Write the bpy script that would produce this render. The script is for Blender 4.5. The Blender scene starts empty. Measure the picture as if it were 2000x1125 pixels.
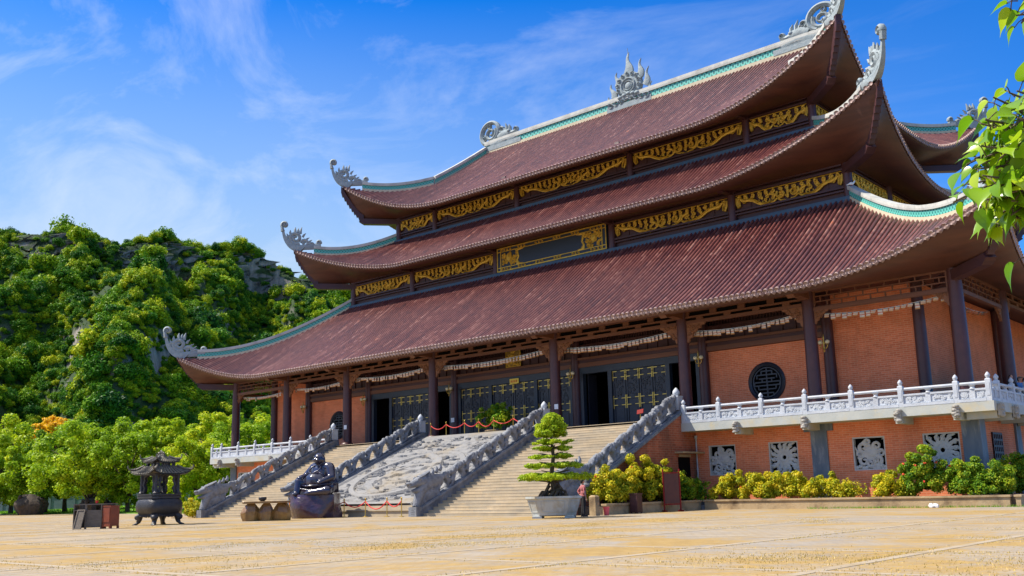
import bpy, bmesh, math, random
import numpy as np
from mathutils import Matrix, Vector

SC = bpy.context.scene
COL = SC.collection
R = math.radians
rnd = random.Random(7)
NR = np.random.default_rng(11)

# ------------------------------------------------------------------ camera
cam_d = bpy.data.cameras.new('camera')
cam = bpy.data.objects.new('camera', cam_d)
COL.objects.link(cam)
_r = Vector((0.74905, 0.66206, -0.02472)); _u = Vector((0.14172, -0.12367, 0.98215)); _f = Vector((-0.64718, 0.73918, 0.18646))
CAMP = Vector((46.10, -50.23, 1.106))
m = Matrix.Identity(4)
for i in range(3):
    m[i][0] = _r[i]; m[i][1] = _u[i]; m[i][2] = -_f[i]; m[i][3] = CAMP[i]
cam.matrix_world = m
cam_d.sensor_width = 36; cam_d.sensor_fit = 'HORIZONTAL'
cam_d.lens = 36 * 1921.9 / 2000
cam_d.shift_y = 36.8 / 2000
cam_d.clip_start = 0.1; cam_d.clip_end = 6000
SC.camera = cam

# ------------------------------------------------------------------ sky, sun, exposure
SUN = Vector((-0.62, -0.45, 1.0)).normalized()
EL = math.asin(SUN.z); AZ = math.atan2(SUN.x, SUN.y)
W = bpy.data.worlds.new('World'); SC.world = W; W.use_nodes = True
nt = W.node_tree; nt.nodes.clear()
def wn(t, **k):
    n = nt.nodes.new(t)
    for a, b in k.items(): setattr(n, a, b)
    return n
sky = wn('ShaderNodeTexSky', sky_type='NISHITA', sun_disc=False, sun_elevation=EL, sun_rotation=AZ, air_density=1.0, dust_density=0.4, ozone_density=2.2)
hsv = wn('ShaderNodeMix', data_type='RGBA', blend_type='MULTIPLY'); hsv.inputs['Factor'].default_value = 1.0; hsv.inputs['B'].default_value = (0.01, 0.375, 0.86, 1)
tc = wn('ShaderNodeTexCoord')
mp = wn('ShaderNodeMapping'); mp.inputs['Rotation'].default_value = (0.5, 0.35, 0.9); mp.inputs['Scale'].default_value = (0.9, 5.6, 8.0); mp.inputs['Location'].default_value = (0.9, 0.35, 1.3)
nz = wn('ShaderNodeTexNoise'); nz.inputs['Scale'].default_value = 1.15; nz.inputs['Detail'].default_value = 9; nz.inputs['Roughness'].default_value = 0.62; nz.inputs['Distortion'].default_value = 0.7
mp2 = wn('ShaderNodeMapping'); mp2.inputs['Location'].default_value = (3.1, 1.7, 0.4)
nz2 = wn('ShaderNodeTexNoise'); nz2.inputs['Scale'].default_value = 1.6; nz2.inputs['Detail'].default_value = 3
rp = wn('ShaderNodeValToRGB'); rp.color_ramp.elements[0].position = 0.47; rp.color_ramp.elements[1].position = 0.72
rp2 = wn('ShaderNodeValToRGB'); rp2.color_ramp.elements[0].position = 0.32; rp2.color_ramp.elements[1].position = 0.52
sp = wn('ShaderNodeSeparateXYZ')
hz = wn('ShaderNodeMapRange'); hz.inputs[1].default_value = 0.22; hz.inputs[2].default_value = 0.475; hz.inputs[3].default_value = 1.0; hz.inputs[4].default_value = 0.0
mul = wn('ShaderNodeMath', operation='MULTIPLY')
mul2 = wn('ShaderNodeMath', operation='MULTIPLY'); mul2.inputs[1].default_value = 0.40
mix = wn('ShaderNodeMix', data_type='RGBA'); mixh = wn('ShaderNodeMix', data_type='RGBA')
bg = wn('ShaderNodeBackground'); out = wn('ShaderNodeOutputWorld')
bg.inputs['Strength'].default_value = 0.15
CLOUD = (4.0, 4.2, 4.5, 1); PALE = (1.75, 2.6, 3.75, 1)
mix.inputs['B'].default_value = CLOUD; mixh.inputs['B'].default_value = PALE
L = nt.links.new
L(sky.outputs[0], hsv.inputs['A']); L(tc.outputs['Generated'], mp.inputs[0]); L(mp.outputs[0], nz.inputs['Vector'])
L(tc.outputs['Generated'], mp2.inputs[0]); L(mp2.outputs[0], nz2.inputs['Vector'])
L(nz.outputs[0], rp.inputs[0]); L(nz2.outputs[0], rp2.inputs[0]); L(rp.outputs[0], mul.inputs[0]); L(rp2.outputs[0], mul.inputs[1]); az0 = wn('ShaderNodeMath', operation='MULTIPLY'); L(mul.outputs[0], az0.inputs[0]); L(az0.outputs[0], mul2.inputs[0])
L(tc.outputs['Generated'], sp.inputs[0]); L(sp.outputs['Z'], hz.inputs[0])
L(hsv.outputs['Result'], mixh.inputs['A']); # paler towards the sun's side of the sky
dt = wn('ShaderNodeVectorMath', operation='DOT_PRODUCT'); dt.inputs[1].default_value = (-0.78, -0.62, 0.0); L(tc.outputs['Generated'], dt.inputs[0])
az = wn('ShaderNodeMapRange'); az.inputs[1].default_value = -0.45; az.inputs[2].default_value = 0.25; az.inputs[3].default_value = 0.12; az.inputs[4].default_value = 1.0; L(dt.outputs['Value'], az.inputs[0]); L(az.outputs[0], az0.inputs[1])
hm = wn('ShaderNodeMath', operation='MULTIPLY'); L(hz.outputs[0], hm.inputs[0]); L(az.outputs[0], hm.inputs[1]); L(hm.outputs[0], mixh.inputs['Factor'])
L(mixh.outputs['Result'], mix.inputs['A']); 
# bright cloud layer added overhead, out of view, as neutral fill for shaded surfaces
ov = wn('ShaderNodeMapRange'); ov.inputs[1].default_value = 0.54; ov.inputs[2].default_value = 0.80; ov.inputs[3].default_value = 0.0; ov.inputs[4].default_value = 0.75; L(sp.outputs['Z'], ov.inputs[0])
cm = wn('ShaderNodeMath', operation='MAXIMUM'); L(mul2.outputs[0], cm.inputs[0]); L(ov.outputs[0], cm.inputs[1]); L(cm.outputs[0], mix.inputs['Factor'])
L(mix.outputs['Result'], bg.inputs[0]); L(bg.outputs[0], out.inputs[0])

sun_d = bpy.data.lights.new('sun', 'SUN'); sun_d.energy = 4.6; sun_d.angle = R(0.5); sun_d.color = (1.0, 0.91, 0.77)
sun = bpy.data.objects.new('sun', sun_d); COL.objects.link(sun)
sun.rotation_euler = SUN.to_track_quat('Z', 'Y').to_euler()
vs = SC.view_settings
vs.view_transform = 'Standard'; vs.look = 'None'; vs.gamma = 1; vs.use_curve_mapping = False
vs.exposure = 0.75
SC.cycles.max_bounces = 8; SC.cycles.diffuse_bounces = 6; SC.cycles.transparent_max_bounces = 8
SC.cycles.use_denoising = True

# ------------------------------------------------------------------ materials
def mk(name):
    m_ = bpy.data.materials.new(name); m_.use_nodes = True
    t = m_.node_tree
    return m_, t, t.nodes['Principled BSDF']
def nd(t, typ, **k):
    n = t.nodes.new(typ)
    for a, b in k.items():
        if a.startswith('_'): n.inputs[a[1:]].default_value = b
        else: setattr(n, a, b)
    return n
def c4(c): return (c[0], c[1], c[2], 1)
def ramp(t, stops):
    r_ = t.nodes.new('ShaderNodeValToRGB'); e = r_.color_ramp.elements
    e[0].position = stops[0][0]; e[0].color = c4(stops[0][1]); e[1].position = stops[-1][0]; e[1].color = c4(stops[-1][1])
    for p_, c_ in stops[1:-1]:
        q = e.new(p_); q.color = c4(c_)
    return r_
def pbr(name, c1, c2=None, scale=1.5, rough=0.7, bump=0.0, bscale=12, metal=0.0, spec=0.5, stain=None, sscale=0.5, stretch=None, detail=6, coat=0):
    m_, t, b = mk(name)
    b.inputs['Roughness'].default_value = rough; b.inputs['Metallic'].default_value = metal; b.inputs['Specular IOR Level'].default_value = spec
    if coat: b.inputs['Coat Weight'].default_value = coat; b.inputs['Coat Roughness'].default_value = 0.08
    co = nd(t, 'ShaderNodeTexCoord'); src = co.outputs['Object']
    if stretch:
        mp_ = nd(t, 'ShaderNodeMapping'); mp_.inputs['Scale'].default_value = stretch; t.links.new(src, mp_.inputs[0]); src = mp_.outputs[0]
    if c2:
        n = nd(t, 'ShaderNodeTexNoise', _Scale=scale, _Detail=detail, _Roughness=0.6); t.links.new(src, n.inputs['Vector'])
        r_ = ramp(t, [(0.3, c1), (0.7, c2)]); t.links.new(n.outputs[0], r_.inputs[0]); o = r_.outputs[0]
        if stain:
            n2 = nd(t, 'ShaderNodeTexNoise', _Scale=sscale, _Detail=8, _Roughness=0.65); t.links.new(src, n2.inputs['Vector'])
            r2 = ramp(t, [(0.5, (0, 0, 0)), (0.72, (1, 1, 1))]); t.links.new(n2.outputs[0], r2.inputs[0])
            mx = nd(t, 'ShaderNodeMix', data_type='RGBA'); mx.inputs['B'].default_value = c4(stain)
            t.links.new(r2.outputs[0], mx.inputs['Factor']); t.links.new(o, mx.inputs['A']); o = mx.outputs['Result']
        t.links.new(o, b.inputs['Base Color'])
    else: b.inputs['Base Color'].default_value = c4(c1)
    if bump:
        n3 = nd(t, 'ShaderNodeTexNoise', _Scale=bscale, _Detail=5); t.links.new(src, n3.inputs['Vector'])
        bp = nd(t, 'ShaderNodeBump', _Strength=bump, _Distance=0.05); t.links.new(n3.outputs[0], bp.inputs['Height']); t.links.new(bp.outputs[0], b.inputs['Normal'])
    return m_
def emit(name, c, s):
    m_, t, b = mk(name); b.inputs['Base Color'].default_value = c4(c); b.inputs['Emission Color'].default_value = c4(c); b.inputs['Emission Strength'].default_value = s
    return m_
def wallco(t):
    """(along, up) coordinates on any vertical wall, in metres"""
    co = nd(t, 'ShaderNodeTexCoord'); ge = nd(t, 'ShaderNodeNewGeometry')
    s = nd(t, 'ShaderNodeSeparateXYZ'); n = nd(t, 'ShaderNodeSeparateXYZ')
    t.links.new(co.outputs['Object'], s.inputs[0]); t.links.new(ge.outputs['True Normal'], n.inputs[0])
    ab = nd(t, 'ShaderNodeMath', operation='ABSOLUTE'); t.links.new(n.outputs[0], ab.inputs[0])
    gt = nd(t, 'ShaderNodeMath', operation='GREATER_THAN'); gt.inputs[1].default_value = 0.6; t.links.new(ab.outputs[0], gt.inputs[0])
    mx = nd(t, 'ShaderNodeMix'); t.links.new(gt.outputs[0], mx.inputs['Factor']); t.links.new(s.outputs[0], mx.inputs['A']); t.links.new(s.outputs[1], mx.inputs['B'])
    cb = nd(t, 'ShaderNodeCombineXYZ'); t.links.new(mx.outputs['Result'], cb.inputs[0]); t.links.new(s.outputs[2], cb.inputs[1])
    return cb.outputs[0], co.outputs['Object']
def brickmat(name, c1, c2, cm, bw, bh, mortar, stain=None, sscale=0.35, rough=0.85, bump=0.4, samt=0.8, lo=0.5, hi=0.75):
    m_, t, b = mk(name); v, ob = wallco(t)
    br = nd(t, 'ShaderNodeTexBrick', _Scale=1.0); br.inputs['Brick Width'].default_value = bw; br.inputs['Row Height'].default_value = bh
    br.inputs['Mortar Size'].default_value = mortar; br.inputs['Color1'].default_value = c4(c1); br.inputs['Color2'].default_value = c4(c2); br.inputs['Mortar'].default_value = c4(cm); br.inputs['Bias'].default_value = 0.0
    t.links.new(v, br.inputs['Vector']); o = br.outputs['Color']
    n0 = nd(t, 'ShaderNodeTexNoise', _Scale=0.9, _Detail=7, _Roughness=0.65); t.links.new(ob, n0.inputs['Vector'])
    hs = nd(t, 'ShaderNodeHueSaturation'); mr = nd(t, 'ShaderNodeMapRange'); mr.inputs[3].default_value = 0.62; mr.inputs[4].default_value = 1.38
    t.links.new(n0.outputs[0], mr.inputs[0]); t.links.new(mr.outputs[0], hs.inputs['Value']); t.links.new(o, hs.inputs['Color']); o = hs.outputs[0]
    if stain:
        mp_ = nd(t, 'ShaderNodeMapping'); mp_.inputs['Scale'].default_value = (1, 1, 0.35); t.links.new(ob, mp_.inputs[0])
        n2 = nd(t, 'ShaderNodeTexNoise', _Scale=sscale, _Detail=9, _Roughness=0.7); t.links.new(mp_.outputs[0], n2.inputs['Vector'])
        r2 = ramp(t, [(lo, (0, 0, 0)), (hi, (samt, samt, samt))]); t.links.new(n2.outputs[0], r2.inputs[0])
        mx = nd(t, 'ShaderNodeMix', data_type='RGBA'); mx.inputs['B'].default_value = c4(stain)
        t.links.new(r2.outputs[0], mx.inputs['Factor']); t.links.new(o, mx.inputs['A']); o = mx.outputs['Result']
    t.links.new(o, b.inputs['Base Color']); b.inputs['Roughness'].default_value = rough; b.inputs['Specular IOR Level'].default_value = 0.25
    bp = nd(t, 'ShaderNodeBump', _Strength=bump, _Distance=0.01); t.links.new(br.outputs['Fac'], bp.inputs['Height']); bp.invert = True; t.links.new(bp.outputs[0], b.inputs['Normal'])
    return m_
def leafmat(name, stops, rough=0.5, trans=0.3, spec=0.35, obj_rand=0.0):
    """colour from the per-leaf attribute 'rnd'"""
    m_, t, b = mk(name)
    at = nd(t, 'ShaderNodeAttribute', attribute_name='rnd'); fac = at.outputs['Fac']
    if obj_rand:
        oi = nd(t, 'ShaderNodeObjectInfo'); a1 = nd(t, 'ShaderNodeMath', operation='MULTIPLY_ADD'); a1.inputs[1].default_value = obj_rand; a1.inputs[2].default_value = -obj_rand * 0.5
        t.links.new(oi.outputs['Random'], a1.inputs[0]); a2 = nd(t, 'ShaderNodeMath', operation='MULTIPLY_ADD'); a2.inputs[1].default_value = 1 - obj_rand * 0.6
        t.links.new(fac, a2.inputs[0]); ad = nd(t, 'ShaderNodeMath', operation='ADD'); ad.inputs[1].default_value = 0.3 * obj_rand; t.links.new(a1.outputs[0], ad.inputs[0]); t.links.new(ad.outputs[0], a2.inputs[2]); fac = a2.outputs[0]
    r_ = ramp(t, stops); t.links.new(fac, r_.inputs[0]); t.links.new(r_.outputs[0], b.inputs['Base Color'])
    b.inputs['Roughness'].default_value = rough; b.inputs['Specular IOR Level'].default_value = spec
    tr = nd(t, 'ShaderNodeBsdfTranslucent'); t.links.new(r_.outputs[0], tr.inputs[0])
    mx = nd(t, 'ShaderNodeMixShader'); mx.inputs[0].default_value = trans
    o = t.nodes['Material Output']; t.links.new(b.outputs[0], mx.inputs[1]); t.links.new(tr.outputs[0], mx.inputs[2]); t.links.new(mx.outputs[0], o.inputs[0])
    return m_

M = {}
M['brick'] = brickmat('red brick', (0.80, 0.235, 0.105), (0.68, 0.175, 0.075), (0.74, 0.34, 0.20), 0.36, 0.11, 0.013, stain=(0.30, 0.10, 0.06), sscale=0.30, bump=0.0, samt=0.55)
M['brick_old'] = brickmat('stained brick', (0.48, 0.13, 0.06), (0.34, 0.085, 0.04), (0.40, 0.20, 0.12), 0.42, 0.13, 0.016, bump=0.0, stain=(0.045, 0.036, 0.030), sscale=0.6, lo=0.43, hi=0.66)
M['steps'] = brickmat('step stone', (0.45, 0.375, 0.26), (0.38, 0.335, 0.255), (0.52, 0.40, 0.25), 1.35, 0.16548, 0.005, stain=(0.22, 0.21, 0.20), sscale=0.5, rough=0.8, bump=0.2, samt=0.55)
M['wood'] = pbr('dark wood', (0.042, 0.013, 0.016), (0.070, 0.022, 0.022), 1.2, 0.5, 0.1, 9, stretch=(0.4, 0.4, 4))
M['wood_lt'] = pbr('brown wood', (0.12, 0.042, 0.020), (0.17, 0.064, 0.031), 1.0, 0.55, 0.12, 8, stretch=(0.25, 2, 3))
M['soffit'] = pbr('soffit boards', (0.065, 0.020, 0.012), (0.12, 0.040, 0.021), 0.8, 0.55, 0.05, 8, stain=(0.05, 0.018, 0.012), sscale=0.5, stretch=(0.3, 0.5, 4))
M['column'] = pbr('painted column', (0.060, 0.021, 0.025), (0.090, 0.031, 0.032), 2.0, 0.42, 0.05, 6)
M['wood_carve'] = pbr('carved wood', (0.26, 0.11, 0.05), (0.17, 0.065, 0.03), 6, 0.6, 0.6, 14)
M['navy'] = pbr('door lacquer', (0.018, 0.020, 0.030), (0.028, 0.030, 0.044), 3, 0.4)
M['navy_frame'] = pbr('door frame lacquer', (0.020, 0.028, 0.044), (0.030, 0.040, 0.060), 2, 0.45)
M['gold'] = pbr('gold leaf', (0.78, 0.50, 0.07), (0.50, 0.30, 0.03), 5, 0.42, 0.5, 18, metal=0.35)
M['gold_dk'] = pbr('dim gold', (0.42, 0.27, 0.06), (0.20, 0.12, 0.03), 7, 0.5, 0.6, 20, metal=0.3)
M['brass'] = pbr('brass', (0.60, 0.40, 0.09), None, rough=0.3, metal=0.7)
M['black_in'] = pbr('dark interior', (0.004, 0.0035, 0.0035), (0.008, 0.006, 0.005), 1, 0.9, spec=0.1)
M['plaque'] = pbr('plaque board', (0.020, 0.036, 0.068), None, rough=0.6)
M['stone_w'] = pbr('white stone', (0.42, 0.46, 0.52), (0.55, 0.585, 0.63), 2.5, 0.7, 0.3, 25, stain=(0.38, 0.40, 0.43), sscale=1.2)
M['stone_carve'] = pbr('carved white stone', (0.42, 0.46, 0.50), (0.58, 0.61, 0.65), 9, 0.75, 0.3, 22)
M['stone_g'] = pbr('grey stone', (0.13, 0.14, 0.16), (0.25, 0.26, 0.285), 2.2, 0.8, 0.9, 12, stain=(0.07, 0.075, 0.09), sscale=1.4)
M['stone_relief'] = pbr('relief stone', (0.185, 0.185, 0.19), (0.245, 0.242, 0.238), 1.8, 0.85, 0.3, 14, stain=(0.25, 0.205, 0.14), sscale=0.4)
M['stone_blue'] = pbr('blue grey stone', (0.085, 0.115, 0.155), (0.15, 0.175, 0.205), 1.4, 0.6, 0.2, 14, stain=(0.27, 0.28, 0.29), sscale=1.6, stretch=(2, 2, 0.5))
M['foot_ridge'] = pbr('wall foot mortar', (0.030, 0.075, 0.13), (0.05, 0.10, 0.155), 1.4, 0.6, 0.2, 10)
M['slab'] = pbr('balcony slab concrete', (0.36, 0.39, 0.37), (0.47, 0.48, 0.44), 1.2, 0.8, 0.1, 14, stain=(0.50, 0.42, 0.25), sscale=0.8)
M['cement'] = pbr('weathered cement', (0.36, 0.25, 0.13), (0.44, 0.33, 0.19), 1.6, 0.9, 0.3, 12, stain=(0.12, 0.08, 0.045), sscale=0.9)
M['ridge_w'] = pbr('ridge cap', (0.42, 0.43, 0.41), (0.52, 0.52, 0.48), 2.0, 0.75, 0.3, 10, stain=(0.28, 0.28, 0.26), sscale=0.9)
M['ridge_cream'] = pbr('ridge mortar', (0.50, 0.43, 0.29), (0.58, 0.52, 0.39), 2.0, 0.8, 0.2, 10)
M['orn'] = pbr('ridge ornament', (0.20, 0.26, 0.295), (0.32, 0.37, 0.385), 3.0, 0.75, 0.5, 7, stain=(0.20, 0.225, 0.245), sscale=1.2)
M['corbel_st'] = pbr('weathered corbel', (0.26, 0.245, 0.22), (0.40, 0.38, 0.34), 6, 0.85, 0.6, 16)
M['lattice_st'] = pbr('lattice stone', (0.46, 0.45, 0.43), (0.58, 0.57, 0.54), 5, 0.85, 0.6, 16)
M['red_sign'] = pbr('red lacquer', (0.22, 0.018, 0.016), None, rough=0.75, spec=0.2)
M['red'] = pbr('red rope', (0.62, 0.02, 0.02), None, rough=0.6)
M['white'] = pbr('white paper', (0.78, 0.80, 0.82), None, rough=0.7)
M['globe'] = pbr('lamp globe', (0.80, 0.70, 0.45), None, rough=0.25)
M['yellow'] = pbr('yellow sign', (0.80, 0.58, 0.05), None, rough=0.4)
M['bark'] = pbr('bark', (0.07, 0.05, 0.035), (0.14, 0.105, 0.075), 5, 0.9, 0.8, 12, stretch=(2, 2, 0.5))
M['bronze'] = pbr('dark bronze', (0.030, 0.030, 0.034), (0.055, 0.052, 0.055), 5, 0.42, 0.5, 14, metal=0.35)
M['bronze_roof'] = pbr('bronze roof tiles', (0.10, 0.092, 0.075), (0.14, 0.125, 0.10), 6, 0.5, 0.4, 20, metal=0.2)
M['black_stone'] = pbr('polished dark stone', (0.016, 0.014, 0.028), (0.035, 0.03, 0.06), 2.5, 0.22, 0.1, 6, coat=0.6)
M['rock_pol'] = pbr('polished jasper', (0.022, 0.015, 0.022), (0.085, 0.026, 0.024), 2.6, 0.22, 0.9, 4, stain=(0.035, 0.032, 0.075), sscale=1.3, coat=0.5)
M['rock_tbl'] = pbr('petrified wood', (0.13, 0.06, 0.02), (0.32, 0.18, 0.05), 2.2, 0.35, 0.6, 5, coat=0.2)
M['maroon'] = pbr('maroon wood', (0.24, 0.052, 0.020), (0.15, 0.032, 0.014), 3, 0.45, 0.1, 12)
M['grey_wood'] = pbr('grey old wood', (0.10, 0.08, 0.06), (0.17, 0.14, 0.11), 3, 0.8, 0.3, 12, stretch=(1, 1, 6))
M['pot'] = pbr('glazed pot', (0.40, 0.42, 0.40), (0.48, 0.49, 0.46), 2.5, 0.6, 0.15, 12, stain=(0.36, 0.30, 0.2), sscale=1.5)
M['rust'] = pbr('rusty painted board', (0.075, 0.024, 0.017), (0.12, 0.036, 0.022), 3, 0.6, 0.2, 10)
M['bucket'] = pbr('pink bucket', (0.75, 0.10, 0.12), None, rough=0.5)
M['skin'] = pbr('skin', (0.45, 0.25, 0.17), None, rough=0.6)
M['hair'] = pbr('black hair', (0.012, 0.010, 0.010), None, rough=0.5)
M['black_cl'] = pbr('black cloth', (0.014, 0.014, 0.018), None, rough=0.85)
M['blue_cl'] = pbr('blue cloth', (0.06, 0.18, 0.42), None, rough=0.85)
M['limestone'] = pbr('karst rock', (0.03, 0.022, 0.016), (0.09, 0.065, 0.045), 2.5, 0.95, 1.0, 5)
M['fence'] = pbr('blue grey wall', (0.07, 0.11, 0.14), (0.11, 0.15, 0.18), 2, 0.8, 0.2, 8)

def tile_mat():
    m_, t, b = mk('roof tiles')
    uv = nd(t, 'ShaderNodeUVMap'); s = nd(t, 'ShaderNodeSeparateXYZ'); t.links.new(uv.outputs[0], s.inputs[0])
    f1 = nd(t, 'ShaderNodeMath', operation='FLOOR'); f2 = nd(t, 'ShaderNodeMath', operation='FLOOR'); fr = nd(t, 'ShaderNodeMath', operation='FRACT')
    t.links.new(s.outputs[0], f1.inputs[0]); t.links.new(s.outputs[1], f2.inputs[0]); t.links.new(s.outputs[1], fr.inputs[0])
    cb = nd(t, 'ShaderNodeCombineXYZ'); t.links.new(f1.outputs[0], cb.inputs[0]); t.links.new(f2.outputs[0], cb.inputs[1])
    w1 = nd(t, 'ShaderNodeTexWhiteNoise', noise_dimensions='2D'); t.links.new(cb.outputs[0], w1.inputs['Vector'])
    cb2 = nd(t, 'ShaderNodeCombineXYZ'); t.links.new(f1.outputs[0], cb2.inputs[0]); dv = nd(t, 'ShaderNodeMath', operation='MULTIPLY'); dv.inputs[1].default_value = 0.06; t.links.new(f2.outputs[0], dv.inputs[0]); t.links.new(dv.outputs[0], cb2.inputs[1])
    w2 = nd(t, 'ShaderNodeTexNoise', noise_dimensions='2D', _Scale=0.9, _Detail=2); t.links.new(cb2.outputs[0], w2.inputs['Vector'])
    co = nd(t, 'ShaderNodeTexCoord'); n3 = nd(t, 'ShaderNodeTexNoise', _Scale=0.35, _Detail=5); t.links.new(co.outputs['Object'], n3.inputs['Vector'])
    a = nd(t, 'ShaderNodeMath', operation='MULTIPLY_ADD'); a.inputs[1].default_value = 0.24; t.links.new(w1.outputs[0], a.inputs[0])
    a2 = nd(t, 'ShaderNodeMath', operation='MULTIPLY_ADD'); a2.inputs[1].default_value = 0.75; a2.inputs[2].default_value = -0.06; t.links.new(w2.outputs[0], a2.inputs[0]); 
    a3 = nd(t, 'ShaderNodeMath', operation='MULTIPLY_ADD'); a3.inputs[1].default_value = 0.25; t.links.new(n3.outputs[0], a3.inputs[0]); t.links.new(a2.outputs[0], a3.inputs[2]); t.links.new(a3.outputs[0], a.inputs[2])
    r_ = ramp(t, [(0.18, (0.055, 0.018, 0.026)), (0.45, (0.118, 0.032, 0.032)), (0.68, (0.185, 0.058, 0.048)), (0.84, (0.33, 0.155, 0.125)), (0.93, (0.58, 0.15, 0.045))])
    t.links.new(a.outputs[0], r_.inputs[0]); t.links.new(r_.outputs[0], b.inputs['Base Color'])
    b.inputs['Roughness'].default_value = 0.32; b.inputs['Specular IOR Level'].default_value = 0.7
    bp = nd(t, 'ShaderNodeBump', _Strength=0.9, _Distance=0.035); t.links.new(fr.outputs[0], bp.inputs['Height']); t.links.new(bp.outputs[0], b.inputs['Normal'])
    return m_
M['tiles'] = tile_mat()
M['pan'] = pbr('roof pans', (0.009, 0.005, 0.007), (0.020, 0.009, 0.010), 2, 0.6)
M['eave'] = pbr('eave end tiles', (0.24, 0.15, 0.14), (0.40, 0.29, 0.26), 5, 0.6, 0.3, 14, stain=(0.17, 0.075, 0.07), sscale=3)
def frieze_mat():
    m_, t, b = mk('teal frieze')
    uv = nd(t, 'ShaderNodeUVMap'); s = nd(t, 'ShaderNodeSeparateXYZ'); t.links.new(uv.outputs[0], s.inputs[0])
    fr = nd(t, 'ShaderNodeMath', operation='FRACT'); t.links.new(s.outputs[0], fr.inputs[0])
    cb = nd(t, 'ShaderNodeCombineXYZ'); t.links.new(fr.outputs[0], cb.inputs[0]); t.links.new(s.outputs[1], cb.inputs[1])
    ds = nd(t, 'ShaderNodeVectorMath', operation='DISTANCE'); ds.inputs[1].default_value = (0.5, 0.5, 0); t.links.new(cb.outputs[0], ds.inputs[0])
    r_ = ramp(t, [(0.0, (0.008, 0.13, 0.13)), (0.18, (0.008, 0.13, 0.13)), (0.24, (0.12, 0.50, 0.43)), (0.44, (0.12, 0.50, 0.43)), (0.50, (0.012, 0.16, 0.155))])
    t.links.new(ds.outputs['Value'], r_.inputs[0]); t.links.new(r_.outputs[0], b.inputs['Base Color']); b.inputs['Roughness'].default_value = 0.55
    return m_
M['frieze'] = frieze_mat()
def shirt_mat():
    m_, t, b = mk('striped shirt'); co = nd(t, 'ShaderNodeTexCoord'); w = nd(t, 'ShaderNodeTexWave', _Scale=7.0); t.links.new(co.outputs['Object'], w.inputs['Vector'])
    r_ = ramp(t, [(0.4, (0.30, 0.025, 0.045)), (0.7, (0.48, 0.24, 0.24))]); t.links.new(w.outputs[0], r_.inputs[0]); t.links.new(r_.outputs[0], b.inputs['Base Color']); b.inputs['Roughness'].default_value = 0.85
    return m_
M['shirt'] = shirt_mat()
M['lf_tree'] = leafmat('tree leaves', [(0.0, (0.09, 0.22, 0.008)), (0.45, (0.29, 0.46, 0.012)), (0.8, (0.54, 0.62, 0.016)), (1.0, (0.78, 0.76, 0.03))], trans=0.42, spec=0.2, obj_rand=0.35)
M['lf_orange'] = leafmat('orange leaves', [(0.0, (0.75, 0.40, 0.01)), (1.0, (0.98, 0.72, 0.03))], trans=0.35)
M['lf_hill'] = leafmat('forest leaves', [(0.0, (0.010, 0.070, 0.018)), (0.40, (0.070, 0.22, 0.012)), (0.74, (0.25, 0.39, 0.010)), (1.0, (0.54, 0.55, 0.016))], trans=0.25, spec=0.1, obj_rand=0.8)
M['lf_bonsai'] = leafmat('bonsai leaves', [(0.0, (0.13, 0.26, 0.01)), (0.6, (0.40, 0.52, 0.012)), (1.0, (0.62, 0.68, 0.03))], trans=0.3, spec=0.2)
M['lf_yellow'] = leafmat('yellow green leaves', [(0.0, (0.10, 0.20, 0.012)), (0.3, (0.34, 0.40, 0.015)), (0.7, (0.70, 0.58, 0.02)), (1.0, (0.85, 0.64, 0.04))], trans=0.35, spec=0.2)
M['lf_green'] = leafmat('shrub leaves', [(0.0, (0.04, 0.13, 0.012)), (0.4, (0.14, 0.30, 0.015)), (0.75, (0.38, 0.46, 0.02)), (1.0, (0.65, 0.58, 0.03))], trans=0.35, spec=0.2)
M['flower'] = pbr('red blossom', (0.80, 0.07, 0.015), None, rough=0.6)
M['grassblade'] = leafmat('dry grass', [(0.0, (0.36, 0.29, 0.06)), (0.5, (0.55, 0.39, 0.10)), (1.0, (0.70, 0.52, 0.16))], trans=0.2)
M['lawnblade'] = leafmat('lawn grass', [(0.0, (0.08, 0.22, 0.008)), (1.0, (0.24, 0.42, 0.015))], trans=0.3)
M['lf_fig'] = leafmat('fig leaves', [(0.0, (0.10, 0.27, 0.008)), (0.6, (0.24, 0.43, 0.010)), (1.0, (0.45, 0.58, 0.02))], rough=0.28, trans=0.45, spec=0.6)

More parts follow.
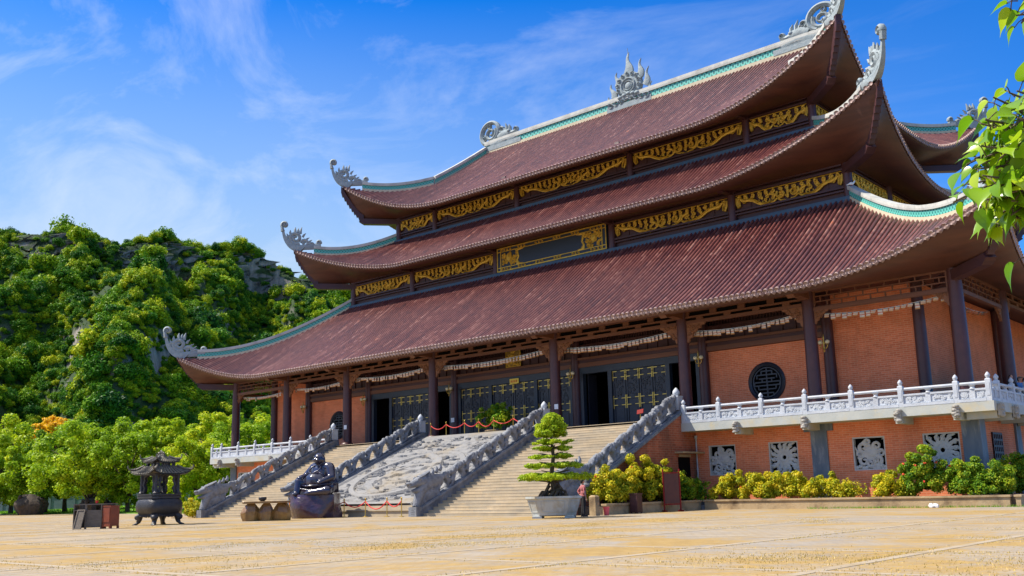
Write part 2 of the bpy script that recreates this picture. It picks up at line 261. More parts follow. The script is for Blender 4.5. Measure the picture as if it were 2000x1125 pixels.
# ------------------------------------------------------------------ mesh helpers
def origin_of(o):
    v = Vector((0, 0, 0))
    while o is not None: v = v + o.location; o = o.parent
    return v
def thing(name, label, cat, loc=(0, 0, 0), rz=0.0, group=None, kind=None):
    o = bpy.data.objects.new(name, None); COL.objects.link(o); o.empty_display_size = 0.3
    o.location = loc; o.rotation_euler = (0, 0, rz); o['label'] = label; o['category'] = cat
    if group: o['group'] = group
    if kind: o['kind'] = kind
    return o
def tag(o, label, cat, group=None, kind=None):
    if label: o['label'] = label
    if cat: o['category'] = cat
    if group: o['group'] = group
    if kind: o['kind'] = kind
    return o
def copy_tree(o, parent=None, **kw):
    c = o.copy(); COL.objects.link(c); c.parent = parent
    for k, v in kw.items(): c[k] = v
    for ch in list(o.children): copy_tree(ch, c)
    return c
class MB:
    def __init__(s): s.v = []; s.f = []; s.mi = []; s.uv = []; s.T = None; s.m = 0
    def pt(s, p): return tuple(s.T @ Vector(p)) if s.T is not None else tuple(p)
    def add(s, vs_, fs, uvs=None):
        b = len(s.v); s.v += [s.pt(p) for p in vs_]
        for i, f in enumerate(fs):
            s.f.append([b + k for k in f]); s.mi.append(s.m)
            s.uv += [uvs[k] for k in f] if uvs else [(0.0, 0.0)] * len(f)
    def box(s, x0, x1, y0, y1, z0, z1):
        v = [(x, y, z) for x in (x0, x1) for y in (y0, y1) for z in (z0, z1)]
        s.add(v, [(0, 1, 3, 2), (4, 6, 7, 5), (0, 4, 5, 1), (2, 3, 7, 6), (0, 2, 6, 4), (1, 5, 7, 3)])
    def bbox(s, cx, cy, cz, sx, sy, sz, bev=0.03):
        """box with chamfered vertical and top edges"""
        x, y, b = sx / 2, sy / 2, bev
        def ring(k, z): return [(cx + a * (x - k) + (0), cy + c * (y - k), z) for a, c in ((-1, -1), (1, -1), (1, 1), (-1, 1))]
        s.rings([ring(0, cz - sz / 2), ring(0, cz + sz / 2 - b), ring(b, cz + sz / 2)], True)
    def rings(s, rs, caps=True, closed=True):
        n = len(rs[0]); v = [p for r_ in rs for p in r_]; f = []
        for i in range(len(rs) - 1):
            for j in range(n if closed else n - 1):
                k = (j + 1) % n; f.append((i * n + j, i * n + k, (i + 1) * n + k, (i + 1) * n + j))
        if caps: f.append(tuple(range(n - 1, -1, -1))); f.append(tuple(range((len(rs) - 1) * n, len(rs) * n)))
        s.add(v, f)
    def lathe(s, prof, seg=16, c=(0, 0, 0), rot=0.0, sq=None):
        """prof: (radius, z); sq: superellipse exponent for square sections"""
        rs = []
        for r_, z in prof:
            ring = []
            for k in range(seg):
                a = 2 * math.pi * k / seg + rot; x, y = math.cos(a), math.sin(a)
                if sq: q = (abs(x) ** sq + abs(y) ** sq) ** (-1 / sq); x *= q; y *= q
                ring.append((c[0] + r_ * x, c[1] + r_ * y, c[2] + z))
            rs.append(ring)
        s.rings(rs, True)
    def tube(s, path, rad, seg=8, caps=True):
        P = [Vector(p) for p in path]; n = len(P); rr = rad if isinstance(rad, (list, tuple)) else [rad] * n
        t0 = (P[1] - P[0]).normalized(); up = Vector((0, 0, 1)) if abs(t0.z) < 0.9 else Vector((1, 0, 0))
        N = t0.cross(up).normalized(); rs = []
        for i in range(n):
            t = (P[min(i + 1, n - 1)] - P[max(i - 1, 0)])
            if t.length < 1e-9: t = t0
            t.normalize(); N = (N - t * N.dot(t)).normalized(); B = t.cross(N)
            rs.append([tuple(P[i] + (N * math.cos(2 * math.pi * k / seg) + B * math.sin(2 * math.pi * k / seg)) * rr[i]) for k in range(seg)])
        s.rings(rs, caps)
    def stroke(s, pts, w, depth, seg=6, y=0.0):
        """carved stroke in the local x-z plane; w half widths, depth half thickness along y"""
        n = len(pts); ww = w if isinstance(w, (list, tuple)) else [w] * n; rs = []; s.k = (getattr(s, 'k', 0) + 1) % 23
        for i in range(n):
            a = pts[max(i - 1, 0)]; b = pts[min(i + 1, n - 1)]; tx, tz = b[0] - a[0], b[1] - a[1]; l = math.hypot(tx, tz) or 1
            nx, nz_ = -tz / l, tx / l
            k_ = min(1.0, ww[i] / (max(ww) + 1e-9) * 1.3 + 0.15)
            rs.append([(pts[i][0] + nx * ww[i] * math.cos(q), y - 0.0009 * i - 0.0007 * s.k + depth * k_ * math.sin(q), pts[i][1] + nz_ * ww[i] * math.cos(q)) for q in [2 * math.pi * j / seg + math.pi / seg for j in range(seg)]])
        s.rings(rs, True)
    def prism(s, outl, y0, y1):
        """x-z outline extruded along y"""
        n = len(outl); v = [(x, y0, z) for x, z in outl] + [(x, y1, z) for x, z in outl]
        f = [tuple(range(n)), tuple(range(2 * n - 1, n - 1, -1))] + [(i, i + n, (i + 1) % n + n, (i + 1) % n) for i in range(n)]
        s.add(v, f)
    def ell(s, c, r, nu=10, nv=6, jit=0.0):
        v = []; f = []
        for i in range(nv + 1):
            th = math.pi * i / nv
            for j in range(nu):
                ph = 2 * math.pi * j / nu; k = 1 + (rnd.uniform(-jit, jit) if jit else 0)
                v.append((c[0] + r[0] * math.sin(th) * math.cos(ph) * k, c[1] + r[1] * math.sin(th) * math.sin(ph) * k, c[2] + r[2] * math.cos(th) * k))
        for i in range(nv):
            for j in range(nu): f.append((i * nu + j, (i + 1) * nu + j, (i + 1) * nu + (j + 1) % nu, i * nu + (j + 1) % nu))
        s.add(v, f)
    def grid(s, P, uvs=None):
        """P[i][j] points"""
        a, b = len(P), len(P[0]); v = [p for r_ in P for p in r_]
        u = [q for r_ in uvs for q in r_] if uvs else None
        s.add(v, [(i * b + j, i * b + j + 1, (i + 1) * b + j + 1, (i + 1) * b + j) for i in range(a - 1) for j in range(b - 1)], u)
    def build(s, name, mats, parent=None, smooth=False, auto=None, fixn=True):
        o0 = origin_of(parent); me = bpy.data.meshes.new(name)
        me.from_pydata([(p[0] - o0.x, p[1] - o0.y, p[2] - o0.z) for p in s.v], [], s.f)
        for mt in (mats if isinstance(mats, (list, tuple)) else [mats]): me.materials.append(M[mt] if isinstance(mt, str) else mt)
        me.polygons.foreach_set('material_index', s.mi)
        if any(u != (0.0, 0.0) for u in s.uv[:4000:7]):
            ul = me.uv_layers.new(name='UVMap'); ul.data.foreach_set('uv', [c for u in s.uv for c in u])
        if fixn and len(s.f) < 60000:
            bm = bmesh.new(); bm.from_mesh(me); bmesh.ops.recalc_face_normals(bm, faces=bm.faces); bm.to_mesh(me); bm.free()
        if smooth: me.polygons.foreach_set('use_smooth', [True] * len(me.polygons))
        me.update()
        if smooth and auto is not None: me.set_sharp_from_angle(angle=R(auto))
        o = bpy.data.objects.new(name, me); COL.objects.link(o); o.parent = parent
        return o
def npmesh(name, verts, faces, mats, parent=None, uv=None, attr=None, smooth=False, mi=None):
    """faces: (n, k) array"""
    o0 = np.array(origin_of(parent)); n, k = faces.shape; me = bpy.data.meshes.new(name)
    me.vertices.add(len(verts)); me.vertices.foreach_set('co', (verts - o0).astype(np.float32).ravel())
    me.loops.add(n * k); me.loops.foreach_set('vertex_index', faces.astype(np.int32).ravel())
    me.polygons.add(n); me.polygons.foreach_set('loop_start', np.arange(0, n * k, k, dtype=np.int32))
    for mt in (mats if isinstance(mats, (list, tuple)) else [mats]): me.materials.append(M[mt] if isinstance(mt, str) else mt)
    if mi is not None: me.polygons.foreach_set('material_index', mi.astype(np.int32))
    if smooth: me.polygons.foreach_set('use_smooth', np.ones(n, bool))
    if uv is not None:
        ul = me.uv_layers.new(name='UVMap'); ul.data.foreach_set('uv', uv.astype(np.float32).ravel())
    if attr is not None:
        at = me.attributes.new('rnd', 'FLOAT', 'FACE'); at.data.foreach_set('value', attr.astype(np.float32))
    me.update(calc_edges=True)
    o = bpy.data.objects.new(name, me); COL.objects.link(o); o.parent = parent
    return o
def leaf_quads(P, Nrm, size, rng, aspect=1.7, jitter=0.55):
    """a leaf-shaped quad at every point, facing roughly along Nrm"""
    n = len(P); N_ = Nrm + rng.normal(0, jitter, (n, 3)); N_ /= np.linalg.norm(N_, axis=1)[:, None] + 1e-9
    a = rng.normal(0, 1, (n, 3)); U = np.cross(N_, a); U /= np.linalg.norm(U, axis=1)[:, None] + 1e-9; V = np.cross(N_, U)
    sz = (size * rng.uniform(0.6, 1.35, n))[:, None]
    q = np.stack([P - U * sz * aspect / 2, P + V * sz * 0.5 - U * sz * 0.1 + N_ * sz * 0.12, P + U * sz * aspect / 2 - N_ * sz * 0.12, P - V * sz * 0.5 - U * sz * 0.1 + N_ * sz * 0.12], 1)
    return q.reshape(-1, 3), np.arange(n * 4).reshape(n, 4)
def clump_leaves(clumps, per, size, rng, shell=0.55, shade=0.35):
    """leaves over a list of ellipsoid clumps (x,y,z,rx,ry,rz); returns verts, faces, rnd"""
    V_, F_, A_ = [], [], []; off = 0
    for c in clumps:
        n = max(6, int(per * rng.uniform(0.8, 1.2))); d = rng.normal(0, 1, (n, 3)); d /= np.linalg.norm(d, axis=1)[:, None]
        rr = rng.uniform(shell, 1.05, n)[:, None]; P = np.array(c[:3]) + d * rr * np.array(c[3:6])
        v, f = leaf_quads(P, d + np.array([0, 0, 0.5]), size, rng); V_.append(v); F_.append(f + off); off += len(v)
        A_.append(np.clip(rng.uniform(0, 1, n) * 0.6 + rng.uniform(0, 0.4), 0, 1))
    return np.concatenate(V_), np.concatenate(F_), np.concatenate(A_)
def blob(name, caps, mat_, parent, voxel=0.03, smooth_it=6, extra=None):
    """one continuous surface grown round capsules (p0, r0, p1, r1) and ellipsoids (c, (rx,ry,rz))"""
    b = MB()
    for c in caps:
        if len(c) == 2: b.ell(c[0], c[1], 14, 9)
        else:
            p0, r0, p1, r1 = Vector(c[0]), c[1], Vector(c[2]), c[3]; n = 7
            b.tube([p0.lerp(p1, i / (n - 1)) for i in range(n)], [r0 + (r1 - r0) * i / (n - 1) for i in range(n)], 12); b.ell(p0, (r0, r0, r0), 12, 8); b.ell(p1, (r1, r1, r1), 12, 8)
    o = b.build(name + '_draft', mat_, None)
    md = o.modifiers.new('r', 'REMESH'); md.mode = 'VOXEL'; md.voxel_size = voxel
    sm = o.modifiers.new('s', 'SMOOTH'); sm.factor = 0.5; sm.iterations = smooth_it
    dg = bpy.context.evaluated_depsgraph_get(); dg.update()
    me = bpy.data.meshes.new_from_object(o.evaluated_get(dg)); me.name = name
    dm = o.data; bpy.data.objects.remove(o); bpy.data.meshes.remove(dm)
    me.polygons.foreach_set('use_smooth', [True] * len(me.polygons))
    q = bpy.data.objects.new(name, me); COL.objects.link(q); q.parent = parent
    return q
def spiral(cx, cz, r0, r1, a0, turns, n=18):
    return [(cx + (r0 + (r1 - r0) * i / n) * math.cos(a0 + 2 * math.pi * turns * i / n), cz + (r0 + (r1 - r0) * i / n) * math.sin(a0 + 2 * math.pi * turns * i / n)) for i in range(n + 1)]
def taper(a, b, n): return [a + (b - a) * i / n for i in range(n + 1)]
def bez(p0, p1, p2, p3, n=10):
    o = []
    for i in range(n + 1):
        t = i / n; k = 1 - t
        o.append(tuple(k**3 * a + 3 * k * k * t * b + 3 * k * t * t * c + t**3 * d for a, b, c, d in zip(p0, p1, p2, p3)))
    return o
# ------------------------------------------------------------------ temple hall
A_, B_, C_, D_ = 5.74, 15.57, 23.53, 31.2
ZP = 5.13; YC = 20.0
hall = thing('temple_hall', 'three tiered temple hall with sweeping maroon tiled roofs and red brick walls', 'temple')

TIERS = [
    dict(zt=18.4, yt=7.18, dm=9.98, drop=7.1, xt=34.8, L=3.35, yp=-4.02, x0=23.6, p=1.8, q=0.8, yc=0.0, xc=D_, zb=11.47, dmin=0.0, dsmin=0.0, xg=None),
    dict(zt=24.5, yt=10.0, dm=5.5, drop=4.1, xt=27.4, L=4.2, yp=3.15, x0=14.4, p=1.6, q=0.85, yc=7.18, xc=C_, zb=20.55, dmin=0.0, dsmin=0.0, xg=None),
    dict(zt=35.0, yt=20.0, dm=12.8, drop=9.0, xt=24.3, L=4.48, yp=6.3, x0=12.0, p=2.0, q=0.9, yc=10.0, xc=20.44, zb=26.66, dmin=0.0, dsmin=7.7, xg=18.2),
]
def G(t): return 1.15 * t - 0.15 * t * t
for T in TIERS:
    T['dt'] = T['yt'] - T['yp']; T['W'] = T['xt'] - T['x0']; T['as'] = YC - T['yp']; T['s0'] = T['as'] - T['W']; T['xd'] = T['xt'] - T['dt']
def zroof(T, a, d, side):
    a0 = T['s0'] if side else T['x0']
    u = np.clip((np.abs(a) - a0) / T['W'], 0, 1.05)
    return T['zt'] - T['drop'] * G(d / T['dm']) + T['L'] * u ** T['p'] * np.clip(d / T['dt'], 0, 1.2) ** T['q']
def d_eave(T, a, side):
    a0 = T['s0'] if side else T['x0']
    u = np.clip((np.abs(a) - a0) / T['W'], 0, 1)
    return T['dm'] + (T['dt'] - T['dm']) * u ** 2
def d_top(T, a, side):
    am = T['as'] if side else T['xt']; dh = T['dt'] - (am - np.abs(a))
    if side: return np.maximum(dh, T['dsmin'])
    if T['xg'] is not None: return np.where(np.abs(a) <= T['xg'], 0.0, dh)
    return np.maximum(dh, 0.0)
def plan(T, a, d, k):
    """slope k: 0 front, 1 right, 2 back, 3 left"""
    if k == 0: return a, T['yt'] - d
    if k == 2: return -a, 2 * YC - T['yt'] + d
    if k == 1: return T['xd'] + d, YC + a
    return -T['xd'] - d, YC - a
def P3(T, a, d, k, dz=0.0):
    a = np.asarray(a, float); d = np.asarray(d, float); x, y = plan(T, a, d, k); z = zroof(T, a, d, k % 2) + dz
    return np.stack(np.broadcast_arrays(x, y, z), -1)

ROW = 0.33
def roof_tier(T, idx):
    base_v, base_f = [], []; off = 0
    rv, rf, ruv = [], [], []; ro = 0
    ev, ef = [], []; eo = 0
    sv, sf = [], []; so = 0
    for k in range(4):
        side = k % 2; am = T['as'] if side else T['xt']
        # base sheet
        brk = [-am, am] + ([-T['xg'], T['xg']] if (T['xg'] and not side) else [])
        aa = np.unique(np.concatenate([np.linspace(-am, am, 141), brk])); nd_ = 15
        tt = np.linspace(0, 1, nd_); d0 = d_top(T, aa, side); d1 = d_eave(T, aa, side); d0 = np.minimum(d0, d1)
        Dm = d0[:, None] + (d1 - d0)[:, None] * tt[None, :]
        P = P3(T, aa[:, None] + 0 * Dm, Dm, k); n1 = len(aa)
        base_v.append(P.reshape(-1, 3)); q = np.arange(n1 * nd_).reshape(n1, nd_)
        base_f.append(np.stack([q[:-1, :-1], q[:-1, 1:], q[1:, 1:], q[1:, :-1]], -1).reshape(-1, 4) + off); off += n1 * nd_
        # tile rows
        rows = np.arange(-am + 0.2, am - 0.1, ROW); ns, nr = 15, 6
        d0 = d_top(T, rows, side); d1 = d_eave(T, rows, side) + 0.02; ok = d1 - d0 > 0.15; rows, d0, d1 = rows[ok], d0[ok], d1[ok]
        tt = np.linspace(0, 1, ns); Dm = d0[:, None] + (d1 - d0)[:, None] * tt; Aa = rows[:, None] + 0 * Dm
        Pc = P3(T, Aa, Dm, k); e = 0.05
        tn = P3(T, Aa, Dm + e, k) - P3(T, Aa, Dm - e, k); la = P3(T, Aa + e, Dm, k) - P3(T, Aa - e, Dm, k); la[..., 2] *= 1.0
        tn /= np.linalg.norm(tn, axis=-1)[..., None]; la /= np.linalg.norm(la, axis=-1)[..., None]; nm = np.cross(tn, la); nm *= np.sign(nm[..., 2:3]); 
        th = np.linspace(-0.15, math.pi + 0.15, nr); r_ = 0.094
        ring = Pc[:, :, None, :] + la[:, :, None, :] * (r_ * np.cos(th))[None, None, :, None] + nm[:, :, None, :] * (r_ * 1.55 * np.sin(th) + 0.005)[None, None, :, None]
        R_ = len(rows); q = np.arange(R_ * ns * nr).reshape(R_, ns, nr)
        fc = np.stack([q[:, :-1, :-1], q[:, 1:, :-1], q[:, 1:, 1:], q[:, :-1, 1:]], -1).reshape(-1, 4)
        rv.append(ring.reshape(-1, 3)); rf.append(fc + ro); ro += ring.shape[0] * ns * nr
        Uv = np.zeros((R_, ns, nr, 2)); Uv[..., 0] = (np.arange(R_) + 0.5 + 1000 * k + 300 * idx)[:, None, None]; Uv[..., 1] = (Dm / 0.30)[:, :, None]
        ruv.append(Uv.reshape(-1, 2)[fc.ravel()])
        # eave ends: a round cap at every row, a drip tile between rows
        E = Pc[:, -1]; tE, lE, nE = tn[:, -1], la[:, -1], nm[:, -1]; hh = np.array([0, 0, 1.0])
        t6 = np.linspace(0, 2 * math.pi, 9)[:-1]
        cap = E[:, None] + tE[:, None] * 0.05 + lE[:, None] * (0.135 * np.cos(t6))[None, :, None] + nE[:, None] * (0.135 * np.sin(t6) + 0.03)[None, :, None]
        capb = cap - tE[:, None] * 0.16
        n_ = len(E)
        v = np.concatenate([cap, capb], 1); qb = (np.arange(n_) * 16)[:, None, None]
        f1 = np.array([[0, 1, 2, 3], [0, 3, 4, 7], [4, 5, 6, 7]]); f2 = np.array([[i, (i + 1) % 8, 8 + (i + 1) % 8, 8 + i] for i in range(8)])
        ev.append(v.reshape(-1, 3)); ef.append((np.concatenate([f1, f2])[None] + qb).reshape(-1, 4) + eo); eo += n_ * 16
        Mi = (E[:-1] + E[1:]) / 2; tM = tE[:-1]; lM = lE[:-1]
        dr = np.stack([Mi - lM * 0.155 + hh * 0.0, Mi + lM * 0.155, Mi + lM * 0.10 - hh * 0.15, Mi - hh * 0.23], 1); dr2 = np.stack([Mi - lM * 0.155, Mi - hh * 0.23, Mi - lM * 0.10 - hh * 0.15, Mi - lM * 0.13 - hh * 0.06], 1)
        for q4 in (dr, dr2):
            v = np.concatenate([q4 + tM[:, None] * 0.03, q4 - tM[:, None] * 0.02], 1); n_ = len(Mi)
            fq = np.array([[0, 1, 2, 3], [7, 6, 5, 4], [0, 4, 5, 1], [1, 5, 6, 2], [2, 6, 7, 3], [3, 7, 4, 0]])
            ev.append(v.reshape(-1, 3)); ef.append((fq[None] + (np.arange(n_) * 8)[:, None, None]).reshape(-1, 4) + eo); eo += n_ * 8
        # soffit
        Dk = T['xc'] if not side else YC - T['yc']; km = am - Dk
        aa = np.unique(np.concatenate([np.linspace(-am, am, 121), [-Dk, Dk]])); d1 = d_eave(T, aa, side) - 0.03
        outer = P3(T, aa, d1, k, -0.10); outer2 = P3(T, aa, d1 - 0.05, k, -0.34)
        f = np.clip((np.abs(aa) - Dk) / km, 0, 1); sg = np.sign(aa)
        xi = T['xc'] + f * (T['xt'] - T['xc'] - 0.12); yi = T['yc'] + f * (T['yp'] - T['yc'] + 0.12)
        ztip = float(zroof(T, am, T['dt'], side)) - 0.38; rise = np.clip((f - 0.62) / 0.38, 0, 1) ** 1.5
        zi = T['zb'] + rise * (ztip - T['zb'])
        inl = np.minimum(np.abs(aa), Dk)
        if not side:
            X = np.where(np.abs(aa) > Dk, sg * xi, aa); Y = np.where(np.abs(aa) > Dk, yi, T['yc'] - 0.12)
            if k == 2: X = -X; Y = 2 * YC - Y
        else:
            X = np.where(np.abs(aa) > Dk, xi, T['xc'] + 0.12); Y = np.where(np.abs(aa) > Dk, YC + sg * (YC - yi), YC + aa)
            if k == 3: X = -X; Y = 2 * YC - Y
        inner = np.stack([X, Y, zi], -1)
        # a slight sag between the eave edge and the beam
        mid = outer2 * 0.5 + inner * 0.5 - np.array([0, 0, 0.06])
        P = np.stack([outer, outer2, mid, inner], 1); n1 = len(aa); q = np.arange(n1 * 4).reshape(n1, 4)
        sv.append(P.reshape(-1, 3)); sf.append(np.stack([q[:-1, :-1], q[1:, :-1], q[1:, 1:], q[:-1, 1:]], -1).reshape(-1, 4) + so); so += n1 * 4
    roof = npmesh('roof', np.concatenate(base_v), np.concatenate(base_f), 'pan', hall)
    npmesh('tile_rows', np.concatenate(rv), np.concatenate(rf), 'tiles', roof, uv=np.concatenate(ruv), smooth=True)
    npmesh('eave_end_tiles', np.concatenate(ev), np.concatenate(ef), 'eave', roof)
    npmesh('soffit', np.concatenate(sv), np.concatenate(sf), 'soffit', roof)
    return roof
ROOFS = [roof_tier(T, i) for i, T in enumerate(TIERS)]

# ridges: swept cap, frieze and mortar base
def ridge(path, side_dirs, h, w, name, parent):
    b = MB(); n = len(path); s = 0.0; S_ = [0.0]
    for i in range(1, n): s += (Vector(path[i]) - Vector(path[i - 1])).length; S_.append(s)
    fh = 0.36 * h
    prof = [(-0.5, -0.25, 0), (-0.5, 0.20, 0), (-0.36, 0.20, 0), (-0.36, 0.66, 1), (-0.54, 0.66, 2), (-0.56, 0.80, 2), (-0.53, 1.0, 2), (0.53, 1.0, 2), (0.56, 0.80, 2), (0.54, 0.66, 2), (0.36, 0.66, 1), (0.36, 0.20, 0), (0.5, 0.20, 0), (0.5, -0.25, 0)]
    pts = [[(path[i][0] + side_dirs[i][0] * w * u, path[i][1] + side_dirs[i][1] * w * u, path[i][2] + v * h) for u, v, _ in prof] for i in range(n)]
    for j in range(len(prof) - 1):
        b.m = 0 if j in (0, 1, 11, 12) else (1 if j in (2, 10) else 2)
        fl = [(S_[i] / fh) for i in range(n)]
        b.grid([[pts[i][j], pts[i][j + 1]] for i in range(n)], [[(fl[i] + 0.001, 0.0 if j < 6 else 1.0), (fl[i] + 0.001, 1.0 if j < 6 else 0.0)] for i in range(n)])
    b.m = 2
    for i in (0, n - 1): b.add(pts[i], [tuple(range(len(prof)))])
    return b.build(name, ['ridge_cream', 'frieze', 'ridge_w'], parent)
def hip_path(T, sx, sy, k0, k1, n):
    """k: distance in x inward from the tip"""
    o = []
    for i in range(n + 1):
        k = k0 + (k1 - k0) * i / n; x = T['xt'] - k; d = T['dt'] - k; z = float(zroof(T, x, d, 0))
        y = T['yt'] - d; o.append((sx * x, y if sy < 0 else 2 * YC - y, z + 0.02))
    return o
def tip_ornament_mesh():
    """horn with scroll ball and pierced cloud scroll; local x outward, z up, origin at the tip"""
    b = MB()
    horn = bez((-1.0, 0, -0.10), (0.45, 0, 0.05), (1.05, 0, 0.9), (1.22, 0, 2.35), 14)
    b.rings([[(p[0] + nx, q, p[2] + nz_) for nx, q, nz_ in ((-0.26 * s_, -0.2 * s_, 0.26 * s_), (0.18 * s_, -0.22 * s_, -0.2 * s_), (0.18 * s_, 0.22 * s_, -0.2 * s_), (-0.26 * s_, 0.2 * s_, 0.26 * s_))] for p, s_ in [(h_, 1.25 - 0.06 * i) for i, h_ in enumerate(horn)]])
    b.stroke([(1.18, 2.05), (1.24, 2.35), (1.30, 2.62)], [0.24, 0.19, 0.17], 0.26); b.stroke(spiral(0.98, 2.78, 0.36, 0.06, -0.4, 1.4, 20), taper(0.17, 0.09, 20), 0.27); b.ell((0.98, 0, 2.78), (0.13, 0.29, 0.13))
    b.stroke(spiral(-0.25, 1.25, 0.72, 0.12, -2.2, 1.7, 30), taper(0.26, 0.13, 30), 0.2)
    b.stroke(spiral(0.45, 1.15, 0.42, 0.1, 3.4, -1.2, 18), taper(0.20, 0.11, 18), 0.17)
    b.stroke(spiral(-1.25, 0.62, 0.45, 0.08, 0.2, 1.3, 20), taper(0.21, 0.11, 20), 0.19)
    b.stroke(spiral(-2.0, 0.42, 0.28, 0.06, 0.2, 1.2, 16), taper(0.17, 0.10, 16), 0.18)
    for x, z, dx, dz, w in ((-0.75, 1.75, -0.15, 0.75, 0.16), (-0.2, 1.85, 0.0, 0.65, 0.17), (0.3, 1.6, 0.05, 0.6, 0.16), (-1.0, 1.35, -0.35, 0.45, 0.14), (-1.35, 1.0, -0.4, 0.3, 0.12), (0.55, 1.45, 0.2, 0.35, 0.12), (-1.7, 0.75, -0.35, 0.3, 0.11), (-0.5, 1.9, -0.05, 0.5, 0.13)):
        b.stroke([(x, z), (x + dx * 0.45 + 0.05, z + dz * 0.5), (x + dx, z + dz)], [w, w * 0.9, w * 0.15], 0.14)
    b.stroke([(-3.0, 0.30), (-2.2, 0.26), (-1.2, 0.20), (0.0, 0.16), (0.5, 0.45)], [0.36, 0.36, 0.32, 0.28, 0.2], 0.23); b.stroke(spiral(-2.75, 0.72, 0.26, 0.07, 3.6, -1.1, 14), taper(0.15, 0.09, 14), 0.2)
    b.stroke([(-2.95, 0.95), (-2.75, 0.62), (-2.4, 0.5)], [0.03, 0.1, 0.14], 0.13)
    return b
def ridge_dragon():
    """dragon head biting the main ridge with a ring tail; local x outward"""
    b = MB()
    b.stroke(spiral(0.0, 1.75, 1.42, 1.05, -1.9, 0.98, 34), taper(0.27, 0.22, 34), 0.30)
    b.stroke(spiral(0.0, 1.7, 0.80, 0.12, 2.6, 1.55, 34), taper(0.22, 0.10, 34), 0.24)
    b.stroke(spiral(0.98, 1.35, 0.32, 0.08, 2.0, 1.2, 16), taper(0.13, 0.07, 16), 0.2); b.stroke(spiral(0.15, 2.55, 0.3, 0.06, 4.0, 1.2, 16), taper(0.12, 0.06, 16), 0.2)
    b.stroke([(-0.1, 0.3), (-1.2, 0.45), (-2.2, 0.5), (-3.3, 0.35), (-4.4, 0.30)], [0.4, 0.55, 0.5, 0.34, 0.1], 0.33)
    b.stroke([(-1.1, 0.9), (-1.7, 1.15), (-2.4, 1.1), (-3.0, 0.95), (-3.6, 1.15)], [0.4, 0.5, 0.44, 0.30, 0.16], 0.34)
    b.stroke([(-2.6, 0.55), (-3.3, 0.6), (-3.8, 0.45)], [0.24, 0.2, 0.08], 0.28)
    b.stroke(spiral(-3.45, 1.3, 0.26, 0.06, -1.0, 1.3, 16), taper(0.13, 0.07, 16), 0.25); b.ell((-2.6, -0.25, 1.25), (0.2, 0.16, 0.18)); b.ell((-2.6, 0.25, 1.25), (0.2, 0.16, 0.18))
    b.stroke(spiral(-1.55, 1.75, 0.34, 0.1, -1.2, 1.2, 18), taper(0.18, 0.08, 18), 0.26)
    for x, z, dx, dz in ((-2.2, 1.4, 0.22, 0.95), (-2.6, 1.35, 0.15, 0.75), (-1.95, 1.3, 0.45, 0.8), (-1.2, 1.0, 0.55, 0.5), (-1.0, 0.75, 0.6, 0.25), (-0.9, 0.5, 0.7, 0.05)):
        b.stroke([(x, z), (x + dx * 0.4 - 0.06, z + dz * 0.5), (x + dx, z + dz)], [0.2, 0.16, 0.03], 0.2)
    b.box(-4.2, 0.7, -0.30, 0.30, -0.35, 0.14)
    return b
def flame_disc():
    b = MB()
    b.prism([(2.35 * math.cos(a) * 0.62, 2.05 + 1.42 * math.sin(a)) for a in np.linspace(0, 2 * math.pi, 33)[:-1]], -0.24, 0.24)
    ring = [(0.78 * math.cos(a), 1.95 + 0.78 * math.sin(a)) for a in np.linspace(0, 2 * math.pi, 25)]
    b.stroke(ring, 0.09, 0.12, y=-0.24); b.stroke([(0.5 * math.cos(a), 1.95 + 0.5 * math.sin(a)) for a in np.linspace(0, 2 * math.pi, 21)], 0.06, 0.10, y=-0.24)
    b.ell((0, -0.2, 1.95), (0.42, 0.14, 0.42))
    for i in range(11):
        a = R(-40) + R(26) * i; b.stroke(spiral(1.25 * math.cos(a), 2.0 + 1.2 * math.sin(a), 0.24, 0.05, a, 1.3, 12), taper(0.1, 0.06, 12), 0.2, y=-0.12)
    for x, z, hgt, lean, w in ((-0.1, 3.15, 2.5, 0.08, 0.52), (1.25, 2.6, 1.95, 0.12, 0.38), (-1.35, 2.3, 1.6, -0.05, 0.34), (1.85, 1.5, 1.9, 0.25, 0.36), (-1.85, 1.2, 1.6, -0.2, 0.34), (2.2, 0.6, 1.1, 0.35, 0.28), (-2.2, 0.5, 1.0, -0.3, 0.28), (2.55, 0.4, 0.8, 0.35, 0.2)):
        n = 9; pts = [(x + lean * hgt * t + 0.13 * math.sin(t * 6.5), z + hgt * t) for t in [i / n for i in range(n + 1)]]
        b.stroke(pts, [w * (1 - t) ** 0.8 * (1 + 0.25 * math.sin(t * 7)) + 0.02 for t in [i / n for i in range(n + 1)]], 0.2)
    for x in (-2.1, -1.5, -0.9, -0.3, 0.3, 0.9, 1.5, 2.1): b.stroke(spiral(x, 0.42 + 0.18 * math.cos(x), 0.36, 0.08, x * 2, 1.3, 14), taper(0.14, 0.08, 14), 0.26, y=-0.1)
    for x in (-1.0, -0.5, 0, 0.5, 1.0): b.ell((x, -0.28, 1.0 + 0.1 * math.cos(x * 3)), (0.3, 0.16, 0.2))
    b.box(-2.6, 2.6, -0.3, 0.3, -0.35, 0.22); b.tube([(-0.05, 0, 5.5), (-0.05, 0, 6.15)], 0.025, 6)
    return b
tip_me = None
